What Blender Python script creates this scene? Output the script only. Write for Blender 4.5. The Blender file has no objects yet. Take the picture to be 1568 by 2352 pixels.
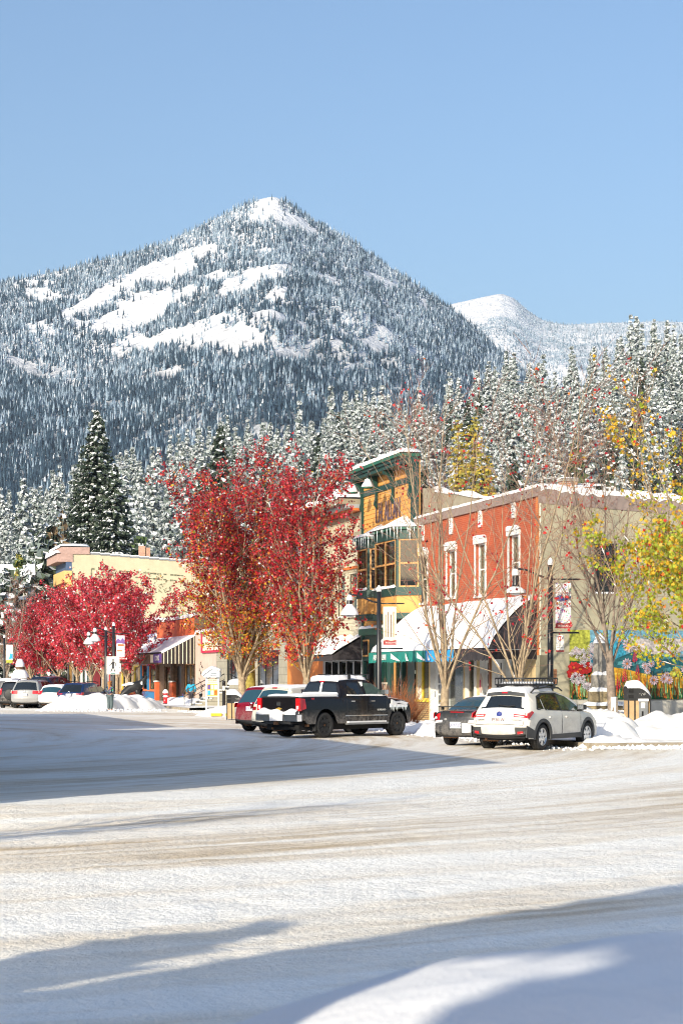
import bpy, math, random
import numpy as np
from mathutils import Vector, Matrix
rnd = random.Random(11)
nr = np.random.RandomState(5)
SC = bpy.context.scene
COL = SC.collection
# camera constants (photograph measured at 1568 x 2352): focal length in px, centre column, horizon row, eye height
FP, CXP, HYP, EYE = 4573.0, 784.0, 1550.0, 2.1
def X(px, Z): return (px - CXP) / FP * Z
def Zz(py, Z): return EYE + (HYP - py) * Z / FP
rad = math.radians
# ---------------------------------------------------------------- materials
MATS = {}
def newmat(name):
    m = bpy.data.materials.new(name); m.use_nodes = True
    nt = m.node_tree; nt.nodes.clear()
    out = nt.nodes.new('ShaderNodeOutputMaterial')
    b = nt.nodes.new('ShaderNodeBsdfPrincipled')
    nt.links.new(b.outputs[0], out.inputs[0])
    MATS[name] = m
    return m, nt, b, out
def N(nt, t, **kw):
    n = nt.nodes.new(t)
    for k, v in kw.items():
        if k in n.inputs.keys() if hasattr(n.inputs, 'keys') else False: n.inputs[k].default_value = v
        else: setattr(n, k, v)
    return n
def ramp(nt, src, pts):
    r = nt.nodes.new('ShaderNodeValToRGB'); nt.links.new(src, r.inputs[0])
    e = r.color_ramp.elements
    while len(e) > 1: e.remove(e[0])
    e[0].position = pts[0][0]; e[0].color = (*pts[0][1], 1)
    for p, c in pts[1:]:
        x = e.new(p); x.color = (*c, 1)
    return r
def noise(nt, scale, detail=4, vec=None, rough=.55, dist=0):
    n = nt.nodes.new('ShaderNodeTexNoise'); n.inputs['Scale'].default_value = scale
    n.inputs['Detail'].default_value = detail; n.inputs['Roughness'].default_value = rough
    n.inputs['Distortion'].default_value = dist
    if vec is not None: nt.links.new(vec, n.inputs['Vector'])
    return n
def objco(nt): return nt.nodes.new('ShaderNodeTexCoord').outputs['Object']
def addbump(nt, b, h, strength=.3, dist=.02):
    bp = nt.nodes.new('ShaderNodeBump'); bp.inputs['Strength'].default_value = strength
    bp.inputs['Distance'].default_value = dist
    nt.links.new(h, bp.inputs['Height']); nt.links.new(bp.outputs[0], b.inputs['Normal'])
    return bp
def mixc(nt, fac, c1, c2, mode='MIX'):
    m = nt.nodes.new('ShaderNodeMix'); m.data_type = 'RGBA'; m.blend_type = mode
    for s, v in ((0, fac), (6, c1), (7, c2)):
        if hasattr(v, 'is_linked') or hasattr(v, 'node'): nt.links.new(v, m.inputs[s])
        else: m.inputs[s].default_value = v if s == 0 else (*v, 1)
    return m.outputs[2]
def pm(name, col, rough=.7, metal=0., var=.12, scale=4., bump=.0, bs=30., coat=0., spec=None, emis=0., trans=0.):
    m, nt, b, out = newmat(name)
    b.inputs['Roughness'].default_value = rough; b.inputs['Metallic'].default_value = metal
    if coat: b.inputs['Coat Weight'].default_value = coat; b.inputs['Coat Roughness'].default_value = .04
    if spec is not None: b.inputs['Specular IOR Level'].default_value = spec
    if var > 0:
        n = noise(nt, scale, 5, objco(nt))
        c0 = tuple(max(0, c * (1 - var)) for c in col); c1 = tuple(min(1, c * (1 + var)) for c in col)
        r = ramp(nt, n.outputs[0], [(.32, c0), (.68, c1)])
        nt.links.new(r.outputs[0], b.inputs['Base Color'])
    else: b.inputs['Base Color'].default_value = (*col, 1)
    if bump > 0: addbump(nt, b, noise(nt, bs, 4, objco(nt)).outputs[0], bump, .02)
    if emis: b.inputs['Emission Color'].default_value = (*col, 1); b.inputs['Emission Strength'].default_value = emis
    if trans:
        t = nt.nodes.new('ShaderNodeBsdfTranslucent'); t.inputs[0].default_value = (*[min(1, c * 1.6) for c in col], 1)
        mx = nt.nodes.new('ShaderNodeMixShader'); mx.inputs[0].default_value = trans
        nt.links.new(b.outputs[0], mx.inputs[1]); nt.links.new(t.outputs[0], mx.inputs[2]); nt.links.new(mx.outputs[0], out.inputs[0])
    return m
def brickmat(name, c1, c2, mortar, bw=.22, bh=.075, ms=.012, wear=.15):
    m, nt, b, out = newmat(name)
    sx = nt.nodes.new('ShaderNodeSeparateXYZ'); nt.links.new(objco(nt), sx.inputs[0])
    ad = nt.nodes.new('ShaderNodeMath'); ad.operation = 'ADD'
    nt.links.new(sx.outputs[0], ad.inputs[0]); nt.links.new(sx.outputs[1], ad.inputs[1])
    cb = nt.nodes.new('ShaderNodeCombineXYZ'); nt.links.new(ad.outputs[0], cb.inputs[0]); nt.links.new(sx.outputs[2], cb.inputs[1])
    t = nt.nodes.new('ShaderNodeTexBrick'); nt.links.new(cb.outputs[0], t.inputs[0])
    t.inputs['Color1'].default_value = (*c1, 1); t.inputs['Color2'].default_value = (*c2, 1); t.inputs['Mortar'].default_value = (*mortar, 1)
    t.inputs['Scale'].default_value = 1; t.inputs['Mortar Size'].default_value = ms; t.inputs['Brick Width'].default_value = bw; t.inputs['Row Height'].default_value = bh
    n = noise(nt, 1.3, 6, objco(nt))
    r = ramp(nt, n.outputs[0], [(.3, (1 - wear,) * 3), (.7, (1, 1, 1))])
    o = mixc(nt, 1.0, t.outputs[0], r.outputs[0], 'MULTIPLY')
    nt.links.new(o, b.inputs['Base Color']); b.inputs['Roughness'].default_value = .85
    addbump(nt, b, t.outputs['Fac'], -.5, .01)
    return m
# ---------------------------------------------------------------- objects
def link(o, parent=None):
    COL.objects.link(o)
    if parent is not None: o.parent = parent
    return o
def tag(o, label=None, cat=None, group=None, kind=None):
    if label: o['label'] = label
    if cat: o['category'] = cat
    if group: o['group'] = group
    if kind: o['kind'] = kind
    return o
def thing(name, label, cat, loc=(0, 0, 0), rz=0., group=None):
    o = bpy.data.objects.new(name, None); o.empty_display_size = .3
    link(o); o.location = loc; o.rotation_euler = (0, 0, rz)
    return tag(o, label, cat, group)
def copy_tree(o, parent=None):
    c = o.copy(); COL.objects.link(c)
    if parent is not None: c.parent = parent
    for ch in list(o.children): copy_tree(ch, c)
    return c
class MB:
    def __init__(s, off=(0, 0, 0)): s.v = []; s.f = []; s.m = []; s.off = off; s.sm = []
    def poly(s, pts, m, smooth=False):
        i = len(s.v); s.v.extend([tuple(p) for p in pts]); s.f.append(tuple(range(i, i + len(pts)))); s.m.append(m); s.sm.append(smooth)
    def box(s, x0, x1, y0, y1, z0, z1, m, M=None):
        if x0 > x1: x0, x1 = x1, x0
        if y0 > y1: y0, y1 = y1, y0
        if z0 > z1: z0, z1 = z1, z0
        p = [(x0, y0, z0), (x1, y0, z0), (x1, y1, z0), (x0, y1, z0), (x0, y0, z1), (x1, y0, z1), (x1, y1, z1), (x0, y1, z1)]
        if M is not None: p = [tuple(M @ Vector(q)) for q in p]
        i = len(s.v); s.v.extend(p)
        for q in ((0, 3, 2, 1), (4, 5, 6, 7), (0, 1, 5, 4), (1, 2, 6, 5), (2, 3, 7, 6), (3, 0, 4, 7)):
            s.f.append(tuple(i + k for k in q)); s.m.append(m); s.sm.append(False)
    def tube(s, pts, r, m, n=8, cap=True, smooth=True):
        pts = [Vector(p) for p in pts]
        if not hasattr(r, '__len__'): r = [r] * len(pts)
        i0 = len(s.v); up = None
        for k, p in enumerate(pts):
            d = (pts[min(k + 1, len(pts) - 1)] - pts[max(k - 1, 0)])
            if d.length < 1e-9: d = Vector((0, 0, 1))
            d.normalize()
            if up is None: up = Vector((1, 0, 0)) if abs(d.x) < .8 else Vector((0, 1, 0))
            a = d.cross(up); a.normalize(); b = d.cross(a); up = a.cross(d) * 1.0; up.normalize()
            for j in range(n):
                t = 2 * math.pi * j / n
                s.v.append(tuple(p + (a * math.cos(t) + b * math.sin(t)) * r[k]))
        for k in range(len(pts) - 1):
            for j in range(n):
                a0 = i0 + k * n + j; a1 = i0 + k * n + (j + 1) % n
                s.f.append((a0, a1, a1 + n, a0 + n)); s.m.append(m); s.sm.append(smooth)
        if cap:
            s.f.append(tuple(range(i0 + n - 1, i0 - 1, -1))); s.m.append(m); s.sm.append(False)
            e = i0 + (len(pts) - 1) * n
            s.f.append(tuple(range(e, e + n))); s.m.append(m); s.sm.append(False)
    def lathe(s, prof, m, n=16, c=(0, 0, 0), axis='z', smooth=True):
        i0 = len(s.v)
        for (r, h) in prof:
            for j in range(n):
                t = 2 * math.pi * j / n; a, b = r * math.cos(t), r * math.sin(t)
                q = (a, b, h) if axis == 'z' else ((a, h, b) if axis == 'y' else (h, a, b))
                s.v.append((q[0] + c[0], q[1] + c[1], q[2] + c[2]))
        for k in range(len(prof) - 1):
            for j in range(n):
                a0 = i0 + k * n + j; a1 = i0 + k * n + (j + 1) % n
                s.f.append((a0, a1, a1 + n, a0 + n)); s.m.append(m); s.sm.append(smooth)
    def prism(s, pts, d0, d1, m, axis='y'):
        # pts 2-D outline; extruded along axis between d0 and d1
        def q(p, d): return (p[0], d, p[1]) if axis == 'y' else ((d, p[0], p[1]) if axis == 'x' else (p[0], p[1], d))
        n = len(pts); i = len(s.v)
        s.v.extend([q(p, d0) for p in pts] + [q(p, d1) for p in pts])
        s.f.append(tuple(range(i, i + n))); s.f.append(tuple(range(i + 2 * n - 1, i + n - 1, -1)))
        s.m += [m, m]; s.sm += [False, False]
        for k in range(n):
            k2 = (k + 1) % n
            s.f.append((i + k, i + n + k, i + n + k2, i + k2)); s.m.append(m); s.sm.append(False)
    def grid(s, fn, nu, nv, m, smooth=True):
        i0 = len(s.v)
        for a in range(nu + 1):
            for b in range(nv + 1): s.v.append(tuple(fn(a / nu, b / nv)))
        for a in range(nu):
            for b in range(nv):
                k = i0 + a * (nv + 1) + b
                s.f.append((k, k + 1, k + nv + 2, k + nv + 1)); s.m.append(m); s.sm.append(smooth)
    def build(s, name, parent=None, loc=None, rz=None, recalc=False):
        me = bpy.data.meshes.new(name)
        ox, oy, oz = s.off
        me.from_pydata([(a - ox, b - oy, c - oz) for a, b, c in s.v], [], s.f)
        keys = []
        for k in s.m:
            if k not in keys: keys.append(k)
        for k in keys: me.materials.append(MATS[k])
        ix = {k: i for i, k in enumerate(keys)}
        me.polygons.foreach_set('material_index', [ix[k] for k in s.m])
        me.polygons.foreach_set('use_smooth', s.sm)
        me.update()
        if recalc:
            import bmesh
            bm = bmesh.new(); bm.from_mesh(me); bmesh.ops.remove_doubles(bm, verts=bm.verts, dist=1e-4)
            bmesh.ops.recalc_face_normals(bm, faces=bm.faces); bm.to_mesh(me); bm.free()
        o = bpy.data.objects.new(name, me); link(o, parent)
        if loc is not None: o.location = loc
        if rz is not None: o.rotation_euler = (0, 0, rz)
        return o
def mesh_np(name, V, groups, mats, smooth=False):
    """V (n,3); groups: list of (index array (k,m), material indices (k,))"""
    me = bpy.data.meshes.new(name)
    me.vertices.add(len(V)); me.vertices.foreach_set('co', np.asarray(V, dtype=np.float32).ravel())
    loops = np.concatenate([g[0].ravel() for g in groups]).astype(np.int32)
    tot = np.concatenate([np.full(len(g[0]), g[0].shape[1]) for g in groups]).astype(np.int32)
    st = np.concatenate([[0], np.cumsum(tot)[:-1]]).astype(np.int32)
    mi = np.concatenate([g[1] for g in groups]).astype(np.int32)
    me.loops.add(len(loops)); me.loops.foreach_set('vertex_index', loops)
    me.polygons.add(len(tot)); me.polygons.foreach_set('loop_start', st); me.polygons.foreach_set('loop_total', tot)
    me.polygons.foreach_set('material_index', mi)
    if smooth: me.polygons.foreach_set('use_smooth', np.ones(len(tot), dtype=bool))
    for m in mats: me.materials.append(MATS[m])
    me.update(calc_edges=True); me.validate()
    return me
def textpart(txt, size, m, parent, M, name='lettering', ext=.006, sx=1.0):
    cu = bpy.data.curves.new('t', 'FONT'); cu.body = txt; cu.size = size; cu.extrude = ext; cu.align_x = 'CENTER'; cu.align_y = 'CENTER'; cu.resolution_u = 2
    t = bpy.data.objects.new('t', cu); COL.objects.link(t)
    bpy.context.view_layer.update()
    me = bpy.data.meshes.new_from_object(t.evaluated_get(bpy.context.evaluated_depsgraph_get()))
    bpy.data.objects.remove(t); bpy.data.curves.remove(cu)
    me.transform(M @ Matrix.Diagonal((sx, 1, 1, 1)))
    me.materials.clear(); me.materials.append(MATS[m])
    o = bpy.data.objects.new(name, me); link(o, parent)
    return o
# text standing upright, reading along +x, facing -y
def TM(x, y, z, rz=0.): return Matrix.Translation((x, y, z)) @ Matrix.Rotation(rz, 4, 'Z') @ Matrix.Rotation(math.pi / 2, 4, 'X')
def vnoise(x, y, seed=0):
    """smooth value noise, vectorised"""
    x = np.asarray(x, float); y = np.asarray(y, float)
    xi = np.floor(x).astype(np.int64); yi = np.floor(y).astype(np.int64)
    xf = x - xi; yf = y - yi
    def h(a, b):
        n = (a * 374761393 + b * 668265263 + seed * 1442695041) & 0xffffffff
        n = ((n ^ (n >> 13)) * 1274126177) & 0xffffffff
        return ((n ^ (n >> 16)) & 0xffff) / 65535.0
    u = xf * xf * (3 - 2 * xf); v = yf * yf * (3 - 2 * yf)
    return (h(xi, yi) * (1 - u) + h(xi + 1, yi) * u) * (1 - v) + (h(xi, yi + 1) * (1 - u) + h(xi + 1, yi + 1) * u) * v
def fbm(x, y, oct=4, seed=0):
    s = 0; a = .5; t = 0
    for k in range(oct):
        s = s + a * vnoise(x * 2 ** k, y * 2 ** k, seed + k * 17); t += a; a *= .5
    return s / t
# ---------------------------------------------------------------- palette
def snowmat(name, base, b1=.35, fine=60.):
    m, nt, b, out = newmat(name)
    n = noise(nt, 2.2, 6, objco(nt))
    r = ramp(nt, n.outputs[0], [(.3, tuple(c * .93 for c in base)), (.65, base)])
    nt.links.new(r.outputs[0], b.inputs['Base Color'])
    b.inputs['Roughness'].default_value = .75; b.inputs['Specular IOR Level'].default_value = .25
    n2 = noise(nt, fine, 3, objco(nt)); n3 = noise(nt, 9., 4, objco(nt))
    ad = nt.nodes.new('ShaderNodeMath'); ad.operation = 'MULTIPLY_ADD'
    nt.links.new(n3.outputs[0], ad.inputs[0]); ad.inputs[1].default_value = 2.5; nt.links.new(n2.outputs[0], ad.inputs[2])
    addbump(nt, b, ad.outputs[0], b1, .015)
    return m
snowmat('snow', (.88, .88, .89))
snowmat('roof_snow', (.9, .9, .91), .25, 25.)
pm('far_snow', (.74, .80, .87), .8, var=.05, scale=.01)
pm('needle_dark', (.022, .04, .028), .8, var=.3, scale=.5)
pm('needle', (.05, .072, .045), .8, var=.3, scale=.5)
pm('needle_green', (.06, .10, .03), .8, var=.3, scale=.6)
pm('needle_olive', (.22, .2, .035), .8, var=.3, scale=.6)
pm('needle_brown', (.16, .11, .06), .8, var=.3, scale=.6)
pm('needle_frost', (.38, .42, .42), .8, var=.25, scale=.5)
pm('needle_mid', (.15, .19, .18), .8, var=.3, scale=.5)
pm('tree_snow', (.70, .72, .74), .8, var=.05)
pm('bark_dark', (.09, .065, .05), .9, var=.3, bump=.4)
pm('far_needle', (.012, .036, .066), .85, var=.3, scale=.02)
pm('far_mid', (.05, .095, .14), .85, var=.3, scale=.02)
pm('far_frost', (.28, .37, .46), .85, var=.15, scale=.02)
pm('bark', (.34, .26, .17), .85, var=.35, scale=7., bump=.6, bs=18.)
pm('bark_grey', (.25, .2, .16), .85, var=.35, scale=7., bump=.6, bs=18.)
pm('twig', (.24, .17, .11), .8, var=.25)
pm('twig_red', (.30, .15, .11), .8, var=.25)
pm('leaf_crimson', (.33, .006, .022), .55, var=.3, scale=3., trans=.22)
pm('leaf_maroon', (.11, .008, .015), .6, var=.3, scale=3., trans=.2)
pm('leaf_red', (.52, .022, .02), .55, var=.25, scale=3., trans=.22)
pm('leaf_pink', (.62, .06, .10), .55, var=.25, scale=3., trans=.22)
pm('leaf_orange', (.52, .14, .015), .55, var=.25, scale=3., trans=.22)
pm('leaf_yellow', (.58, .36, .02), .55, var=.25, scale=3., trans=.22)
pm('leaf_lime', (.30, .36, .03), .55, var=.25, scale=3., trans=.22)
pm('black_metal', (.016, .017, .02), .35, var=.2)
pm('black_plastic', (.02, .021, .023), .6, var=.2)
pm('rubber', (.022, .022, .023), .85, var=.25, scale=20., bump=.5, bs=60.)
pm('chrome', (.75, .75, .77), .15, 1., var=.05)
pm('alloy', (.62, .63, .65), .3, .8, var=.08)
pm('steel_grey', (.30, .31, .32), .45, .5, var=.15)
pm('glass_dark', (.012, .016, .02), .04, spec=.8, var=0)
pm('glass_blue', (.02, .06, .085), .05, spec=.8, var=0)
pm('glass_green', (.06, .09, .06), .06, spec=.7, var=.5, scale=2.5)
pm('white_paint', (.78, .78, .76), .6, var=.06)
pm('lamp_red', (.55, .01, .015), .18, var=.1, coat=.6)
pm('lamp_clear', (.7, .7, .72), .12, var=.05, coat=.6)
pm('dark_recess', (.01, .01, .011), .9, var=0)
pm('rust', (.18, .09, .045), .9, var=.4, scale=20.)
pm('needle_gold', (.36, .26, .03), .8, var=.35, scale=.8)
pm('bark_moss', (.30, .24, .05), .9, var=.5, scale=5., bump=.6, bs=15.)
# ================================================================ conifers
def quads(C, U, V):
    n = len(C); P = np.empty((n, 4, 3)); P[:, 0] = C - U - V; P[:, 1] = C + U - V * .6; P[:, 2] = C + U * .7 + V; P[:, 3] = C - U * .8 + V * .9
    return P.reshape(-1, 3), np.arange(4 * n).reshape(n, 4)
def conifer_mesh(seed, H, Rr, levels=30, per=9, clumps=5, snow=.5, lean=.0, mats=('bark_dark', 'needle', 'needle_dark', 'tree_snow'), base=.06, split=False, shape=.9, qs=1.):
    r = np.random.RandomState(seed)
    C = []; D = []; T = []
    for k in range(levels):
        f = base + (1 - base) * (k + r.rand() * .6) / levels
        L = Rr * (1 - f) ** shape * (.9 + .2 * r.rand()) + .12
        n = max(4, int(per * (.5 + .7 * (1 - f))))
        a0 = r.rand() * 7; zj = (r.rand(n) - .5) * H / levels * 1.6
        for j in range(n):
            a = a0 + 2 * np.pi * j / n + r.rand() * .5
            l = L * (.62 + .5 * r.rand())
            d = np.array([np.cos(a), np.sin(a), 0])
            m = max(2, int(clumps * (.35 + .65 * l / Rr)))
            t = (np.arange(m) + .5 + r.rand(m) * .5) / m
            z = f * H + zj[j] - .28 * l * t ** 1.0 + .16 * l * t ** 2 + r.randn(m) * .05
            c = d[None] * (l * t)[:, None]; c[:, 2] = z
            c[:, :2] += r.randn(m, 2) * .10 * l * .4
            C.append(c); D.append(np.repeat(d[None], m, 0)); T.append(t)
    C = np.concatenate(C); D = np.concatenate(D); T = np.concatenate(T)
    n = len(C); side = np.stack([-D[:, 1], D[:, 0], np.zeros(n)], 1)
    sz = qs * (.30 + .22 * r.rand(n))[:, None] * Rr / 3.2 * (30 / levels) ** .3
    Vs = []; Fs = []; Ms = []; off = 0
    def add(c, u, v, m):
        nonlocal off
        p, f = quads(c, u, v); Vs.append(p); Fs.append(f + off); off += len(p); Ms.append(m)
    jit = lambda s: r.randn(n, 3) * s
    # hanging needle sprays (two per clump) and snow pads above them
    dn = np.array([0, 0, -1.])
    add(C + jit(.06), side * sz * 1.0 + jit(.12) * sz, dn * sz * .75 + D * sz * .35 + jit(.15) * sz, np.where(r.rand(n) < .55, 1, 2))
    add(C + jit(.08) - np.array([0, 0, .1]), D * sz * 1.1 + side * sz * .4 + jit(.2) * sz, dn * sz * .7 + jit(.2) * sz, np.where(r.rand(n) < .4, 1, 2))
    k = r.rand(n) < snow
    up = C + np.array([0, 0, .10]) + D * .03 + jit(.05)
    lg = (r.rand(n) < .5)[:, None]
    u2 = np.where(lg, D * sz * 1.25 + dn * sz * .62, side * sz * .85) + jit(.12) * sz; v2 = np.where(lg, side * sz * .42, D * sz * .75 + dn * sz * .42) + jit(.12) * sz
    add(up[k], u2[k], v2[k], np.full(k.sum(), 3))
    k = r.rand(n) < snow * .8
    u3 = side * sz * .6 + D * sz * .3 + jit(.25) * sz; v3 = dn * sz * .5 + D * sz * .4 + jit(.25) * sz
    up2 = up + D * sz * .35
    add(up2[k], u3[k], v3[k], np.full(k.sum(), 3))
    # trunk
    m = 6; a = np.arange(m) * 2 * np.pi / m; tr = H * .012 + .03
    ring = lambda rr, z: np.stack([np.cos(a) * rr, np.sin(a) * rr, np.full(m, z)], 1)
    tv = np.concatenate([ring(tr, -1.), ring(.02, H * 1.0)]); tf = np.array([[j, (j + 1) % m, m + (j + 1) % m, m + j] for j in range(m)]) 
    V = np.concatenate(Vs); F = np.concatenate(Fs); M = np.concatenate(Ms)
    if split: return (V, F, M), (tv, tf)
    F = np.concatenate([F, tf + len(V)]); M = np.concatenate([M, np.zeros(len(tf), int)]); V = np.concatenate([V, tv])
    return V, F, M
CM = ('bark_dark', 'needle', 'needle_dark', 'tree_snow')
def conifer_thing(name, seed, H, Rr, loc, label, cat='conifer', mats=CM, group=None, **kw):
    (V, F, M), (tv, tf) = conifer_mesh(seed, H, Rr, split=True, **kw)
    root = thing(name, label, cat, loc, rnd.random() * 6, group)
    link(bpy.data.objects.new('crown', mesh_np('crown', V, [(F, M)], mats)), root)
    link(bpy.data.objects.new('trunk', mesh_np('trunk', tv, [(tf, np.zeros(len(tf), int))], [mats[0]])), root)
    return root
# ---------------------------------------------------------------- near hill and its snowy forest
HPX = [-900, -300, 0, 100, 150, 320, 400, 500, 600, 650, 750, 830, 900, 1000, 1130, 1200, 1290, 1400, 1480, 1568, 1800, 2500]
HPY = [1190, 1165, 1140, 1095, 1085, 1045, 1015, 985, 975, 955, 920, 905, 885, 880, 840, 822, 812, 800, 750, 728, 700, 640]
def hill_z(px, r):
    top = np.interp(px, HPX, HPY)
    zr = EYE + (HYP - top) * 900 / FP - 26 - 6 * np.sin(np.asarray(px) * .021) 
    u = np.clip((r - 300) / 600., 0, 1.25)
    return -.5 + zr * u ** 1.05 + 3 * (fbm(np.asarray(px) * .01, r * .02, 3, 4) - .5) * np.clip(u * 4, 0, 1)
def polar_sheet(name, pxs, rs, zf, mats, kind='structure'):
    PX, RS = np.meshgrid(pxs, rs, indexing='ij')
    Zv = zf(PX, RS); V = np.stack([(PX - CXP) / FP * RS, RS, Zv], -1).reshape(-1, 3)
    a, b = PX.shape; i = (np.arange(a - 1)[:, None] * b + np.arange(b - 1)[None]).ravel()
    F = np.stack([i, i + b, i + b + 1, i + 1], 1)
    o = bpy.data.objects.new(name, mesh_np(name, V, [(F, np.zeros(len(F), int))], mats, True))
    link(o); o['kind'] = kind
    return o
pm('hill_snow', (.62, .64, .66), .85, var=.25, scale=.15)
polar_sheet('hill', np.linspace(-1300, 2700, 120), np.linspace(296, 1050, 60), hill_z, ['hill_snow'])
VARS = []
for k, (sn, hh, rr) in enumerate([(.95, 24, 4.3), (.85, 26, 4.2), (.62, 22, 4.2), (.98, 20, 4.0), (.75, 25, 3.8), (.35, 21, 3.9)]):
    V, F, M = conifer_mesh(40 + k, hh, rr, levels=28, per=10, clumps=5, snow=sn, shape=.9, qs=.72)
    VARS.append(mesh_np('conifer', V, [(F, M)], ('bark_dark', 'needle_frost' if sn > .7 else 'needle', 'needle_mid' if sn > .7 else 'needle_dark', 'tree_snow')))
LOW = [conifer_mesh(60 + k, hh, rr, levels=18, per=8, clumps=3, snow=sn, shape=.9, qs=.95) for k, (sn, hh, rr) in enumerate([(.9, 24, 4.3), (.8, 26, 4.2), (.6, 22, 4.2), (.95, 20, 4.0)])]
spots = []
rr_ = np.random.RandomState(3)
r = 345.
while r < 930:
    px = -60 + rr_.rand() * 40
    while px < 1640:
        q = r + rr_.randn() * 9
        spots.append((px + rr_.randn() * 6, q)); px += (7.0 + 3.6 * rr_.rand()) * FP / r
    r += 19 + r * .018
spots.sort(key=lambda s: s[1])
vis = [s for s in spots if not (s[1] < 420 and 380 < s[0] < 1568)]
LAB = ['tall conifer coated white with snow on the wooded hillside behind the town',
       'dark green conifer dusted with snow among whiter trees on the hillside']
for k, (px, q) in enumerate(vis[:285]):
    v = int(rr_.choice([0, 0, 1, 1, 3, 3, 4, 2, 5], 1)[0])
    o = bpy.data.objects.new('snowy_conifer', VARS[v]); link(o)
    s = .85 + .5 * rr_.rand()
    o.location = (X(px, q), q, float(hill_z(px, q)) - .3); o.rotation_euler = (0, 0, rr_.rand() * 6.28); o.scale = (s * (.9 + .25 * rr_.rand()), s, s)
    dk = v in (2, 5)
    tag(o, LAB[1 if dk else 0], 'conifer', 'dusted dark conifers on the hillside' if dk else 'snow covered conifers on the hillside')
Vs = []; Fs = []; Ms = []; off = 0
for (px, q) in vis[285:]:
    V, F, M = LOW[rr_.randint(4)]
    a = rr_.rand() * 6.28; s = .8 + .5 * rr_.rand(); ca, sa = math.cos(a) * s, math.sin(a) * s
    W = np.stack([V[:, 0] * ca - V[:, 1] * sa + X(px, q), V[:, 0] * sa + V[:, 1] * ca + q, V[:, 2] * s * (.9 + .2 * rr_.rand()) + float(hill_z(px, q)) - .3], 1)
    Vs.append(W); Fs.append(F + off); Ms.append(M); off += len(W)
o = bpy.data.objects.new('hillside_forest', mesh_np('hillside_forest', np.concatenate(Vs), [(np.concatenate(Fs), np.concatenate(Ms))], ('bark_dark', 'needle_frost', 'needle_mid', 'tree_snow'))); link(o)
tag(o, 'distant upper wood of snow laden conifers along the hill crest', 'forest', kind='stuff')
# ---------------------------------------------------------------- mountains
m, nt, b, out = newmat('mountain_ground')
n1 = noise(nt, .012, 8, objco(nt), .6); n2 = noise(nt, .05, 6, objco(nt), .65)
g = nt.nodes.new('ShaderNodeNewGeometry'); sx = nt.nodes.new('ShaderNodeSeparateXYZ'); nt.links.new(g.outputs['True Normal'], sx.inputs[0])
sc_ = ramp(nt, n1.outputs[0], [(.25, (.55, .57, .62)), (.5, (.84, .85, .88))])
st = ramp(nt, sx.outputs[2], [(.50, (.09, .085, .09)), (.62, (1, 1, 1))])
rk = ramp(nt, n2.outputs[0], [(.36, (.25, .25, .28)), (.43, (1, 1, 1))])
sz_ = nt.nodes.new('ShaderNodeSeparateXYZ'); nt.links.new(objco(nt), sz_.inputs[0])
ma = nt.nodes.new('ShaderNodeMapRange'); nt.links.new(sz_.outputs[2], ma.inputs[0]); ma.inputs[1].default_value = 640.; ma.inputs[2].default_value = 330.
nb = noise(nt, .018, 6, objco(nt), .6); nbr = ramp(nt, nb.outputs[0], [(.36, (.25, .25, .25)), (.52, (1, 1, 1))])
bf = nt.nodes.new('ShaderNodeMath'); bf.operation = 'MULTIPLY'; nt.links.new(ma.outputs[0], bf.inputs[0]); nt.links.new(nbr.outputs[0], bf.inputs[1])
bf2 = nt.nodes.new('ShaderNodeMath'); bf2.operation = 'MULTIPLY'; nt.links.new(bf.outputs[0], bf2.inputs[0]); bf2.inputs[1].default_value = .93
brush = mixc(nt, bf2.outputs[0], sc_.outputs[0], (.06, .08, .11))
c_ = mixc(nt, 1.0, brush, st.outputs[0], 'MULTIPLY'); c_ = mixc(nt, .6, c_, rk.outputs[0], 'MULTIPLY')
nt.links.new(c_, b.inputs['Base Color']); b.inputs['Roughness'].default_value = .85
bp = addbump(nt, b, n1.outputs[0], .9, 25.)
M1X = [-900, -300, 0, 100, 200, 300, 380, 480, 560, 600, 630, 660, 720, 800, 880, 960, 1040, 1100, 1160, 1240, 1400, 1600, 2000]
M1Y = [700, 660, 645, 627, 605, 580, 558, 512, 474, 458, 452, 466, 508, 550, 605, 655, 708, 758, 812, 880, 960, 1040, 1150]
M2X = [600, 900, 1000, 1040, 1100, 1150, 1180, 1215, 1250, 1300, 1400, 1500, 1568, 1800, 2300]
M2Y = [800, 735, 715, 698, 684, 673, 684, 715, 738, 745, 739, 737, 740, 725, 700]
def mtn(pxs, ys, y0, r0, r1, p, amp):
    def rz(px, r):
        u = np.clip((r - r0) / (r1 - r0), 0, 1)
        yr = np.interp(px, pxs, ys)
        yy = y0 + (yr - y0) * u ** p
        z = EYE + (HYP - yy) * r / FP
        wx = (px - CXP) / FP * r
        e = np.clip(u * 3, 0, 1) * np.clip((1 - u) * 3, .12, 1)
        z = z + amp * e * (fbm(wx / 420., r / 500., 5, 9) - .5) * 1.6 + amp * .30 * e * (fbm(wx / 70., r / 90., 4, 2) - .5)
        return z - np.clip((r - r1), 0, None) * .45
    return rz
mz1 = mtn(M1X, M1Y, 1330, 1700, 4300, .92, 110); mz2 = mtn(M2X, M2Y, 980, 6000, 9500, .9, 90)
o = polar_sheet('mountain', np.linspace(-1100, 2200, 330), np.concatenate([np.linspace(1100, 1680, 6), np.linspace(1700, 4300, 150), np.linspace(4330, 5200, 14)]), mz1, ['mountain_ground'])
o = polar_sheet('mountain', np.linspace(400, 2400, 160), np.concatenate([np.linspace(6000, 9500, 80), np.linspace(9550, 10600, 8)]), mz2, ['mountain_ground'])
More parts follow.
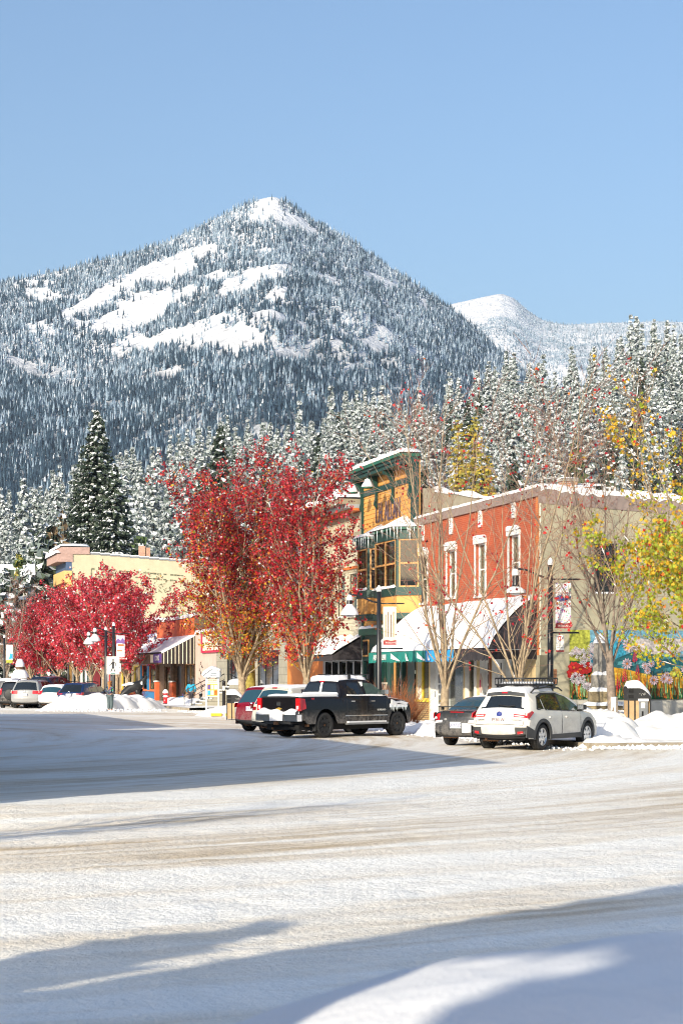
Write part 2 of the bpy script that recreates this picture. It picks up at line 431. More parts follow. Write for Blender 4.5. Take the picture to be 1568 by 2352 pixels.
CLEAR = [(606, 484, 34, 17, -.5), (655, 505, 40, 12, .55), (690, 520, 34, 9, .6), (430, 592, 60, 10, -.35), (380, 630, 75, 15, -.28), (285, 660, 95, 14, -.45), (200, 705, 70, 8, -.4), (375, 690, 90, 14, -.12), (320, 715, 90, 14, -.3),
         (290, 742, 40, 10, -.2), (610, 575, 34, 9, .1), (600, 660, 60, 7, .2), (740, 645, 60, 9, .15), (830, 712, 70, 8, .3), (560, 615, 30, 5, .2), (430, 762, 130, 11, -.16), (560, 780, 110, 12, .12), (420, 800, 90, 14, 0.), (520, 812, 90, 12, .1),
         (60, 828, 50, 7, .1), (850, 830, 60, 7, .3), (780, 812, 70, 6, .25), (660, 840, 40, 8, .1), (700, 870, 50, 6, .2), (870, 640, 40, 6, .4), (860, 860, 40, 6, .3), (330, 640, 40, 14, -.3), (480, 640, 40, 6, 0), (120, 745, 40, 5, -.3), (500, 870, 30, 5, 0)]
def far_forest(name, label, N_, pxr, yr_, y0, r0, r1, p, ridge, zf, Ht, clear, frost_fn, seed, mats):
    r = np.random.RandomState(seed)
    px = r.rand(N_) * (pxr[1] - pxr[0]) + pxr[0]; u = r.rand(N_) ** .62
    yrid = np.interp(px, *ridge); yy = y0 + (yrid - y0) * u ** p
    R_ = r0 + (r1 - r0) * u
    keep = np.ones(N_, bool); ed = fbm(px * .03, yy * .03, 3, 5)
    for (cx, cy, a, bb, th) in clear:
        dx, dy = px - cx, yy - cy
        q = ((dx * np.cos(th) + dy * np.sin(th)) / (a * 1.1)) ** 2 + ((-dx * np.sin(th) + dy * np.cos(th)) / (bb * 1.4)) ** 2
        keep &= (q + (ed - .5) * 2.2 > 1) | (r.rand(N_) < .04)
    keep &= (fbm(px * .012, yy * .02, 4, 8) > .30) | (r.rand(N_) < .6)
    if len(clear) > 5: keep &= ~((fbm(px * .011 + 7, yy * .035, 4, 33) < .40) & (yy > 640) & (yy < 890) & (px > 60) & (px < 980) & (r.rand(N_) < .93))
    px, u, yy, R_ = px[keep], u[keep], yy[keep], R_[keep]; n = len(px)
    H = Ht * (.42 + .75 * r.rand(n) ** 1.2) * (1 - .25 * u) * (.75 + .5 * fbm(px * .03, yy * .05, 2, 12)); W = H * (.12 + .05 * r.rand(n)) * (1.3 - .3 * u)
    base = np.stack([(px - CXP) / FP * R_, R_, zf(px, R_) - .5], 1)
    Vs = []; Fs = []; Ms = []; off = 0
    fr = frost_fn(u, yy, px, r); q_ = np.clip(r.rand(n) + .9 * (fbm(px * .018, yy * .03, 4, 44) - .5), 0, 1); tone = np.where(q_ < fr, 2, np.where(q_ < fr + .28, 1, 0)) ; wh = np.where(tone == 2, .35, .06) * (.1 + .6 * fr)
    for (z0, z1, w) in ((.02, .55, 1.), (.3, .8, .72), (.58, 1.03, .42)):
        k = 5; ang = r.rand(n)[:, None] * 6.28 + np.arange(k)[None] * 6.28 / k
        rw = W[:, None] * w * (.75 + .5 * r.rand(n, k))
        ring = np.stack([base[:, 0, None] + np.cos(ang) * rw, base[:, 1, None] + np.sin(ang) * rw, base[:, 2, None] + (H * z0)[:, None] + (r.rand(n, k) - .5) * .12 * H[:, None]], -1)
        tip = base.copy(); tip[:, 2] += H * z1; tip[:, 0] += r.randn(n) * .15
        V = np.concatenate([ring, tip[:, None]], 1).reshape(-1, 3)
        i = np.arange(n)[:, None] * (k + 1)
        F = np.stack([np.stack([i[:, 0] + j, i[:, 0] + (j + 1) % k, i[:, 0] + k], 1) for j in range(k)], 1).reshape(-1, 3)
        mm = np.where(r.rand(n, k) < .12 + .2 * fr[:, None], 1, 0) + tone[:, None]
        mm = np.where(r.rand(n, k) < wh[:, None], 3, np.minimum(mm, 2)).reshape(-1)
        Vs.append(V); Fs.append(F + off); Ms.append(mm); off += len(V)
    o = bpy.data.objects.new(name, mesh_np(name, np.concatenate(Vs), [(np.concatenate(Fs), np.concatenate(Ms))], mats)); link(o)
    tag(o, label, 'forest', kind='stuff')
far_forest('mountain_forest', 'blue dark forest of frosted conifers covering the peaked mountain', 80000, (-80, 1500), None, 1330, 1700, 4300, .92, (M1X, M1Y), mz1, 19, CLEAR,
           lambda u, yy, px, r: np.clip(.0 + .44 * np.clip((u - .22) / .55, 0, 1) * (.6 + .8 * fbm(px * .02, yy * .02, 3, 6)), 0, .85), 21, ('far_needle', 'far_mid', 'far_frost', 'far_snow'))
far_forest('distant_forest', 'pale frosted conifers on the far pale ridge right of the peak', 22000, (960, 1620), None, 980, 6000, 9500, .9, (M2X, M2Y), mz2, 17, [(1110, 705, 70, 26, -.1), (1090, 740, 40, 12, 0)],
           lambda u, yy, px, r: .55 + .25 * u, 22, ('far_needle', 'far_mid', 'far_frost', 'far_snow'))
# ================================================================ ground
# street frame: origin at the brick building's near corner; s runs along the facades towards the camera, n runs into the buildings
CO = Vector((7.13, 71.5, 0)); SANG = math.atan2(-.967, .256)
def SW(s, n, z=0.): return (CO.x + s * .256 + n * .967, CO.y - s * .967 + n * .256, z)
def s_at(px, n=0.):
    # s where the line of facades (pushed n inwards) crosses picture column px
    k = (px - CXP) / FP; d = 25.2 + n
    Z = d / (k * .967 + .256); x = k * Z
    return (x - CO.x) * .256 - (Z - CO.y) * .967
def Zs(s, n=0.): return CO.y - s * .967 + n * .256
def z_at(py, s, n=0.): return Zz(py, Zs(s, n))
m, nt, b, out = newmat('road_snow')
co_ = objco(nt)
# packed snow: dirt is dragged along the wheel tracks, which turn about a centre left of the junction
sub = nt.nodes.new('ShaderNodeVectorMath'); sub.operation = 'SUBTRACT'; nt.links.new(co_, sub.inputs[0]); sub.inputs[1].default_value = (-31.5, 63.8, 0)
ln = nt.nodes.new('ShaderNodeVectorMath'); ln.operation = 'LENGTH'; nt.links.new(sub.outputs[0], ln.inputs[0])
sp = nt.nodes.new('ShaderNodeSeparateXYZ'); nt.links.new(sub.outputs[0], sp.inputs[0])
at = nt.nodes.new('ShaderNodeMath'); at.operation = 'ARCTAN2'; nt.links.new(sp.outputs[1], at.inputs[0]); nt.links.new(sp.outputs[0], at.inputs[1])
def comb(a, ka, bb, kb):
    c = nt.nodes.new('ShaderNodeCombineXYZ')
    for i, (s_, k_) in enumerate(((a, ka), (bb, kb))):
        mu = nt.nodes.new('ShaderNodeMath'); mu.operation = 'MULTIPLY'; nt.links.new(s_, mu.inputs[0]); mu.inputs[1].default_value = k_
        nt.links.new(mu.outputs[0], c.inputs[i])
    return c.outputs[0]
tr1 = noise(nt, 1., 5, comb(ln.outputs['Value'], .55, at.outputs[0], 2.6), .6, .3)
tr2 = noise(nt, 1., 6, comb(ln.outputs['Value'], 2.4, at.outputs[0], 5.), .65, .2)
pa = noise(nt, .16, 4, co_); sp2 = noise(nt, 14., 4, co_, .7); sp3 = noise(nt, 42., 3, co_, .6); pb = noise(nt, 1.7, 5, co_, .6)
base = ramp(nt, pb.outputs[0], [(.3, (.91, .885, .83)), (.62, (.975, .96, .915))])
f1 = ramp(nt, tr1.outputs[0], [(.46, (0, 0, 0)), (.68, (1, 1, 1))]); f2 = ramp(nt, tr2.outputs[0], [(.42, (0, 0, 0)), (.66, (1, 1, 1))]); fp = ramp(nt, pa.outputs[0], [(.38, (.1, .1, .1)), (.6, (1, 1, 1))])
fm = mixc(nt, 1., f1.outputs[0], f2.outputs[0], 'MULTIPLY'); fm = mixc(nt, 1., fm, fp.outputs[0], 'MULTIPLY')
# the two most used wheel lanes
wob = noise(nt, .12, 3, co_)
rk_ = nt.nodes.new('ShaderNodeMath'); rk_.operation = 'MULTIPLY_ADD'; nt.links.new(wob.outputs[0], rk_.inputs[0]); rk_.inputs[1].default_value = 3.2; nt.links.new(ln.outputs['Value'], rk_.inputs[2])
rk2 = nt.nodes.new('ShaderNodeMath'); rk2.operation = 'MULTIPLY'; nt.links.new(rk_.outputs[0], rk2.inputs[0]); rk2.inputs[1].default_value = .01
lane = ramp(nt, rk2.outputs[0], [(.30, (0, 0, 0)), (.335, (.75,) * 3), (.36, (.25,) * 3), (.385, (.7,) * 3), (.42, (0, 0, 0)), (.462, (.05,) * 3), (.475, (.8,) * 3), (.488, (.15,) * 3), (.505, (.95,) * 3), (.53, (.2,) * 3), (.60, (0, 0, 0))])
fs = ramp(nt, tr2.outputs[0], [(.36, (.12, .12, .12)), (.62, (1, 1, 1))])
lf = mixc(nt, 1., lane.outputs[0], fs.outputs[0], 'MULTIPLY')
fm = mixc(nt, 1., fm, lf, 'ADD')
c1 = mixc(nt, f1.outputs[0], base.outputs[0], (.86, .78, .655))
c2 = mixc(nt, fm, c1, (.56, .445, .31))
gr = ramp(nt, sp2.outputs[0], [(.60, (1, 1, 1)), (.72, (.74, .70, .66))]); c3 = mixc(nt, .4, c2, gr.outputs[0], 'MULTIPLY')
g2 = ramp(nt, sp3.outputs[0], [(.66, (1, 1, 1)), (.74, (.5, .45, .4))]); c4 = mixc(nt, .45, c3, g2.outputs[0], 'MULTIPLY')
nt.links.new(c4, b.inputs['Base Color']); b.inputs['Roughness'].default_value = .8; b.inputs['Specular IOR Level'].default_value = .2
a1 = nt.nodes.new('ShaderNodeMath'); a1.operation = 'MULTIPLY_ADD'; nt.links.new(pb.outputs[0], a1.inputs[0]); a1.inputs[1].default_value = 2.; nt.links.new(sp2.outputs[0], a1.inputs[2])
a2 = nt.nodes.new('ShaderNodeMath'); a2.operation = 'MULTIPLY_ADD'; nt.links.new(tr2.outputs[0], a2.inputs[0]); a2.inputs[1].default_value = 1.2; nt.links.new(a1.outputs[0], a2.inputs[2])
addbump(nt, b, a2.outputs[0], .7, .06)
def road_z(PX, R_):
    x = (PX - CXP) / FP * R_; d = np.hypot(x + 31.5, R_ - 63.8)
    z = .045 * (fbm(d * .9, np.arctan2(R_ - 63.8, x + 31.5) * 8, 3, 3) - .5) + .035 * (fbm(x * 2.6, R_ * 2.6, 4, 7) - .5)
    return z * np.clip((330 - R_) / 60., 0, 1)
rs = 5. * (330 / 5.) ** np.linspace(0, 1, 420)
polar_sheet('road', np.linspace(-2600, 4200, 300), rs, road_z, ['road_snow'])
g = MB(); g.poly([(-9000, -3000, -.15), (9000, -3000, -.15), (9000, 12000, -.15), (-9000, 12000, -.15)], 'hill_snow'); o = g.build('ground'); o['kind'] = 'structure'
g = MB(); g.poly([(-60, -40, -.04), (60, -40, -.04), (25, 6, -.04), (-25, 6, -.04)], 'road_snow'); o = g.build('road'); o['kind'] = 'structure'
# pavement in front of the shops, with its kerb
pm('kerb_concrete', (.34, .29, .22), .9, var=.3, scale=3., bump=.4)
pm('kerb_yellow', (.75, .48, .03), .7, var=.25, scale=6.)
snowmat('walk_snow', (.84, .84, .85), .5, 25.)
def pave(s0, s1, n0, n1, nm='pavement'):
    g = MB()
    def fn(a, b_):
        s = s0 + (s1 - s0) * a; n = n0 + (n1 - n0) * b_
        return SW(s, n, .15 + .05 * float(fbm(s * .8, n * .8, 3, 12) - .5))
    g.grid(fn, int(abs(s1 - s0) * 2), int(abs(n1 - n0) * 2), 'walk_snow')
    g.box(s0, s1, n0 - .16, n0 - .002, -.1, .15, 'kerb_concrete', M=Matrix.Translation(CO) @ Matrix.Rotation(SANG, 4, 'Z'))
    o = g.build(nm); o['kind'] = 'structure'
pave(-34, 14.4, -3.75, -.05)
pave(-160, -48, -3.9, -.05)
pave(.05, 14.4, -.05, 26)
# kerb of the side street, at right angles
g = MB(); Ms = Matrix.Translation(CO) @ Matrix.Rotation(SANG, 4, 'Z')
g.box(14.4, 14.58, -3.9, 26, -.1, .152, 'kerb_concrete', M=Ms); o = g.build('kerb'); o['kind'] = 'structure'
# ---------------------------------------------------------------- snow banks: one lumpy mound each
def mound(name, label, outline, h, seed, cat='snow bank', base=.0, lump=.35, sc=1.6, group=None, mat='snow', res=.16, flat=2.2):
    """outline: list of (x,y,radius,height); the union of soft bumps above base"""
    xs = [o[0] for o in outline]; ys = [o[1] for o in outline]; mr = max(o[2] for o in outline)
    x0, x1, y0, y1 = min(xs) - mr, max(xs) + mr, min(ys) - mr, max(ys) + mr
    nx, ny = min(260, int((x1 - x0) / res) + 2), min(260, int((y1 - y0) / res) + 2)
    XX, YY = np.meshgrid(np.linspace(x0, x1, nx), np.linspace(y0, y1, ny), indexing='ij')
    Z = np.zeros_like(XX)
    for (cx, cy, rr, hh) in outline:
        q = np.clip(1 - ((XX - cx) ** 2 + (YY - cy) ** 2) / rr ** 2, 0, 1)
        Z = np.maximum(Z, hh * (1 - (1 - q) ** flat) * q ** .35)
    nz = fbm(XX * sc, YY * sc, 5, seed)
    Z = Z * (1 + lump * (nz - .5) * 2) + .0
    keep = Z > .015
    V = np.stack([XX, YY, base + Z - .03], -1).reshape(-1, 3)
    i = (np.arange(nx - 1)[:, None] * ny + np.arange(ny - 1)[None]).ravel()
    F = np.stack([i, i + ny, i + ny + 1, i + 1], 1)
    kf = keep.ravel()[F].any(1); F = F[kf]
    used, inv = np.unique(F, return_inverse=True); V = V[used]; F = inv.reshape(F.shape)
    cx, cy = float(V[:, 0].mean()), float(V[:, 1].mean()); V = V - np.array([cx, cy, 0])
    o = bpy.data.objects.new(name, mesh_np(name, V, [(F, np.zeros(len(F), int))], [mat], True)); link(o); o.location = (cx, cy, 0)
    return tag(o, label, cat, group)
def pxg(px, Z, r, h): return (X(px, Z), Z, r, h)
mound('snow_bank', 'long ploughed snow bank in front of the blue wagon and the dark statue', [pxg(118, 116, 1.0, .2), pxg(140, 116.5, 1.3, .5), pxg(160, 116.5, 1.3, .85), pxg(180, 116.8, 1.3, .85), pxg(200, 117, 1.3, .84), pxg(218, 117, 1.4, .97), pxg(238, 118, 1.3, .8), pxg(264, 119, 1.5, .88), pxg(285, 120, 1.5, .8), pxg(305, 120.5, 1.6, .72), pxg(322, 121, 1.4, .55), pxg(340, 121.5, 1.1, .25), pxg(180, 118.5, 1.8, .6), pxg(225, 119.5, 2.0, .7), pxg(280, 122.5, 2.4, .85), pxg(312, 123, 2.0, .7)], 1, 5, lump=.34, sc=2.2)
mound('snow_bank', 'low snow heap on the yellow kerb beside the black bollard', [pxg(483, 102, .8, .3), pxg(500, 101, 1.0, .42), pxg(518, 101, 1.1, .55), pxg(535, 102, 1.2, .6)], 1, 8, lump=.35)
mound('snow_bank', 'smooth deep snow covering the bed between bin and side street', [pxg(1452, 62.3, 1.0, .42), pxg(1480, 62.0, 1.2, .62), pxg(1505, 62.6, 1.1, .72), pxg(1540, 62.3, 1.5, .66), pxg(1585, 62.5, 1.8, .72), pxg(1650, 62, 2.2, .7), pxg(1478, 61.0, .9, .38), pxg(1520, 60.7, 1.0, .30), pxg(1560, 60.9, 1.1, .42), pxg(1610, 60.6, 1.3, .35)], 1, 11, lump=.3, sc=1.9, base=.15)
mound('snow_bank', 'snow heap around the white wrapped tree trunk beyond the light car', [pxg(1392, 60.5, 1.1, .62), pxg(1420, 61.2, .9, .62), pxg(1375, 63.5, 1.4, .75), pxg(1410, 64.5, 1.5, .75), pxg(1350, 66, 1.6, .8), pxg(1440, 66, 1.6, .7)], 1, 13, lump=.4, sc=2.6, base=.15)
mound('snow_bank', 'rough ploughed snow ridge along the side street kerb', [pxg(1372, 57.2, .6, .34), pxg(1400, 57.3, .62, .36), pxg(1425, 57.4, .6, .3), pxg(1460, 57.5, .6, .27), pxg(1500, 57.6, .55, .22), pxg(1540, 57.7, .6, .24), pxg(1580, 57.7, .6, .28), pxg(1620, 57.8, .6, .28)], 1, 15, lump=.6, sc=4.)
mound('snow_bank', 'snow ridge along the kerb between pickup and dark sedan', [(*SW(s, -4.0 - .3 * math.sin(s))[:2], .75, .30 + .12 * math.sin(s * 2.1)) for s in np.arange(-14, 6.0, .8)], 1, 17, lump=.75, sc=4.5)
mound('snow_bank', 'snow ridge along the kerb behind the parked row by the maples', [(*SW(s, -4.0)[:2], .7, .3 + .1 * math.sin(s * 1.7)) for s in np.arange(-33, -14, .8)], 1, 19, lump=.75, sc=4.5)
mound('snow_bank', 'snow drift along the shop fronts by the wooden stairs', [(*SW(s, -1.6)[:2], .9, .45) for s in np.arange(-66, -58, .9)], 1, 23, lump=.4, base=.1)
mound('snow_bank', 'snow lying against the concrete ledge under the mural', [(*SW(-.6 - .0 * n, n)[:2], 1.2, .45) for n in np.arange(2.4, 12, 1.2)] + [(*SW(1.4, n)[:2], 1.6, .5) for n in np.arange(3.0, 12, 1.4)], 1, 29, lump=.2, base=.15)
# the soft mound right in front of the camera
mound('snow_mound', 'big smooth snow mound close to the camera at the bottom corner', [(.62, 4.3, 2.3, 1.51), (1.05, 4.5, 2.4, 1.53), (1.7, 4.5, 2.4, 1.52), (.25, 4.1, 1.8, 1.34)], 1, 31, lump=.03, sc=.9, res=.04, flat=1.5)
# crumbs of ploughed snow along the kerbs and on the road
r = np.random.RandomState(77); Vs = []; Fs = []; off = 0
ico = np.array([(0, 0, 1), (.9, 0, .3), (.28, .85, .3), (-.73, .53, .3), (-.73, -.53, .3), (.28, -.85, .3), (.73, .53, -.4), (-.28, .85, -.4), (-.9, 0, -.4), (-.28, -.85, -.4), (.73, -.53, -.4)])
icf = [(0, 1, 2), (0, 2, 3), (0, 3, 4), (0, 4, 5), (0, 5, 1), (1, 6, 2), (2, 6, 7), (2, 7, 3), (3, 7, 8), (3, 8, 4), (4, 8, 9), (4, 9, 5), (5, 9, 10), (5, 10, 1), (1, 10, 6)]
pts = []
for k in range(900):
    s = r.rand() * 62 - 46; pts.append((*SW(s, -4.3 - abs(r.randn()) * .5)[:2], .02 + .05 * r.rand() ** 2))
for k in range(420): pts.append((X(1360 + r.rand() * 280, 56.6 + r.randn() * .35), 56.6 + r.randn() * .35, .03 + .06 * r.rand() ** 2))
for k in range(500): pts.append((X(100 + r.rand() * 270, 115.4 + r.randn() * .7), 115.4 + r.randn() * .7, .04 + .08 * r.rand() ** 2))
for k in range(260): q_ = r.rand(); pts.append((X(1440 + 200 * q_, 61.2), 60.2 + r.randn() * .5, .04 + .08 * r.rand() ** 2))
for (x, y, q) in pts:
    a = r.rand() * 6; V = ico * q * (.7 + .6 * r.rand(11))[:, None]; V = np.stack([V[:, 0] * math.cos(a) - V[:, 1] * math.sin(a) + x, V[:, 0] * math.sin(a) + V[:, 1] * math.cos(a) + y, V[:, 2] + q * .2 + .01], 1)
    Vs.append(V); Fs.append(np.array(icf) + off); off += 11
Vv = np.concatenate(Vs); Ff = np.concatenate(Fs)
o = bpy.data.objects.new('snow_crumbs', mesh_np('snow_crumbs', Vv, [(Ff, np.zeros(len(Ff), int))], ['snow'])); link(o); tag(o, 'loose crumbs of ploughed snow scattered on the road and kerbs', 'snow', kind='stuff')
# ================================================================ buildings
brickmat('brick_red', (.44, .075, .022), (.36, .055, .018), (.46, .14, .07))
brickmat('brick_orange', (.62, .17, .03), (.52, .13, .03), (.6, .25, .1))
brickmat('brick_tan', (.52, .34, .15), (.42, .27, .12), (.2, .14, .08), .3, .09, .02)
brickmat('brick_ochre', (.66, .36, .13), (.56, .29, .1), (.5, .33, .18))
brickmat('brick_chimney', (.45, .16, .08), (.6, .3, .15), (.5, .45, .4))
brickmat('brick_dark', (.33, .07, .03), (.25, .05, .03), (.3, .2, .15))
brickmat('stone_block', (.40, .37, .29), (.33, .31, .25), (.24, .22, .18), .8, .42, .02)
pm('stucco_beige', (.36, .33, .235), .9, var=.1, scale=.7, bump=.15, bs=60)
pm('flashing_brown', (.27, .21, .185), .5, var=.1)
pm('siding_yellow', (.66, .33, .085), .6, var=.08, scale=1.2)
pm('siding_cream', (.56, .51, .39), .65, var=.06, scale=1.2)
pm('siding_taupe', (.30, .26, .19), .7, var=.1)
pm('orange_stucco', (.66, .21, .045), .75, var=.1, scale=1.)
pm('orange_trim', (.62, .16, .04), .6, var=.1)
pm('green_trim', (.008, .05, .042), .5, var=.15)
pm('green_light', (.015, .11, .07), .55, var=.15)
pm('green_awning', (.01, .20, .17), .7, var=.2, scale=6.)
pm('blue_awning', (.02, .33, .75), .7, var=.15, scale=6.)
pm('dark_awning', (.035, .03, .035), .8, var=.3, scale=8.)
pm('wood_frame', (.55, .29, .10), .55, var=.2)
pm('brown_door', (.28, .12, .06), .5, var=.2)
pm('yellow_frame', (.72, .55, .05), .5, var=.15)
pm('curtain', (.26, .33, .25), .9, var=.25, scale=9.)
pm('yellow_wall', (.82, .70, .40), .85, var=.07, scale=.5)
pm('wall_paint_dark', (.16, .16, .10), .9, var=.5, scale=3.)
pm('sandstone', (.42, .28, .24), .9, var=.15)
pm('ochre_trim', (.70, .45, .17), .8, var=.12)
pm('blue_trim', (.06, .10, .19), .6, var=.1)
pm('wood_dark', (.13, .08, .05), .85, var=.5, scale=6., bump=.3)
pm('red_post', (.62, .12, .04), .7, var=.2)
pm('pink_stucco', (.55, .42, .36), .9, var=.12, scale=1.2)
pm('tan_stucco', (.66, .50, .27), .85, var=.12)
pm('yellow_shop', (.80, .58, .08), .8, var=.08)
pm('blue_panel', (.02, .17, .38), .6, var=.15)
pm('grey_wall', (.33, .34, .35), .85, var=.12)
pm('red_wall', (.55, .06, .06), .8, var=.15)
pm('crimson_board', (.5, .02, .07), .6, var=.1)
pm('concrete', (.42, .40, .35), .9, var=.18, scale=1.5, bump=.3)
pm('granite', (.24, .225, .20), .85, var=.3, scale=5., bump=.5, bs=25.)
pm('rough_stone', (.24, .19, .11), .9, var=.6, scale=3., bump=.8, bs=14.)
pm('sign_white', (.8, .8, .77), .5, var=.04)
pm('sign_cream', (.78, .72, .55), .6, var=.06)
pm('ink', (.02, .02, .025), .6, var=0)
pm('ink_blue', (.03, .05, .25), .6, var=0)
pm('ink_sign', (.17, .12, .15), .6, var=.2)
pm('purple', (.10, .05, .28), .6, var=.1)
pm('ice', (.7, .78, .82), .1, var=.05, spec=.6)
def stripes(name, a, b_, w, axis=0, thr=.5):
    m, nt, b, out = newmat(name)
    sx = nt.nodes.new('ShaderNodeSeparateXYZ'); nt.links.new(objco(nt), sx.inputs[0])
    mu = nt.nodes.new('ShaderNodeMath'); mu.operation = 'MULTIPLY'; nt.links.new(sx.outputs[axis], mu.inputs[0]); mu.inputs[1].default_value = 1 / w
    fr = nt.nodes.new('ShaderNodeMath'); fr.operation = 'FRACT'; nt.links.new(mu.outputs[0], fr.inputs[0])
    gt = nt.nodes.new('ShaderNodeMath'); gt.operation = 'GREATER_THAN'; nt.links.new(fr.outputs[0], gt.inputs[0]); gt.inputs[1].default_value = thr
    nt.links.new(mixc(nt, gt.outputs[0], a, b_), b.inputs['Base Color']); b.inputs['Roughness'].default_value = .75
stripes('stripe_blue', (.03, .12, .42), (.55, .6, .68), .42)
stripes('stripe_dark', (.025, .02, .02), (.42, .38, .30), .30, 0, .86)
m, nt, b, out = newmat('shop_goods')     # coloured stock on shelves behind a shop window
v = nt.nodes.new('ShaderNodeTexVoronoi'); v.inputs['Scale'].default_value = 3.2; nt.links.new(objco(nt), v.inputs['Vector'])
hs = nt.nodes.new('ShaderNodeHueSaturation'); hs.inputs['Saturation'].default_value = .75; hs.inputs['Value'].default_value = .33
nt.links.new(v.outputs['Color'], hs.inputs['Color']); nt.links.new(hs.outputs[0], b.inputs['Base Color'])
m, nt, b, out = newmat('shop_glass')     # thin pane: mostly clear, mirrors the street
tr = nt.nodes.new('ShaderNodeBsdfTransparent'); tr.inputs[0].default_value = (.75, .8, .78, 1)
gl = nt.nodes.new('ShaderNodeBsdfGlossy'); gl.inputs['Roughness'].default_value = .03
mx = nt.nodes.new('ShaderNodeMixShader'); mx.inputs[0].default_value = .22
nt.links.new(tr.outputs[0], mx.inputs[1]); nt.links.new(gl.outputs[0], mx.inputs[2]); nt.links.new(mx.outputs[0], out.inputs[0]); nt.nodes.remove(b)

def bld(name, label, s0, n0=0., cat='building', group=None):
    return thing(name, label, cat, SW(s0, n0), SANG, group), (s0, n0, 0)
def wall_holes(mb, s0, s1, z0, z1, holes, y, m, t=.25, reveal=None, ztop=None):
    """front wall in the plane n=y with rectangular openings (a,b,c,d) = s range, z range; returns nothing"""
    xs = sorted({s0, s1, *[h[0] for h in holes], *[h[1] for h in holes]}); zs = sorted({z0, z1, *[h[2] for h in holes], *[h[3] for h in holes]})
    for i in range(len(xs) - 1):
        for j in range(len(zs) - 1):
            cx, cz = (xs[i] + xs[i + 1]) / 2, (zs[j] + zs[j + 1]) / 2
            if any(h[0] < cx < h[1] and h[2] < cz < h[3] for h in holes): continue
            a, b_, c, d_ = xs[i], xs[i + 1], zs[j], zs[j + 1]
            mb.poly([(a, y, c), (b_, y, c), (b_, y, d_), (a, y, d_)], m)
    for (a, b_, c, d_) in holes:
        rm = reveal or m
        mb.poly([(a, y, c), (a, y, d_), (a, y + t, d_), (a, y + t, c)], rm); mb.poly([(b_, y, c), (b_, y + t, c), (b_, y + t, d_), (b_, y, d_)], rm)
        mb.poly([(a, y, d_), (b_, y, d_), (b_, y + t, d_), (a, y + t, d_)], rm); mb.poly([(a, y, c), (a, y + t, c), (b_, y + t, c), (b_, y, c)], rm)
def siding(mb, s0, s1, z0, z1, holes, y, m, h=.19, lip=.028):
    z = z0
    while z < z1 - .01:
        zt = min(z + h, z1); cz = (z + zt) / 2
        segs = [(s0, s1)]
        for hh in holes:
            if hh[2] < cz < hh[3]:
                ns = []
                for (a, b_) in segs:
                    if hh[0] >= b_ or hh[1] <= a: ns.append((a, b_)); continue
                    if hh[0] > a: ns.append((a, hh[0]))
                    if hh[1] < b_: ns.append((hh[1], b_))
                segs = ns
        for (a, b_) in segs:
            mb.poly([(a, y - lip, z), (b_, y - lip, z), (b_, y, zt), (a, y, zt)], m)
            mb.poly([(a, y, z), (b_, y, z), (b_, y - lip, z), (a, y - lip, z)], m)
        z = zt
def window(root, off, a, b_, c, d_, y, frame='white_paint', fw=.07, glass='glass_dark', mull=(0, 1), sill=True, curtain=None, snow=False, label=None, dep=.09, goods=False):
    """window part (frame) with its pane as sub-part, set in an opening whose back is at y"""
    mb = MB(off)
    for (x0, x1, z0, z1) in ((a, a + fw, c, d_), (b_ - fw, b_, c, d_), (a + fw, b_ - fw, c, c + fw), (a + fw, b_ - fw, d_ - fw, d_)):
        mb.box(x0, x1, y - dep, y, z0, z1, frame)
    nx, nz = mull
    for i in range(1, nx + 1):
        x = a + (b_ - a) * i / (nx + 1); mb.box(x - fw * .35, x + fw * .35, y - dep * .8, y, c + fw, d_ - fw, frame)
    for j in range(1, nz + 1):
        z = c + (d_ - c) * j / (nz + 1); mb.box(a + fw, b_ - fw, y - dep * .75, y - .002, z - fw * .4, z + fw * .4, frame)
    if sill: mb.box(a - .06, b_ + .06, y - dep - .2, y - dep + .02, c - .08, c - .003, frame)
    if snow: mb.box(a - .05, b_ + .05, y - dep - .19, y - dep + .01, c - .001, c + .07, 'roof_snow')
    o = mb.build('window', root)
    if label: o['label'] = label
    g = MB(off)
    if curtain:
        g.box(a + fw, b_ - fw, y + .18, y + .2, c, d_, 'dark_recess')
        k = int((b_ - a) / .12)
        for j in range(k):
            if abs(j - k * .38) < k * .14: continue
            x = a + fw + (b_ - a - 2 * fw) * (j + .5) / k; g.box(x - .045, x + .035, y + .10 + .03 * (j % 2), y + .15, c + fw, d_ - fw, curtain)
        g.box(a + fw, b_ - fw, y - .03, y - .024, c + fw, d_ - fw, 'shop_glass')
    elif goods:
        g.box(a + fw, b_ - fw, y - .03, y - .024, c + fw, d_ - fw, 'shop_glass')
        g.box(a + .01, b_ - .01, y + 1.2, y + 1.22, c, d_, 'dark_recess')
        g.box(a + .01, b_ - .01, y + .1, y + 1.19, c - .05, c + .02, 'wood_dark')
        q = random.Random(int(a * 91 + c * 17))
        for lv in range(3):
            zz = c + .12 + lv * (d_ - c) * .27
            x = a + .1
            while x < b_ - .25:
                ww = .1 + q.random() * .25; hh = .12 + q.random() * .4
                if q.random() < .7: g.box(x, x + ww, y + .35 + q.random() * .5, y + 1.0, zz, zz + hh, q.choice(['shop_goods', 'shop_goods', 'sign_cream', 'red_wall', 'blue_awning', 'yellow_frame', 'sign_white', 'green_trim']))
                x += ww + .03
            g.box(a + .05, b_ - .05, y + .3, y + 1.1, zz - .04, zz - .015, 'wood_dark')
    else: g.box(a + fw, b_ - fw, y - .04, y - .02, c + fw, d_ - fw, glass)
    g.build('pane', o)
    return o
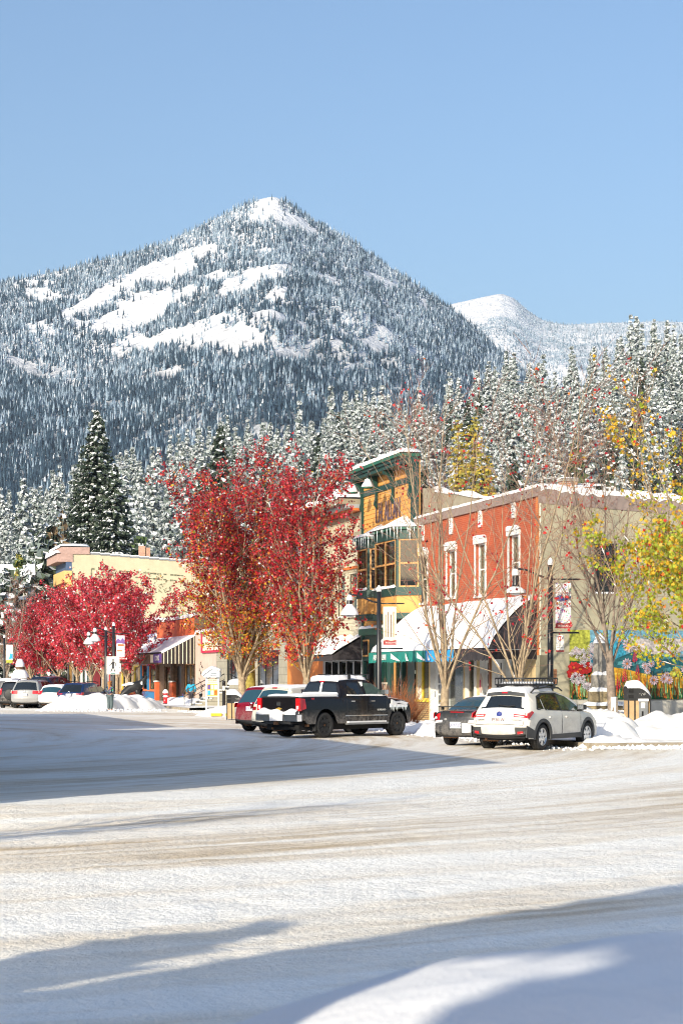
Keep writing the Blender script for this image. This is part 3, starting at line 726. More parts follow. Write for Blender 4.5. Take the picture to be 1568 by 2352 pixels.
def snowstrip(mb, s0, s1, n0, n1, z, h=.16, seed=0, n=None, wob=.06, zend=None):
    """lumpy snow lying along an edge"""
    n = n or max(6, int(abs(s1 - s0) / .25)); q = random.Random(seed + 3)
    hs_ = [h * (1 + (q.random() - .5) * .6) for _ in range(n + 1)]; ws = [wob * (q.random() - .5) for _ in range(n + 1)]
    for i in range(1, n): hs_[i] = (hs_[i - 1] + hs_[i] + hs_[i + 1]) / 3
    def zz(a): return z if zend is None else z + (zend - z) * a
    def fn(a, b_):
        i = min(n, int(a * n + .5)); s = s0 + (s1 - s0) * a; e = 1 if 0 < i < n else .25
        prof = [(0, -.01), (-.03, .45), (.04, .85), (.5, 1.05), (.96, .85), (1.03, .45), (1, -.01)]
        k = min(6, int(b_ * 6 + .5)); u, v_ = prof[k]
        return (s, n0 + (n1 - n0) * u + ws[i] * (1 if k < 3 else 0), zz(a) + v_ * hs_[i] * e)
    mb.grid(fn, n, 6, 'roof_snow')
# ---------------------------------------------------------------- brick building with beige side wall
s_b = s_at(955)          # left end of the brick front (negative)
root, off = bld('brick_building', 'red brick two storey corner shop building with beige side wall and snowy awning', s_b)
HB = 8.55
wins = []
for px, y0, y1, w_ in ((972, 1385, 1275, 1.25), (1037, 1372, 1262, 1.2), (1104, 1368, 1247, 1.2), (1181, 1355, 1228, 1.15)):
    s = s_at(px); wins.append((s - w_ / 2, s + w_ / 2, z_at(y0, s), z_at(y1, s)))
shop = [(s_at(940) + .0, s_at(983), 1.0, 2.75), (s_at(986), s_at(1013), .18, 2.7), (s_at(1018), s_at(1062), .45, 2.75), (s_at(1066), s_at(1090), .45, 2.75), (s_at(1100), s_at(1122), .18, 2.7), (s_at(1128), s_at(1153), .18, 2.75), (s_at(1158), s_at(1200), .6, 2.75)]
shop[0] = (s_b + .18, s_at(983), 1.0, 2.75)
mb = MB(off)
wall_holes(mb, s_b, -.42, 3.0, HB, wins, 0, 'brick_red', .25)
wall_holes(mb, s_b, -.42, 0, 3.0, shop, .03, 'tan_stucco', .3, 'white_paint')
mb.poly([(-.42, -.02, 2.8), (0, -.02, 2.8), (0, -.02, HB), (-.42, -.02, HB)], 'brick_orange'); mb.box(-.42, -.0, -.015, .3, 0, 2.8, 'stucco_beige')
mb.poly([(-.42, .001, 2.8), (-.42, -.02, 2.8), (-.42, -.02, HB), (-.42, .001, HB)], 'brick_orange')
mb.box(s_b + .1, s_at(983), -.01, .02, .1, .93, 'brick_tan')
DW = 14.; HE = HB - .057 * DW
# beige side wall (plane s=0) with an opening, seams as shallow grooves
hw = (2.08, 2.94, 5.04, 6.86)
ys = [-.02, hw[0], hw[1], DW]
def ztop(y): return HB - .057 * max(0, y)
for i in range(3):
    a, b_ = ys[i], ys[i + 1]
    zs_ = [0, 3.3, hw[2], hw[3]]
    for j in range(4):
        c = zs_[j]; top = j == 3
        if i == 1 and j == 2: continue
        if top: mb.poly([(0, a, c), (0, b_, c), (0, b_, ztop(b_)), (0, a, ztop(a))], 'stucco_beige')
        else: mb.poly([(0, a, c), (0, b_, c), (0, b_, zs_[j + 1]), (0, a, zs_[j + 1])], 'stucco_beige')
for zc in (3.3, 4.95): mb.box(-.002, .006, 1.0, DW, zc, zc + .025, 'siding_taupe')
mb.box(-.004, .02, -.03, .03, 2.8, HB, 'sign_cream')
mb.box(-.15, .0, hw[0], hw[0] + .001, hw[2], hw[3], 'dark_recess'); mb.box(-.15, -.0, hw[1] - .001, hw[1], hw[2], hw[3], 'dark_recess')
mb.poly([(s_b, DW, 0), (0, DW, 0), (0, DW, HE), (s_b, DW, HE)], 'stucco_beige'); mb.poly([(s_b, 0, 0), (s_b, DW, 0), (s_b, DW, HE), (s_b, 0, HB)], 'stucco_beige')
mb.build('wall', root)
mb = MB(off); mb.poly([(s_b, .0, HB - .25), (0, .0, HB - .25), (0, DW, HE - .25), (s_b, DW, HE - .25)], 'snow'); mb.build('roof', root)
mb = MB(off); mb.box(s_b, .03, -.09, .25, HB - .02, HB + .3, 'flashing_brown')
mb.poly([(.035, -.09, HB - .28), (.035, DW, HE - .28), (.035, DW, HE + .22), (.035, -.09, HB + .3)], 'flashing_brown')
mb.poly([(-.2, .25, HB + .28), (.035, .25, HB + .28), (.035, DW, HE + .22), (-.2, DW, HE + .22)], 'flashing_brown')
mb.poly([(.035, -.09, HB - .28), (0, -.09, HB - .28), (0, DW, HE - .28), (.035, DW, HE - .28)], 'flashing_brown')
o = mb.build('parapet_cap', root)
mb = MB(off); snowstrip(mb, s_b, .0, -.1, .25, HB + .295, .13, 4)
for (y0, y1) in ((0, 3.2), (3.2, 14)):
    n = int((y1 - y0) / .2)
    q = random.Random(5)
    hh = [.10 + .09 * q.random() + (.06 if y0 > 3 else 0) for _ in range(n + 1)]
    dr = [-.03 - (.09 if q.random() < .25 else .0) for _ in range(n + 1)]
    def fn(a, b_):
        i = min(n, int(a * n + .5)); y = y0 + (y1 - y0) * a; z = ztop(y) + .24 + .03 * (y < 1)
        pr = [(.055, dr[i]), (.06, .5 * hh[i]), (.0, hh[i]), (-.12, hh[i] * 1.05), (-.24, hh[i]), (-.26, -.02)]
        k = min(5, int(b_ * 5 + .5)); return (pr[k][0], y, z + pr[k][1])
    mb.grid(fn, n, 5, 'roof_snow')
mb.build('roof_snow', root)
for w_ in wins:
    a, b_, c, d_ = w_
    o = window(root, off, a, b_, c, d_, .2, glass='glass_green', mull=(0, 1), snow=False)
    h = MB(off)   # white hood with a snow-capped keystone
    h.box(a - .12, b_ + .12, -.09, .02, d_ - .02, d_ + .16, 'white_paint'); h.box(a - .07, a, -.05, .02, c, d_ - .02, 'white_paint'); h.box(b_, b_ + .07, -.05, .02, c, d_ - .02, 'white_paint')
    snowstrip(h, a - .14, b_ + .14, -.12, .0, d_ + .16, .16, int(a * 7), 10)
    h.build('window_hood', o)
    cx = (a + b_) / 2; pz = d_ + .62
    h = MB(off)
    h.prism([(cx - .17, pz), (cx + .17, pz), (cx + .2, pz + .35), (cx + .1, pz + .8), (cx, pz + 1.0), (cx - .1, pz + .8), (cx - .2, pz + .35)], -.06, -.001, 'white_paint')
    for k in range(7): h.box(cx - .1 + .012 * k, cx + .1 - .012 * k, -.075, -.062, pz + .12 + k * .09, pz + .15 + k * .09, 'steel_grey')
    h.build('wall_ornament', root)
window(root, off, *shop[0], .3, 'yellow_frame', .09, goods=True, mull=(0, 0), label='yellow framed shop window')
mb = MB(off); mb.box(shop[0][0] - .1, shop[0][1] + .06, -.07, .02, .93, 1.03, 'yellow_frame'); mb.build('window_ledge', root)
for k, (a, b_, c, d_) in enumerate(shop[1:]):
    if k in (0, 3, 4):
        mb = MB(off); n = 3
        mb.box(a, b_, .25, .3, c, d_, 'white_paint')
        fr = mb.build('door', root)
        g = MB(off)
        for j in range(5):
            zz = c + .25 + j * .44; g.box(a + (b_ - a) * .3, b_ - (b_ - a) * .3, .235, .248, zz, zz + .36, 'glass_dark')
        g.build('pane', fr); g = MB(off); g.tube([(a + .12, .21, 1.15), (a + .12, .21, 1.4)], .02, 'steel_grey', 6); g.build('handle', fr)
    else: window(root, off, a, b_, c, d_, .3, 'white_paint' if k != 2 else 'siding_taupe', .06, goods=True, mull=(0 if k < 3 else 1, 0), sill=False)
for px in (1092, 1125, 1156): s = s_at(px); mb = MB(off); mb.box(s - .07, s + .07, -.04, .03, .1, 3., 'brown_door' if px == 1125 else 'white_paint'); mb.build('pilaster', root)
a = s_at(1106); mb = MB(off); mb.prism([(a - .13, 1.5), (a, 1.38), (a + .13, 1.5), (a + .13, 1.95), (a + .06, 2.05), (a, 2.15), (a - .06, 2.05), (a - .13, 1.95)], -.06, -.02, 'pink_stucco'); mb.prism([(a - .05, 1.6), (a + .05, 1.6), (a + .05, 1.9), (a - .05, 1.9)], -.075, -.062, 'crimson_board'); mb.build('plaque', root)
# awning: long sloping canopy, hipped and rounded on the left, open gable end on the right
AW = 1.85; zA = 4.85; zB = 3.02; sL, sR = s_b - .75, -.3
def aw_fn(thk):
    def fn(a, b_):
        # a along, b from the wall top to the front edge
        s = sL + (sR - sL) * a; u = b_
        e = min(1, max(0, (s - sL)) / 2.3); e = math.sqrt(max(0, 1 - (1 - e) ** 2))
        prof = (1 - u) ** .92
        z = zB + (zA - zB) * prof * e + .26 * math.sin(math.pi * u) ** .8 * e
        n = -AW * u
        k = fbm(s * 1.1, u * 3, 3, 3)
        t = thk * (.75 + .5 * float(k)) * (1 if .0 < a < 1 else .35)
        if u > .98: t *= .3
        return (s, n - t * .35 * (u > .05), z + t)
    return fn
mb = MB(off); mb.grid(aw_fn(0), 60, 10, 'dark_awning')
pts = [aw_fn(0)(1., k / 10) for k in range(11)]
mb.poly([(sR, 0, zB)] + pts, 'dark_awning')
aw = mb.build('awning', root)
mb = MB(off); mb.grid(aw_fn(.17), 90, 14, 'roof_snow'); mb.build('awning_snow', aw)
def valance(a, b_, mat, h=.38):
    mb = MB(off); n = max(4, int((b_ - a) / .14))
    y = -AW - .02
    for i in range(n):
        x0 = a + (b_ - a) * i / n; x1 = a + (b_ - a) * (i + 1) / n; q = .03 * math.sin(i * 1.9); q2 = .03 * math.sin((i + 1) * 1.9); sc = .05 * (i % 3 != 1)
        mb.poly([(x0, y + q, zB - h - sc), (x1, y + q2, zB - h - sc * .4), (x1, y, zB + .03), (x0, y, zB + .03)], mat)
    return mb.build('valance', aw)
sa = lambda px: s_at(px, -AW)
valance(sa(848), sa(898), 'green_awning'); valance(sa(898), sa(978), 'green_awning'); valance(sa(978), sa(1042), 'blue_awning'); valance(sa(1042), sR, 'dark_awning')
textpart('ALPINE SUSHI', .34, 'sign_white', aw, TM((sa(850) + sa(898)) / 2 + .1 - off[0], -AW - .07, zB - .2), 'lettering', sx=.95)
q = MB(off)
for k, (p0, p1) in enumerate(((900, 922), (934, 941), (960, 980), (984, 990))):
    a, b_ = sa(p0), sa(p1); q.poly([(a, -AW - .06, zB - .02), (b_, -AW - .06, zB - .36), (b_ - .3, -AW - .06, zB - .36), (a, -AW - .06, zB - .25)], 'roof_snow')
q.build('awning_snow', aw)
mb = MB(off)
for i in range(2): mb.poly([(sR + .005, -AW, zB - .36), (sR + .005, 0, zB - .36), (sR + .005, 0, zB - .01), (sR + .005, -AW, zB - .01)], 'dark_awning')
mb.box(sR, sR + .03, -AW, 0, zB - .03, zB, 'steel_grey'); mb.build('valance', aw)
# side window
mb = MB(off); mb.box(-.1, .02, hw[0], hw[0] + .08, hw[2], hw[3], 'black_metal'); mb.box(-.1, .02, hw[1] - .08, hw[1], hw[2], hw[3], 'black_metal'); mb.box(-.1, .02, hw[0] + .08, hw[1] - .08, hw[2], hw[2] + .08, 'black_metal'); mb.box(-.1, .02, hw[0] + .08, hw[1] - .08, hw[3] - .08, hw[3], 'black_metal'); mb.box(-.09, -.01, hw[0] + .08, hw[1] - .08, 5.7, 5.74, 'black_metal')
snow_l = mb.build('window', root); g = MB(off); g.box(-.12, -.08, hw[0], hw[1], hw[2], hw[3], 'glass_dark'); g.box(-.02, .03, hw[0], hw[1], hw[2], hw[2] + .06, 'roof_snow'); g.build('pane', snow_l)
mb = MB(off); mb.box(.0, .18, .9, DW, .1, 1.16, 'concrete'); mb.box(.001, .02, 1.12, DW, 1.16, 1.2, 'concrete'); mb.build('ledge', root)
mb = MB(off); mb.box(.002, .03, .28, .62, 1.75, 2.3, 'brown_door'); mb.box(.03, .034, .33, .57, 1.8, 2.25, 'rust'); mb.build('plaque', root)
mb = MB(off); mb.tube([(.05, .45, .2), (.05, .45, 1.2)], .03, 'steel_grey', 6); mb.build('pipe', root)
# painted mural: flowers in front of a lake and a golden field (flat paint on the wall)
for nm, c in (('mu_sky', (.22, .50, .66)), ('mu_lake', (.05, .42, .62)), ('mu_cloud', (.78, .70, .66)), ('mu_teal', (.02, .16, .19)), ('mu_teal2', (.10, .38, .42)), ('mu_gold', (.80, .42, .03)), ('mu_gold2', (.86, .62, .10)), ('mu_green', (.02, .13, .05)), ('mu_green2', (.16, .30, .06)), ('mu_leaf', (.30, .55, .25)), ('mu_brown', (.25, .08, .02)), ('mu_red', (.62, .02, .02)), ('mu_mag', (.58, .01, .09)), ('mu_pink', (.78, .58, .66)), ('mu_white', (.80, .76, .80)), ('mu_yel', (.85, .68, .05)), ('mu_or', (.75, .2, .03)), ('mu_lime', (.55, .58, .08))):
    pm(nm, tuple(k * .62 for k in c), .85, var=.42, scale=11.)
mu = MB(off); q = random.Random(9); lay = [.0]
def mp(pts, m, l): mu.poly([(.010 + l * .004, p[0], p[1]) for p in pts], m)
z0, z1 = 1.2, 3.72; y0m, y1m = 1.12, 13.5
mp([(y0m, z0), (y1m, z0), (y1m, z1), (y0m, z1)], 'mu_green', 0)
mp([(y0m, 2.6), (y1m, 2.3), (y1m, z1), (y0m, z1)], 'mu_lime', 1)
mp([(2.0, 2.3), (y1m, 2.0), (y1m, z1 - .003), (1.9, z1 - .003)], 'mu_sky', 2)
mp([(1.9, 2.5), (3.2, 2.55), (3.4, 3.2), (2.6, 3.4), (1.9, 3.3)], 'mu_lake', 3)
for k in range(9): x = 3.2 + k * .7; mp([(x, 3.0 + .1 * (k % 2)), (x + .5, 2.8), (x + 1.1, 3.05), (x + .9, 3.4), (x + .3, 3.45)], 'mu_cloud', 4 + k % 2)
mp([(2.5, 1.9), (13.4, 1.5), (13.4, 2.6), (9, 2.75), (5, 2.75), (3.6, 2.95), (2.7, 2.6)], 'mu_teal', 7)
for k in range(30): x = 2.9 + q.random() * 9; z = 2.2 + q.random() * .5; mp([(x, z), (x + .4, z + .05), (x + .35, z + .17), (x + .05, z + .12)], 'mu_teal2', 8)
mp([(1.9, 1.3), (13.4, 1.3), (13.4, 1.95), (6, 2.0), (4.4, 2.05), (3.3, 2.3), (2.2, 2.45), (1.9, 2.1)], 'mu_gold', 9)
for k in range(80): x = 2.2 + q.random() * 10; z = 1.5 + q.random() * .6; mp([(x, z), (x + .35, z + .03), (x + .33, z + .08), (x, z + .06)], 'mu_gold2', 10 + k % 2)
mp([(1.9, z0 + .003), (13.4, z0 + .003), (13.4, 1.5), (8, 1.62), (4, 1.6), (1.9, 1.8)], 'mu_green', 12)
for k in range(560):      # blades and stems
    x = y0m + q.random() * 11; h = .25 + q.random() * .75; ln_ = (q.random() - .5) * .4; w_ = .012 + q.random() * .02; z = z0 + q.random() * .25
    mp([(x - w_, z), (x + w_, z), (min(13.4, max(y0m, x + ln_ * .5)) + w_, z + h * .6), (min(13.4, max(y0m, x + ln_)), z + h)], q.choice(['mu_green2', 'mu_brown', 'mu_leaf', 'mu_gold', 'mu_green', 'mu_green2', 'mu_or', 'mu_brown']), 13 + k % 7)
def petals(x, z, r_, n, m, mc, l, w_=.33):
    for k in range(n):
        a = 2 * math.pi * k / n + .2; ca, sa_ = math.cos(a), math.sin(a); s_, c_ = -sa_ * r_ * w_, ca * r_ * w_
        mp([(x + ca * r_ * .15, z + sa_ * r_ * .15), (x + ca * r_ * .7 + s_, z + sa_ * r_ * .7 + c_), (x + ca * r_, z + sa_ * r_), (x + ca * r_ * .7 - s_, z + sa_ * r_ * .7 - c_)], m, l + (k % 3))
    mp([(x + math.cos(t) * r_ * .22, z + math.sin(t) * r_ * .2) for t in [i * .785 for i in range(8)]], mc, l + 4)
def cluster(x, z, r_, l):
    for k in range(int(60 * r_ / .4)):
        a = q.random() * 6.3; d = r_ * math.sqrt(q.random()); petals(x + math.cos(a) * d, z + math.sin(a) * d * .8, .07, 4, q.choice(['mu_white', 'mu_white', 'mu_pink']), 'mu_white', l + (k % 4) * 5)
for (x, z) in ((1.25, 2.35), (1.5, 2.3), (1.4, 2.2), (1.75, 2.35), (1.2, 2.15)): petals(x, z, .24, 7, 'mu_red', 'mu_or', 21, .4)
cluster(1.75, 2.72, .42, 26); cluster(1.38, 1.95, .26, 26); cluster(1.75, 1.7, .17, 26); cluster(1.3, 2.9, .2, 26); cluster(2.0, 3.1, .2, 26)
for (x, z, r_) in ((3.3, 2.5, .22), (3.35, 3.2, .26), (4.0, 2.42, .15), (4.25, 2.5, .15), (4.1, 2.25, .15), (4.35, 1.9, .2), (4.75, 1.95, .18), (4.95, 1.9, .17), (4.85, 2.1, .12), (5.6, 2.3, .2), (6.4, 2.1, .2), (7.2, 2.4, .2)): petals(x, z, r_, 11, 'mu_pink', 'mu_or', 30, .16)
for (x, z) in ((5.2, 2.28), (5.35, 2.12), (5.1, 2.14), (6.0, 2.5)): petals(x, z, .14, 9, 'mu_yel', 'mu_or', 30, .2)
for (x, z, h) in ((3.6, 2.75, .42), (3.7, 2.25, .34), (3.2, 2.05, .45), (3.75, 1.95, .25), (2.95, 1.75, .4), (5.6, 1.9, .35), (6.8, 2.3, .4)):
    for k in range(13):
        t_ = k / 12; sd_ = 1 if k % 2 else -1; w2_ = h * .30 * (1 - .75 * t_); zb_ = z - h * .5 + h * .95 * t_
        mp([(x, zb_), (x + sd_ * w2_ * .55, zb_ + h * .05), (x + sd_ * w2_, zb_ + h * .26), (x + sd_ * w2_ * .3, zb_ + h * .17)], 'mu_mag' if k % 3 else 'mu_red', 36 + k % 2)
for k in range(14): x = y0m + .1 + q.random() * .8; mp([(x, z0 + .1), (x + .02, z0 + .1), (x + .02 + (q.random() - .5) * .4, z0 + .9), (x - .01 + (q.random() - .5) * .4, z0 + .8)], 'mu_leaf' if k % 2 else 'mu_or', 20)
mu.build('mural', root)
# roof-top items
t_ = lambda px: (px - CXP) / FP
def side_n(px): k = t_(px); return (k * CO.y - CO.x) / (.967 - .256 * k)
c = thing('roof_chimney', 'square brick chimney stack with snowy cap on the beige wall roof', 'chimney', SW(-1.2, side_n(1335), HB - .3), SANG)
mb = MB(); mb.box(-.38, .05, -.3, .3, 0, .95, 'brick_chimney'); mb.box(-.42, .09, -.34, .34, .95, 1.03, 'concrete'); mb.box(.0, .35, .0, .8, 0, .72, 'brick_chimney'); mb.build('stack', c)
mb = MB(); snowstrip(mb, -.42, .09, -.34, .34, 1.03, .08, 1, 6); snowstrip(mb, .07, .35, .0, .8, .72, .07, 2, 6); mb.build('snow_cap', c)
c = thing('roof_frame', 'white metal frame of bars standing on the roof behind the chimney', 'frame', SW(-1.6, side_n(1350) + .2, HB - .35), SANG)
mb = MB()
for i, y in enumerate((0, .55, 1.1, 1.3, 1.5)): mb.box(-.04, .04, y - .03, y + .03, 0, .98 - (.1 if i > 2 else 0), 'white_paint')
mb.box(-.04, .04, 0, 1.1, .9, .98, 'white_paint'); mb.box(-.03, .03, 0, 1.5, .28, .33, 'white_paint'); mb.box(-.03, .03, 1.1, 1.5, .82, .87, 'white_paint'); mb.build('frame', c)
mb = MB(); mb.box(-.2, .2, .5, .8, .1, .42, 'orange_stucco'); mb.build('orange_box', c)
c = thing('roof_vent', 'small white ventilation box with snow on the brick building roof', 'roof vent', SW(-2.2, .4, HB - .3), SANG)
mb = MB(); mb.box(-.5, .5, 0, .9, 0, .7, 'white_paint'); 
for k in range(5): mb.box(.5, .52, .1 + k * .15, .2 + k * .15, .35, .6, 'steel_grey')
mb.build('housing', c); mb = MB(); snowstrip(mb, -.55, .55, -.05, .95, .7, .16, 6, 8); mb.build('snow_cap', c)
# ---------------------------------------------------------------- brown block behind the brick building
root, off = bld('back_building', 'plain brown upper wall with snowy edge rising behind the brick front', s_b - .3, .2)
mb = MB(off); ZBk = 10.1
mb.poly([(s_b - .05, .9, 6), (s_b - .05, 7.5, 6), (s_b - .05, 7.5, ZBk - .75), (s_b - .05, .9, ZBk)], 'siding_taupe'); mb.poly([(s_b - .05, 7.5, 6), (s_b - 6, 7.5, 6), (s_b - 6, 7.5, ZBk - .75), (s_b - .05, 7.5, ZBk - .75)], 'siding_taupe')
mb.poly([(s_b - .05, .9, ZBk), (s_b - .05, 7.5, ZBk - .75), (s_b - 8, 7.5, ZBk - .75), (s_b - 8, .9, ZBk)], 'snow'); mb.poly([(s_b - .05, .9, 6), (s_b - .05, .9, ZBk), (s_b - 8, .9, ZBk), (s_b - 8, .9, 6)], 'siding_taupe'); mb.build('wall', root)
mb = MB(off)
n = 30
def fn(a, b_):
    y = .8 + 6.8 * a; z = ZBk - .75 * a; k = min(4, int(b_ * 4 + .5)); pr = [(.06, -.05), (.07, .1), (0, .2), (-.2, .22), (-.3, 0)]
    return (s_b - .05 + pr[k][0], y, z + pr[k][1] * (.8 + .4 * math.sin(a * 31)))
mb.grid(fn, n, 4, 'roof_snow'); mb.box(s_b - .1, s_b + .0, .9, 7.5, ZBk - 1.3, ZBk - 1.25, 'flashing_brown'); mb.build('roof_snow', root)
# ---------------------------------------------------------------- yellow tower front
sA, sB = s_at(835), s_b
root, off = bld('tower_building', 'tall narrow yellow clapboard false front shop with green trim and bracketed cornice', sA)
HT = 11.2
mb = MB(off)
siding(mb, sA + .25, sB - .3, 4.0, HT, [], -.04, 'siding_yellow', .2)
mb.box(sA, sB, -.02, .2, 3.6, HT + .3, 'siding_yellow'); mb.box(sA, sB - .05, .35, 1.0, 8, 10.2, 'siding_taupe')
mb.build('wall', root)
mb = MB(off)
for (a, b_, z0, z1) in ((sA, sA + .28, 3.3, HT + .2), (sB - .42, sB + .02, 3.3, HT + .2), (sA + .28, sB - .42, 10.5, 10.75)): mb.box(a, b_, -.12, -.0, z0, z1, 'green_trim')
mb.box(sB - .1, sB + .04, -.0, .12, 8.4, HT + .2, 'green_trim')
mb.build('trim', root)
mb = MB(off)      # cornice: box with stepped moulding and four curved brackets
mb.box(sA - .12, sB + .04, -.62, .12, HT + .05, HT + .22, 'green_trim'); mb.box(sA - .16, sB + .06, -.7, .14, HT + .222, HT + .36, 'green_trim'); mb.box(sA - .2, sB + .08, -.8, .16, HT + .362, HT + .5, 'green_light')
mb.box(sA - .1, sA - .0, -.1, .2, HT - .6, HT + .06, 'green_trim')
co2 = mb.build('cornice', root)
for s in (sA + .1, sA + 2.6, sA + 5.3, sB - .55):
    b2 = MB(off); pr = [(-.1, HT + .04), (-.6, HT + .04), (-.6, HT - .12)] + [(-.52 + .34 * math.sin(t * 1.57), HT - .12 - .8 * (1 - math.cos(t * 1.57))) for t in (.2, .4, .6, .8, 1.)] + [(-.26, HT - 1.25), (-.12, HT - 1.45)]
    b2.prism([(p[0], p[1]) for p in pr], s, s + .17, 'green_trim', axis='x'); b2.build('bracket', co2)
mb = MB(off); snowstrip(mb, sA - .22, sB + .1, -.8, .22, HT + .5, .22, 9, 40); mb.build('cornice_snow', co2)
for k, s in enumerate((sA + .55 - 1.3, sA + 2.0, sA + 4.6)):
    mb = MB(off); z = 10.5
    mb.tube([(s + .3, -.1, z + .3), (s + .3, -.35, z + .75), (s + .28, -.75, z + .95), (s + .22, -1.1, z + .8), (s + .2, -1.15, z + .35)], .03, 'black_metal', 6)
    mb.lathe([(.05, .3), (.12, .2), (.26, -.02), (.27, -.06)], 'green_light', 12, (s + .2, -1.15, z + .05)); mb.lathe([(.0, .36), (.12, .3), (.25, .06), (.29, -.03)], 'roof_snow', 12, (s + .2, -1.15, z + .08))
    mb.build('gooseneck_lamp', root)
zt = z_at(1180, s_at(880)); textpart('T.H. ALLAN', 1.3, 'ink_sign', root, TM((sA + sB) / 2 + .1 - off[0], -.1, 9.5), 'lettering', ext=.015, sx=.62)
# bays
for (pa, pb, y0, y1) in ((833, 876, 1372, 1238), (873, 944, 1370, 1222)):
    D = .95; a, b_ = s_at(pa, -.5) + .25, s_at(pb, -.5) - .15
    z0 = z_at(y0, a, -D) + .25; z1 = z_at(y1, a, -D) - .15
    bay = MB(off)
    o0 = [(a, 0), (a + .5, -D), (b_ - .5, -D), (b_, 0)]
    def ring(z, e=0): return [(a - e, 0, z), (a + .5 - e * .6, -D - e, z), (b_ - .5 + e * .6, -D - e, z), (b_ + e, 0, z)]
    def band(zl, zh, e, m):
        r0, r1 = ring(zl, e), ring(zh, e)
        for i in range(3): bay.poly([r0[i], r0[i + 1], r1[i + 1], r1[i]], m)
        bay.poly(r0[::-1], m); bay.poly(r1, m)
    band(z0 - 1.35, z0 - 1.1, .08, 'green_trim'); band(z0 - 1.1, z0 - .35, 0, 'siding_yellow'); band(z0 - .35, z0, .06, 'green_trim'); band(z1 - .42, z1, .08, 'green_trim'); band(z1, z1 + .12, .2, 'green_light')
    for i, (p, p2) in enumerate(((o0[0], o0[1]), (o0[1], o0[2]), (o0[2], o0[3]))):
        L_ = math.hypot(p2[0] - p[0], p2[1] - p[1]); an = math.atan2(p2[1] - p[1], p2[0] - p[0])
        Mx = Matrix.Translation((p[0], p[1], 0)) @ Matrix.Rotation(an, 4, 'Z')
        bay.box(0, .1, -.02, .1, z0, z1 - .42, 'green_trim', Mx); bay.box(L_ - .1, L_, -.02, .1, z0, z1 - .42, 'green_trim', Mx)
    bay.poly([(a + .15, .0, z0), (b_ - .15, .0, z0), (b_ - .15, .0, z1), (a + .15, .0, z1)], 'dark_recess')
    bo = bay.build('bay_window', root)
    for i, (p, p2) in enumerate(((o0[0], o0[1]), (o0[1], o0[2]), (o0[2], o0[3]))):
        L_ = math.hypot(p2[0] - p[0], p2[1] - p[1]); an = math.atan2(p2[1] - p[1], p2[0] - p[0])
        Mx = Matrix.Translation((p[0], p[1], 0)) @ Matrix.Rotation(an, 4, 'Z')
        spans = [(.1, L_ - .1)] if L_ < 2.2 else [(.1, L_ / 2), (L_ / 2, L_ - .1)]
        for (u0, u1) in spans:
            f = MB(off); w_ = .065; zh = z1 - .42
            for (x0, x1, c, d_) in ((u0, u0 + w_, z0, zh), (u1 - w_, u1, z0, zh), (u0 + w_, u1 - w_, z0, z0 + w_), (u0 + w_, u1 - w_, zh - w_, zh), (u0 + w_, u1 - w_, (z0 + zh) / 2 - .04, (z0 + zh) / 2 + .04)): f.box(x0, x1, -.035, .05, c, d_, 'wood_frame', Mx)
            fo = f.build('sash', bo); g = MB(off); g.box(u0 + w_, u1 - w_, -.01, .0, z0 + w_, zh - w_, 'shop_glass' if i < 2 else 'glass_dark', Mx)
            n = int((u1 - u0) / .1)
            for j in range(n):
                if .25 < j / n < .5 or i == 2: continue
                x = u0 + .05 + (u1 - u0 - .1) * j / n; g.box(x, x + .07, .14 + .03 * (j % 2), .17 + .03 * (j % 2), z0, zh, 'curtain', Mx)
            g.build('pane', fo)
    sn = MB(off)   # deep snow roof, highest against the wall, with icicles
    def fn(u, v_):
        r0 = ring(0, .28); k = u * 3; i = min(2, int(k)); t = k - i
        p = Vector(r0[i]).lerp(Vector(r0[i + 1]), t); c_ = Vector(((a + b_) / 2, .0, 0))
        q_ = p.lerp(c_, v_ ** 1.0); h = [.0, .16, .22, .36, .5, .62][min(5, int(v_ * 5 + .5))]
        return (q_.x, min(q_.y, .0), z1 + .1 + h * (1 + .12 * math.sin(u * 23)))
    sn.grid(fn, 24, 5, 'roof_snow')
    ic = sn; q = random.Random(3)
    for k in range(34):
        u = q.random() * 3; i = min(2, int(u)); r0 = ring(z1 + .12, .22); p = Vector(r0[i]).lerp(Vector(r0[i + 1]), u - i); l = .15 + .5 * q.random() ** 2
        ic.tube([p, p - Vector((0, 0, l * .6)), p - Vector((0, 0, l))], [.022, .012, .002], 'ice', 5)
    sn.build('bay_snow', bo)
    sn = MB(off); snowstrip(sn, a + .5, b_ - .5, -D - .12, -D + .02, z0 - .02, .12, 7, 12); sn.build('sill_snow', bo)
# ground floor: green storefront
GF = [(s_at(838), s_at(862), 1.1, 2.75), (s_at(866), s_at(893), .9, 2.8), (s_at(899), s_at(923), .5, 2.85), (s_at(926), s_at(939), .2, 2.7)]
mb = MB(off); wall_holes(mb, sA, sB, 0, 4.2, GF, -.06, 'green_trim', .25, 'green_trim')
mb.box(sA, sB, -.25, -.065, 3.95, 4.25, 'green_light'); mb.box(s_at(866), s_at(893), .19, .21, .8, 2.9, 'green_light'); mb.build('storefront', root)
window(root, off, *GF[0], .19, 'wood_frame', .08, goods=True, mull=(0, 0)); window(root, off, *GF[2], .19, 'wood_frame', .08, goods=True, mull=(0, 0))
mb = MB(off); mb.box(GF[3][0], GF[3][1], .14, .2, .2, 2.7, 'brown_door'); dd = mb.build('door', root); mb = MB(off); mb.box(GF[3][0] + .2, GF[3][1] - .2, .125, .138, .6, 2.5, 'glass_dark'); mb.build('pane', dd)
a, b_ = GF[1][0], GF[1][1]
mb = MB(off)
for k in range(6): mb.box(a + .1 + k * .35, a + .13 + k * .35, .17, .188, .8, 2.8, 'green_trim')
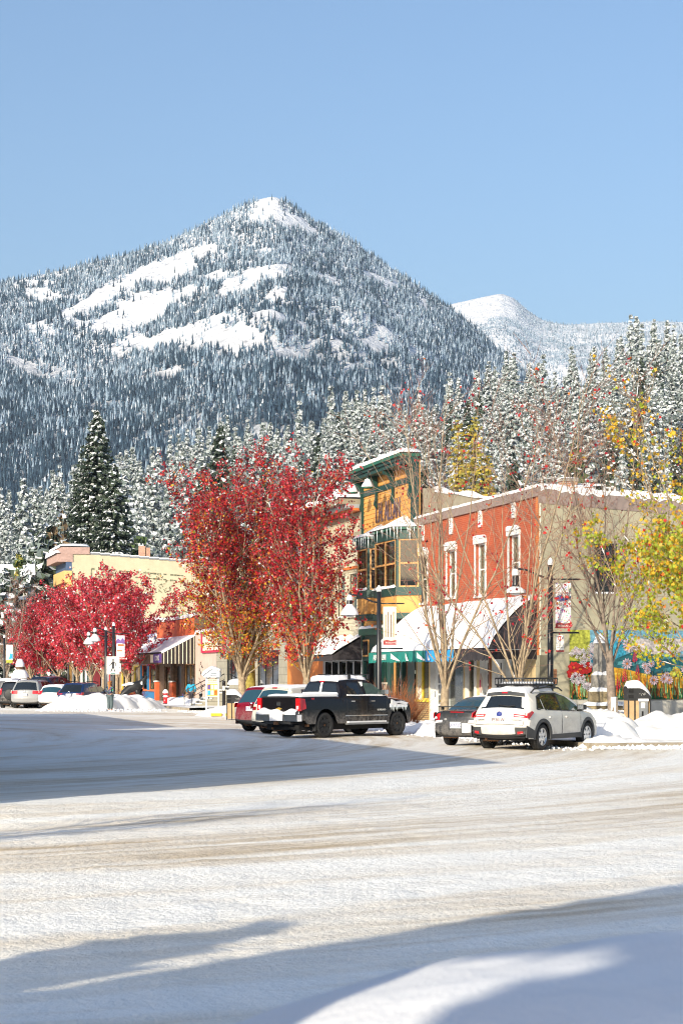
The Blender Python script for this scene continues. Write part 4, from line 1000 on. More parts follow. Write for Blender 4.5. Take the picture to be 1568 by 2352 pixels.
mb.box(a + .15, b_ - .1, .1, .16, .75, 1.75, 'sign_cream'); so_ = mb.build('shop_board', root)
textpart('NATURE', .42, 'ink', so_, TM((a + b_) / 2 - off[0], .09, 1.5), 'lettering'); 
mb = MB(off); mb.box(s_at(838), s_at(851), -.12, -.062, 2.95, 3.75, 'wood_frame'); mb.box(s_at(838) + .08, s_at(851) - .08, -.13, -.121, 3.03, 3.67, 'glass_dark'); mb.build('upper_window', root)
mb = MB(off); snowstrip(mb, sA, sB, -.26, -.07, 4.25, .14, 3, 30); mb.build('ledge_snow', root)
# ---------------------------------------------------------------- cream clapboard building, orange building, stone building
def flat_building(name, label, s0, s1, H, m, wins_, roofh=.0, side='siding_taupe', depth=14, extra=None, group=None, snow=.22, over=.5):
    root, off = bld(name, label, s0)
    mb = MB(off); wall_holes(mb, s0, s1, 3.3 if extra is None else extra, H, wins_, 0, m, .2)
    for (x, f) in ((s0, 1), (s1, 0)): mb.poly([(x, .0, 0), (x, depth, 0), (x, depth, H - .4), (x, .0, H)], side)
    mb.poly([(s0, depth, 0), (s1, depth, 0), (s1, depth, H - .4), (s0, depth, H - .4)], side)
    mb.build('wall', root)
    mb = MB(off); mb.poly([(s0, .05, H - .1), (s1, .05, H - .1), (s1, depth, H - .5), (s0, depth, H - .5)], 'snow'); mb.build('roof', root)
    return root, off
s1_, s2_ = s_at(744), s_at(835)
W1 = [(s1_ + 1.0, s1_ + 2.2, 4.9, 7.0), (s1_ + 3.2, s1_ + 4.4, 4.9, 7.0), (s1_ + 5.4, s1_ + 6.6, 4.9, 7.0)]
root, off = flat_building('clapboard_building', 'cream clapboard building with slatted taupe frieze left of the yellow tower', s1_, s2_ - .02, 9.9, 'siding_cream', W1)
HH = 9.9
mb = MB(off); siding(mb, s1_ + .3, s2_ - .35, 3.4, 8.7, W1, -.05, 'siding_cream', .17); mb.build('clapboards', root)
mb = MB(off); mb.box(s1_, s1_ + .3, -.1, 0, 3.3, HH, 'siding_taupe'); mb.box(s2_ - .35, s2_ - .04, -.1, 0, 3.3, HH, 'siding_taupe'); mb.box(s1_ + .3, s2_ - .35, -.075, 0, 8.7, HH - .05, 'siding_taupe')
k = s1_ + .5
while k < s2_ - .6: mb.box(k, k + .16, -.1, -.076, 8.95, 9.5, 'siding_cream'); k += .34
mb.box(s1_, s2_ - .04, -.16, .0, 7.2, 7.32, 'orange_trim'); k = s1_ + .5
while k < s2_ - .6: mb.box(k, k + .16, -.09, -.052, 6.3 + .75, 6.3 + .8, 'siding_taupe'); k += .34
mb.build('trim', root)
mb = MB(off); mb.box(s1_, s2_ - .04, -.5, .2, HH + .0, HH + .12, 'orange_trim'); mb.box(s1_ - .1, s2_ - .04, -.85, .3, HH + .122, HH + .3, 'grey_wall'); mb.box(s1_ - .2, s2_ - .04, -1.2, .4, HH + .302, HH + .55, 'siding_taupe'); ev = mb.build('eaves', root)
mb = MB(off); snowstrip(mb, s1_ - .2, s2_ - .06, -1.25, .5, HH + .55, .32, 12, 34); mb.build('eaves_snow', ev)
for w_ in W1: window(root, off, *w_, .15, 'siding_taupe', .09, glass='glass_blue', snow=True)
mb = MB(off); wall_holes(mb, s1_, s2_, 0, 3.35, [(s1_ + .5 + k * 1.4, s1_ + 1.7 + k * 1.4, .5, 2.75) for k in range(6)], -.05, 'grey_wall', .2, 'black_metal'); mb.build('storefront', root)
for k in range(6): window(root, off, s1_ + .5 + k * 1.4, s1_ + 1.7 + k * 1.4, .5, 2.75, .14, 'black_metal', .06, goods=(k % 2 == 0), mull=(0, 0), sill=False)
mb = MB(off)
mb.poly([(s1_, 0, 3.9), (s2_ - .1, 0, 3.9), (s2_ - .1, -1.5, 3.0), (s1_, -1.5, 3.0)], 'dark_awning'); mb.poly([(s1_, -1.5, 2.75), (s2_ - .1, -1.5, 2.75), (s2_ - .1, -1.5, 3.0), (s1_, -1.5, 3.0)], 'dark_awning'); mb.poly([(s2_ - .1, -1.5, 2.8), (s2_ - .1, 0, 2.8), (s2_ - .1, 0, 3.9), (s2_ - .1, -1.5, 3.0)], 'dark_awning')
aw2 = mb.build('awning', root); mb = MB(off)
def fn(a, b_): return (s1_ + (s2_ - .1 - s1_) * a, -1.55 * b_ , 3.95 - .9 * b_ + .13 * (.7 + .4 * math.sin(a * 29)) * (1 if b_ < .95 else .2))
mb.grid(fn, 40, 6, 'roof_snow'); mb.build('awning_snow', aw2)
s0_ = s_at(660)
W2 = [(s0_ + 1.2 + k * 2.6, s0_ + 2.5 + k * 2.6, 4.8, 7.6) for k in range(3)]
W2 = [w_ for w_ in W2 if w_[1] < s1_ - .4]
root, off = flat_building('orange_building', 'orange rendered building with white trim half hidden by red maple leaves', s0_, s1_ - .02, 10.3, 'orange_stucco', W2, extra=0)
mb = MB(off); mb.box(s0_, s1_ - .03, -.35, .2, 10.3, 10.62, 'brick_dark'); mb.box(s0_, s1_ - .03, -.25, 0, 8.35, 8.55, 'white_paint')
for w_ in W2: mb.box(w_[0] - .15, w_[0], -.06, .0, w_[2], w_[3] + .2, 'white_paint'); mb.box(w_[1], w_[1] + .15, -.06, .0, w_[2], w_[3] + .2, 'white_paint')
mb.build('trim', root); mb = MB(off); snowstrip(mb, s0_, s1_ - .03, -.38, .3, 10.62, .3, 5, 30); snowstrip(mb, s0_ + .5, s1_ - .4, -.27, .0, 8.55, .5, 6, 24); mb.build('cornice_snow', root)
for w_ in W2: window(root, off, *w_, .15, 'white_paint', .09, snow=True)
sq = s_at(497)
W3 = [(s_at(590), s_at(640), 1.35, 3.5), (s_at(520), s_at(545), 1.3, 3.2)]
root, off = flat_building('stone_building', 'grey stone block building with wide dark windows behind the maple trunks', sq, s0_ - .02, 7.6, 'stone_block', W3 + [(sq + 3 + k * 3.4, sq + 4.6 + k * 3.4, 4.9, 6.6) for k in range(5)], extra=0, side='stone_block')
for w_ in W3: window(root, off, *w_, .15, 'black_metal', .07, mull=(2, 0), sill=True, snow=True)
for k in range(5): window(root, off, sq + 3 + k * 3.4, sq + 4.6 + k * 3.4, 4.9, 6.6, .15, 'white_paint', .08, snow=True)
mb = MB(off); mb.box(s_at(585), s_at(645), -.3, -.0, .3, 1.3, 'grey_wall'); mb.box(s_at(655) - 1.0, s0_ - .1, -.3, 0, 1.0, 1.2, 'stone_block'); mb.box(s_at(548), s_at(572), -.6, -.0, .1, 1.5, 'stone_block'); mb.build('plinth', root)
mb = MB(off); snowstrip(mb, s_at(585), s_at(645), -.3, 0, 1.3, .12, 1, 14); snowstrip(mb, s_at(546), s_at(574), -.62, 0, 1.5, .28, 2, 10); snowstrip(mb, sq, s0_, -.1, .4, 7.6, .25, 4, 30); mb.build('ledge_snow', root)
mb = MB(off); mb.box(s_at(511), s_at(537), -.12, -.01, 3.25, 3.6, 'ink'); bo = mb.build('sign_board', root)
textpart('QUEEN', .34, 'sign_white', bo, TM((s_at(511) + s_at(537)) / 2 - off[0], -.14, 3.42), 'lettering')
st = thing('stone_steps', 'stone steps with black handrails going up beside the stone building', 'steps', SW(s_at(508), -.1), SANG)
mb = MB()
for k in range(7): mb.box(.0, 2.6, -2.2 + k * .32, .1, k * .17 - .1, k * .17 + .08, 'stone_block'); mb.box(.05, 2.55, -2.18 + k * .32, -1.95 + k * .32, k * .17 + .081, k * .17 + .14, 'roof_snow')
mb.build('treads', st)
for x in (.05, 2.55):
    mb = MB(); mb.tube([(x, -2.3, .05), (x, -2.3, 1.05), (x, -.2, 2.15), (x, -.2, 1.1)], .03, 'black_metal', 6); mb.tube([(x, -1.2, .6), (x, -1.2, 1.6)], .025, 'black_metal', 6); mb.tube([(x, -2.3, .7), (x, -.2, 1.8)], .02, 'black_metal', 6); mb.build('handrail', st)
# ---------------------------------------------------------------- small shops down the street
def small_shop(name, label, pa, pb, ytop, m, gap=.03, holes=(), ex=None, depth=10):
    a, b_ = s_at(pa), s_at(pb) - gap; H = z_at(ytop, (a + b_) / 2)
    root, off = bld(name, label, a)
    W_ = b_ - a
    hs_ = [(a + h[0] * W_, a + h[1] * W_, h[2], h[3]) for h in holes]
    mb = MB(off); wall_holes(mb, a, b_, 0, H, hs_, 0, m, .2)
    mb.poly([(b_, 0, 0), (b_, depth, 0), (b_, depth, H), (b_, 0, H)], m); mb.poly([(a, depth, 0), (b_, depth, 0), (b_, depth, H), (a, depth, H)], m); mb.poly([(a, 0, 0), (a, depth, 0), (a, depth, H), (a, 0, H)], m)
    mb.build('wall', root)
    mb = MB(off); mb.poly([(a, 0, H), (b_, 0, H), (b_, depth, H), (a, depth, H)], 'snow'); snowstrip(mb, a, b_, -.06, .35, H, .28, int(pa), 16); mb.build('roof_snow', root)
    return root, off, a, b_, H, hs_
# pink shop with the red board
root, off, a, b_, H, hs_ = small_shop('pink_shop', 'pinkish stucco shop end with a red sign board and black scribbles', 449, 497, 1455, 'pink_stucco')
mb = MB(off); mb.box(s_at(466), s_at(520), -.14, -.01, 3.55, 4.9, 'crimson_board'); mb.box(s_at(471), s_at(515), -.16, -.141, 3.7, 4.75, 'sign_cream'); mb.build('sign_board', root)
mb = MB(off); q = random.Random(2)
for k in range(9):
    x = s_at(455) + q.random() * 1.4; z = 1.0 + k * .22; pts = [(x + q.random() * .5, -.012, z + q.random() * .25) for _ in range(7)]; mb.tube(pts, .012, 'ink', 4)
mb.build('graffiti', root)
# wooden shop with the striped awning
hol = [(.20, .42, .2, 2.75), (.52, .66, .2, 2.7), (.74, .985, .75, 2.85)]
root, off, a, b_, H, hs_ = small_shop('wooden_shop', 'rough timber shop with orange brick piers and black striped awning', 362, 448, 1424, 'wood_dark', holes=hol)
W_ = b_ - a
mb = MB(off); mb.box(a - .0, a + W_ * .99, -.04, -.002, 3.9, H - .05, 'red_post'); mb.build('upper_boards', root)
for u in (.02, .44, .48):
    mb = MB(off); mb.box(a + u * W_, a + u * W_ + .62, -.3, -.005, 0, 1.55, 'red_post'); mb.box(a + u * W_ + .1, a + u * W_ + .5, -.22, -.005, 1.55, 3.2, 'wood_dark'); snowstrip(mb, a + u * W_ - .04, a + u * W_ + .66, -.34, -.0, 1.55, .12, 4, 6); mb.build('pier', root)
window(root, off, *hs_[0], .15, 'wood_dark', .08, goods=True, mull=(0, 0), sill=False); window(root, off, *hs_[2], .15, 'wood_frame', .07, goods=True, mull=(1, 0), sill=False)
mb = MB(off); mb.box(hs_[1][0], hs_[1][1], .12, .17, .2, 2.7, 'black_metal'); mb.build('door', root)
mb = MB(off); mb.box(hs_[2][0] - .1, b_ - .02, -.04, -.001, .1, .7, 'pink_stucco'); mb.build('stall_riser', root)
za, zb = 4.75, 3.55; A0, A1 = a - .1, b_ + .1; PJ = 2.3; 
mb = MB(off); mb.poly([(A0, 0, za), (A1, 0, za), (A1, -PJ, zb), (A0, -PJ, zb)], 'dark_awning'); mb.poly([(A1, -PJ, zb - .7), (A1, 0, zb - .7), (A1, 0, za), (A1, -PJ, zb)], 'stripe_dark'); 
mb.poly([(A0, -PJ, zb - .7), (A1, -PJ, zb - .7), (A1, -PJ, zb), (A0, -PJ, zb)], 'wood_dark'); aw3 = mb.build('awning', root)
mb = MB(off)
for k in range(9): y = -PJ + .12 + k * .26; zt_ = zb + (za - zb) * (y + PJ) / PJ; mb.box(A1 + .004, A1 + .012, y, y + .045, zb - .7, zt_ - .03, 'sign_cream')
mb.build('stripes', aw3)
mb = MB(off)
def fn(u, v_): return (A0 + (A1 - A0) * u, -PJ * v_ - .03, za + (zb - za) * v_ + .10)
mb.grid(fn, 12, 4, 'roof_snow'); mb.poly([fn(1, 0), fn(1, 1), (A1, -PJ, zb), (A1, 0, za)], 'roof_snow'); mb.build('awning_snow', aw3)
mb = MB(off); x0 = A1 - 4.6; mb.box(x0, x0 + 1.1, -PJ - .03, -PJ - .005, zb - .6, zb - .06, 'sign_cream'); mb.box(x0 + 1.3, A1 - .1, -PJ - .03, -PJ - .005, zb - .62, zb - .02, 'purple'); sg = mb.build('fascia_sign', aw3)
textpart('ICONIC', .5, 'sign_white', sg, TM(x0 + 2.9 - off[0], -PJ - .05, zb - .32), 'lettering')
# blue shop
hol = [(.08, .4, .9, 2.9), (.5, .93, .9, 2.9)]
root, off, a, b_, H, hs_ = small_shop('blue_shop', 'shop with blue panels under a blue and white striped awning', 322, 362, 1428, 'blue_panel', holes=hol)
for h in hs_: window(root, off, *h, .15, 'orange_trim', .07, goods=True, mull=(0, 0))
mb = MB(off); mb.box(a, b_, -.03, -.001, 3.4, H, 'brick_dark'); mb.build('upper_wall', root)
mb = MB(off); mb.poly([(a - 2.5, 0, 5.3), (b_, 0, 5.3), (b_, -2.2, 3.6), (a - 2.5, -2.2, 3.6)], 'stripe_blue'); mb.poly([(a - 2.5, -2.2, 3.0), (b_, -2.2, 3.0), (b_, -2.2, 3.6), (a - 2.5, -2.2, 3.6)], 'stripe_blue'); aw4 = mb.build('awning', root)
mb = MB(off)
for k in range(5): y = -2.1 + k * .45; zt_ = 3.6 + 1.7 * (y + 2.2) / 2.2; mb.box(b_ + .004, b_ + .01, y, y + .22, 3.0, zt_, 'blue_trim')
mb.poly([(b_ + .002, -2.2, 3.0), (b_ + .002, 0, 3.0), (b_ + .002, 0, 5.3), (b_ + .002, -2.2, 3.6)], 'sign_white'); mb.build('awning_side', aw4)
for (nm, lb, pa, pb, yt, m, tr) in (('tan_shop', 'tan stucco shop with narrow windows behind the dark bear statue', 262, 321, 1455, 'tan_stucco', 'yellow_frame'), ('red_shop', 'dark shop with a red panel and red fascia under the crimson trees', 210, 261, 1452, 'grey_wall', 'red_wall'), ('white_shop', 'low shop with white posts and green windows under the crimson trees', 166, 209, 1462, 'white_paint', 'green_trim')):
    hol = [(.06 + k * .24, .22 + k * .24, .6, 2.8) for k in range(4)]
    root, off, a, b_, H, hs_ = small_shop(nm, lb, pa, pb, yt, m, holes=hol)
    for k, h in enumerate(hs_): window(root, off, *h, .15, tr, .09, goods=(k % 2 == 0), mull=(0, 0))
    mb = MB(off); mb.box(a, b_ - .05, -.5, -.002, 3.1, 3.6, 'red_wall' if nm == 'red_shop' else tr); snowstrip(mb, a, b_ - .05, -.5, 0, 3.6, .2, 3, 14); mb.build('fascia', root)
    if nm == 'red_shop': mb = MB(off); mb.box(a + 1.5, a + 6, -.03, -.002, .2, 2.95, 'red_wall'); mb.build('panel', root)
root, off, a, b_, H, hs_ = small_shop('brick_shop', 'tall dull brick back wall behind the striped awnings', 345, 400, 1375, 'grey_wall', depth=8)
root.location = SW(a, 9)
# yellow shop far left
root, off, a, b_, H, hs_ = small_shop('yellow_shop', 'bright yellow low shop at the far end behind the minivan', 98, 165, 1520, 'yellow_shop', holes=[(.05 + k * .16, .13 + k * .16, .8, 3.3) for k in range(6)])
for k, h in enumerate(hs_): window(root, off, *h, .15, 'white_paint', .1, mull=(0, 0), sill=False)
# ---------------------------------------------------------------- big cream building with the faded wall painting
sY = s_at(165)
root, off = bld('cream_block', 'big cream painted brick block with faded wall painting behind the crimson trees', sY - 9)
HY_ = z_at(1268, sY); DY = 30
brickmat('cream_brick', (.62, .54, .37), (.59, .51, .35), (.52, .45, .31), .3, .1, .012, .12)
mb = MB(off)
mb.poly([(sY, 0, 0), (sY, DY, 0), (sY, DY, HY_ - 2.0), (sY, 0, HY_)], 'cream_brick'); mb.poly([(sY - 9, 0, 0), (sY, 0, 0), (sY, 0, HY_), (sY - 9, 0, HY_)], 'brick_ochre'); mb.poly([(sY - 9, DY, 0), (sY, DY, 0), (sY, DY, HY_ - 2), (sY - 9, DY, HY_ - 2)], 'brick_ochre'); mb.poly([(sY - 9, 0, 0), (sY - 9, DY, 0), (sY - 9, DY, HY_ - 2), (sY - 9, 0, HY_)], 'brick_ochre')
for k in range(5): mb.box(sY - 1.0 - k * 2.0, sY - .2 - k * 2.0, -.22, 0, 5, HY_ - 3.6, 'brick_ochre')
mb.build('wall', root)
mb = MB(off); mb.box(sY - 9, sY + .05, -.45, 0, HY_ - 3.5, HY_ - 3.1, 'ochre_trim'); mb.box(sY - 9, sY + .12, -.8, 0, HY_ - 3.098, HY_ - 1.9, 'ochre_trim'); mb.box(sY - 9, sY + .02, -.55, 0, HY_ - 1.898, HY_ - 1.0, 'blue_trim'); mb.box(sY - 9, sY + .1, -1.5, .1, HY_ - .998, HY_ - .2, 'sandstone'); mb.box(sY - 9, sY + .15, -1.1, 1.8, HY_ - .198, HY_ + .5, 'sandstone'); cn = mb.build('cornice', root)
mb = MB(off); snowstrip(mb, sY - 9, sY + .1, -1.7, -1.1, HY_ - .2, .45, 2, 18); snowstrip(mb, sY - 9, sY + .15, -1.2, 1.7, HY_ + .5, .35, 3, 18); mb.build('cornice_snow', cn)
mb = MB(off); mb.poly([(sY - 9, 0, HY_ - .1), (sY, 0, HY_ - .1), (sY, DY, HY_ - 2.1), (sY - 9, DY, HY_ - 2.1)], 'snow')
for k in range(30): y = 1.9 + k; z = HY_ - 2.0 * y / DY; mb.box(sY - .25, sY + .06, y, y + .98, z - .1, z + .06, 'steel_grey'); mb.box(sY - .25, sY + .0, y, y + .99, z + .062, z + .16, 'roof_snow')
mb.build('parapet_cap', root)
# faded painting: a double line frame with scrolls, rosettes and lettering
fp_ = MB(off); q = random.Random(8)
def fb(y0, y1, z0, z1):     # worn bar, broken into flakes
    n = max(1, int(max(abs(y1 - y0), abs(z1 - z0)) / .35))
    for k in range(n):
        if q.random() < .22: continue
        ya, yb = y0 + (y1 - y0) * k / n, y0 + (y1 - y0) * (k + .9) / n; zc0, zc1 = z0 + (z1 - z0) * k / n, z0 + (z1 - z0) * (k + .9) / n
        t = .05 + q.random() * .05
        if abs(y1 - y0) > abs(z1 - z0): fp_.poly([(sY + .012, ya, zc0 - t), (sY + .012, yb, zc1 - t), (sY + .012, yb, zc1 + t), (sY + .012, ya, zc0 + t)], 'wall_paint_dark')
        else: fp_.poly([(sY + .012, ya - t, zc0), (sY + .012, ya + t, zc0), (sY + .012, yb + t, zc1), (sY + .012, yb - t, zc1)], 'wall_paint_dark')
Zc = lambda y: HY_ - 2.0 * y / DY
for o_ in (0, .55): fb(.9 + 1.1 + o_, 11.5, Zc(1) - 1.6 - o_, Zc(11.5) - 1.5 - o_); fb(2.0 + o_, 2.0 + o_, Zc(1) - 1.6 - o_, 5)
for (cy, cz, rr) in ((8.2, Zc(8) - 2.0, 1.1), (7.2, Zc(8) - 3.0, .9), (9.6, Zc(9) - 2.8, .8), (2.9, Zc(2) - 2.7, .5), (10.6, Zc(10) - 3.8, .9), (6.6, Zc(6) - 3.6, .5)):
    for k in range(34):
        a = q.random() * 6.28; d = rr * q.random() ** .6; y, z = cy + math.cos(a) * d, cz + math.sin(a) * d; t = .05 + .13 * q.random(); b2 = a + 1.57 + (q.random() - .5)
        fp_.poly([(sY + .016, y, z), (sY + .016, y + math.cos(b2) * t * 2, z + math.sin(b2) * t * 2), (sY + .016, y + math.cos(b2 + .5) * t * 1.6, z + math.sin(b2 + .5) * t * 1.6)], 'wall_paint_dark')
fp_.box(sY + .004, sY + .015, 12.3, 13.0, Zc(12) - 1.1, Zc(12) - .5, 'brick_dark')
fp_.build('wall_painting', root)
tm = lambda y, z: Matrix.Translation((9.03, y, z)) @ Matrix.Rotation(math.pi / 2, 4, 'Z') @ Matrix.Rotation(math.pi / 2, 4, 'X')
textpart('Our', 1.5, 'wall_paint_dark', root, tm(4.0, Zc(4) - 4.6), 'lettering'); textpart('Catalogue', 1.1, 'wall_paint_dark', root, tm(5.3, Zc(5) - 5.6), 'lettering'); textpart('EDGE', 1.4, 'wall_paint_dark', root, tm(12.2, Zc(12) - 5.6), 'lettering')
mb = MB(off); mb.box(sY - 1.2, sY - .5, 7.0, 7.6, HY_ - 1, HY_ + .75, 'brick_chimney'); mb.box(sY - 1.2, sY - .5, 7.7, 8.1, HY_ - 1, HY_ + .6, 'brick_chimney'); mb.build('chimney', root)
# pale roof at the far left edge, low wooden shelter
root = thing('far_house', 'pale blue snow covered roof at the left edge among the conifers', 'house', (X(8, 300), 300, 0), .25)
mb = MB(); mb.box(-9, 3.2, 0, 10, 0, 15.5, 'sandstone'); mb.build('wall', root); mb = MB(); mb.prism([(-9.5, 15.5), (3.6, 15.2), (3.4, 18.6), (-9.5, 19.2)], -.4, 9, 'snow'); mb.build('roof', root)
root, off, a, b_, H, hs_ = small_shop('timber_fence', 'tall weathered board fence behind the carved post figure', 60, 97, 1545, 'wood_dark', depth=.3)
# ================================================================ broadleaf street trees
LEAFC = ['leaf_crimson', 'leaf_maroon', 'leaf_red', 'leaf_pink', 'leaf_orange', 'leaf_yellow', 'leaf_lime', 'tree_snow']
LEAF = np.array([(0, -.5), (.16, -.16), (.5, -.05), (.27, .12), (.34, .42), (.08, .28), (0, .6), (-.08, .28), (-.34, .42), (-.27, .12), (-.5, -.05), (-.16, -.16)]) 
def tube_np(paths, radii, n):
    """paths: list of (k,3) arrays; returns V,F of open tubes with n sides"""
    Vs = []; Fs = []; off = 0
    ang = np.arange(n) * 2 * np.pi / n; ca, sa = np.cos(ang), np.sin(ang)
    for p, r_ in zip(paths, radii):
        d = np.gradient(p, axis=0); d /= np.linalg.norm(d, axis=1)[:, None] + 1e-9
        up = np.array([.31, .17, .2]) if abs(d[0, 2]) > .8 else np.array([0, 0, 1.])
        a = np.cross(d, up); a /= np.linalg.norm(a, axis=1)[:, None] + 1e-9; b_ = np.cross(d, a)
        V = p[:, None] + (a[:, None] * ca[None, :, None] + b_[:, None] * sa[None, :, None]) * r_[:, None, None]
        k = len(p); i = (np.arange(k - 1)[:, None] * n + np.arange(n)[None]).ravel(); j = (np.arange(k - 1)[:, None] * n + (np.arange(n)[None] + 1) % n).ravel()
        Vs.append(V.reshape(-1, 3)); Fs.append(np.stack([i, j, j + n, i + n], 1) + off); off += k * n
    return np.concatenate(Vs), np.concatenate(Fs)
def grow(r, p0, d0, L, k, up, wig):
    pts = [p0]; d = d0 / np.linalg.norm(d0); p = p0
    for i in range(k):
        d = d + np.array([0, 0, up]) + r.randn(3) * wig; d /= np.linalg.norm(d); p = p + d * L / k; pts.append(p)
    return np.array(pts)
def maple(name, seed, H, fork, R0, nstem, spread, loc, label, cat='tree', leaves=3000, lsize=.16, colour=None, bark='bark', twigm='twig', side=9, sub=5, lean=(0, 0), lmask=None, group=None, snow=1., rz=0., droop=.3, cluster=3, thick=1., twr=1., sleaf=.0):
    r = np.random.RandomState(seed)
    root = thing(name, label, cat, loc, rz, group)
    stems = []; sr = []; sec = []; cr = []; tw = []; trr = []
    trunk = grow(r, np.array([0, 0, -.3]), np.array([lean[0], lean[1], 1.]), fork + .3, 6, .0, .02)
    trr_ = R0 * np.linspace(1.25, .85, 7); trr_[0] *= 1.15
    top = trunk[-1]
    allst = []
    for i in range(nstem):
        a = 2 * np.pi * (i + .5 * r.rand()) / nstem + seed; t = spread * (.25 + .95 * r.rand()) if i else .05
        h0 = top - np.array([0, 0, fork * .28 * r.rand()])
        L = (H - h0[2]) * (1.0 if i == 0 else (.72 + .28 * r.rand()) / max(.6, math.cos(t * .6)))
        st = grow(r, h0, np.array([math.cos(a) * math.sin(t), math.sin(a) * math.sin(t), math.cos(t)]), L, 12, .05 + .05 * r.rand(), .075)
        ra = R0 * thick * (.62 if i else .8) * np.linspace(1, .07, 13) ** 1.15 * (.75 + .4 * r.rand())
        stems.append(st); sr.append(ra); allst.append((st, ra, L))
    for (st, ra, L) in allst:
        n = int(side * (.7 + .5 * r.rand()))
        for j in range(n):
            f = .06 + .86 * (j + r.rand()) / n; x = f * 12; i0 = min(11, int(x)); p = st[i0] + (st[i0 + 1] - st[i0]) * (x - i0); d = st[i0 + 1] - st[i0]; d = d / np.linalg.norm(d)
            a = r.rand() * 6.28; o = np.array([math.cos(a), math.sin(a), 0]); o = o + .35 * np.array([p[0], p[1], 0]) / (1 + np.hypot(p[0], p[1]))
            o -= d * o.dot(d); o /= np.linalg.norm(o)
            th = .5 + .4 * r.rand(); l = (.16 + .26 * (1 - f)) * L * (.6 + .6 * r.rand()) * .85
            b_ = grow(r, p, d * math.cos(th) + o * math.sin(th), l, 6, .07, .05)
            ra0 = max(.008, ra[i0] * .42); sec.append(b_); cr.append(np.linspace(ra0, .004, 7))
            for q in range(sub + 1):
                g = .12 + .86 * (q + r.rand()) / (sub + 1); y = min(5.99, g * 6); k0 = int(y); pp = b_[k0] + (b_[k0 + 1] - b_[k0]) * (y - k0); dd = b_[k0 + 1] - b_[k0]; dd = dd / np.linalg.norm(dd)
                v = r.randn(3); v -= dd * v.dot(dd); v /= np.linalg.norm(v); th = .45 + .5 * r.rand()
                tl = (.35 + .5 * r.rand()) * (.25 + .12 * L)
                t_ = grow(r, pp, dd * math.cos(th) + v * math.sin(th), tl, 3, .06, .06); tw.append(t_); trr.append(np.linspace(.008, .003, 4) * twr)
    V1, F1 = tube_np([trunk], [trr_], 10); V2, F2 = tube_np(stems, sr, 6)
    V = np.concatenate([V1, V2]); F = np.concatenate([F1, F2 + len(V1)]); M = np.zeros(len(F), int)
    # snow lodged in the forks and along the leaning stems
    if snow > 0:
        sp_, srr = [], []
        for (st, ra) in list(zip(stems, sr)) + (list(zip(sec[::2], cr[::2])) if leaves > 3000 else []):
            for i in range(len(st) - 1 if leaves > 3000 else 4):
                d = st[i + 1] - st[i]; tilt = np.hypot(d[0], d[1]) / (np.linalg.norm(d) + 1e-9)
                if r.rand() < snow * (.10 + .75 * tilt) * (.9 if i < 3 else .35):
                    a_, b2 = st[i] + d * .1 * r.rand(), st[i] + d * (.5 + .5 * r.rand()); up = np.array([-.25, -.2, .95]); rr = max(.02, ra[i] * .8)
                    pth = np.array([a_ + up * rr * .4, (a_ + b2) / 2 + up * rr * 1.05, b2 + up * rr * .4]); sp_.append(pth); srr.append(np.array([rr * .25, rr * .8, rr * .2]))
        if sp_:
            V3, F3 = tube_np(sp_, srr, 5); F = np.concatenate([F, F3 + len(V)]); M = np.concatenate([M, np.ones(len(F3), int)]); V = np.concatenate([V, V3])
    link(bpy.data.objects.new('trunk', mesh_np('trunk', V, [(F, M)], [bark, 'snow'], True)), root)
    VS, FS = tube_np(sec, cr, 4); VT, FT = tube_np(tw, trr, 3)
    Vc = np.concatenate([VS, VT]); Fc = np.concatenate([FS, FT + len(VS)]); Mc = np.concatenate([np.zeros(len(FS), int), np.ones(len(FT), int)])
    groups = [(Fc, Mc)]; mats = [bark, twigm]
    if leaves:
        tips = np.concatenate([t[1:] for t in tw] + [s[3:] for s in sec[::2]])
        nC = leaves // cluster; w_ = np.ones(len(tips))
        if lmask is not None: w_ = np.clip(lmask(tips, H), 0, None)
        w_ = w_ / w_.sum(); idx = r.choice(len(tips), nC, p=w_)
        C = np.repeat(tips[idx], cluster, 0) + r.randn(nC * cluster, 3) * np.array([.09, .09, .10]) - np.array([0, 0, droop * .2])
        n = len(C)
        ax = r.randn(n, 3); ax[:, 2] = -abs(ax[:, 2]) - .9; ax /= np.linalg.norm(ax, axis=1)[:, None]
        u = np.cross(ax, r.randn(n, 3)); u /= np.linalg.norm(u, axis=1)[:, None]
        s = lsize * (.6 + .7 * r.rand(n)); k = len(LEAF)
        P = C[:, None] + (u[:, None] * LEAF[None, :, 0, None] + ax[:, None] * LEAF[None, :, 1, None]) * s[:, None, None]
        nn = np.cross(u, ax); P += nn[:, None] * (np.abs(LEAF[None, :, 0, None]) * s[:, None, None] * .35)
        FL = np.arange(n * k).reshape(n, k) + len(Vc); Vc = np.concatenate([Vc, P.reshape(-1, 3)])
        mi = colour(C, H, r); mi = np.where(r.rand(len(mi)) < sleaf, 7, mi); groups.append((FL, mi + 2)); mats += LEAFC
    link(bpy.data.objects.new('crown', mesh_np('crown', Vc, groups, mats)), root)
    return root
def pick(r, n, probs):
    """probs: (n, 7)"""
    c = np.cumsum(probs / probs.sum(1)[:, None], 1); return (r.rand(n)[:, None] > c).sum(1).clip(0, 6)
def P7(n, *v): return np.tile(np.array(v, float)[None], (n, 1))
def col_big(C, H, r):
    n = len(C); f = np.clip(C[:, 2] / H + .12 * r.randn(n) + .10 * (fbm(C[:, 0] * .9 + 40, C[:, 2] * .9, 2, 3) - .5) * 4, 0, 1)[:, None]
    top = P7(n, 5, 4, 3., .6, .8, .2, 0); low = P7(n, .5, .8, 1.6, 0, 4, 2.6, 1.2); t = np.clip((f - .28) / .34, 0, 1)
    return pick(r, n, top * t + low * (1 - t))
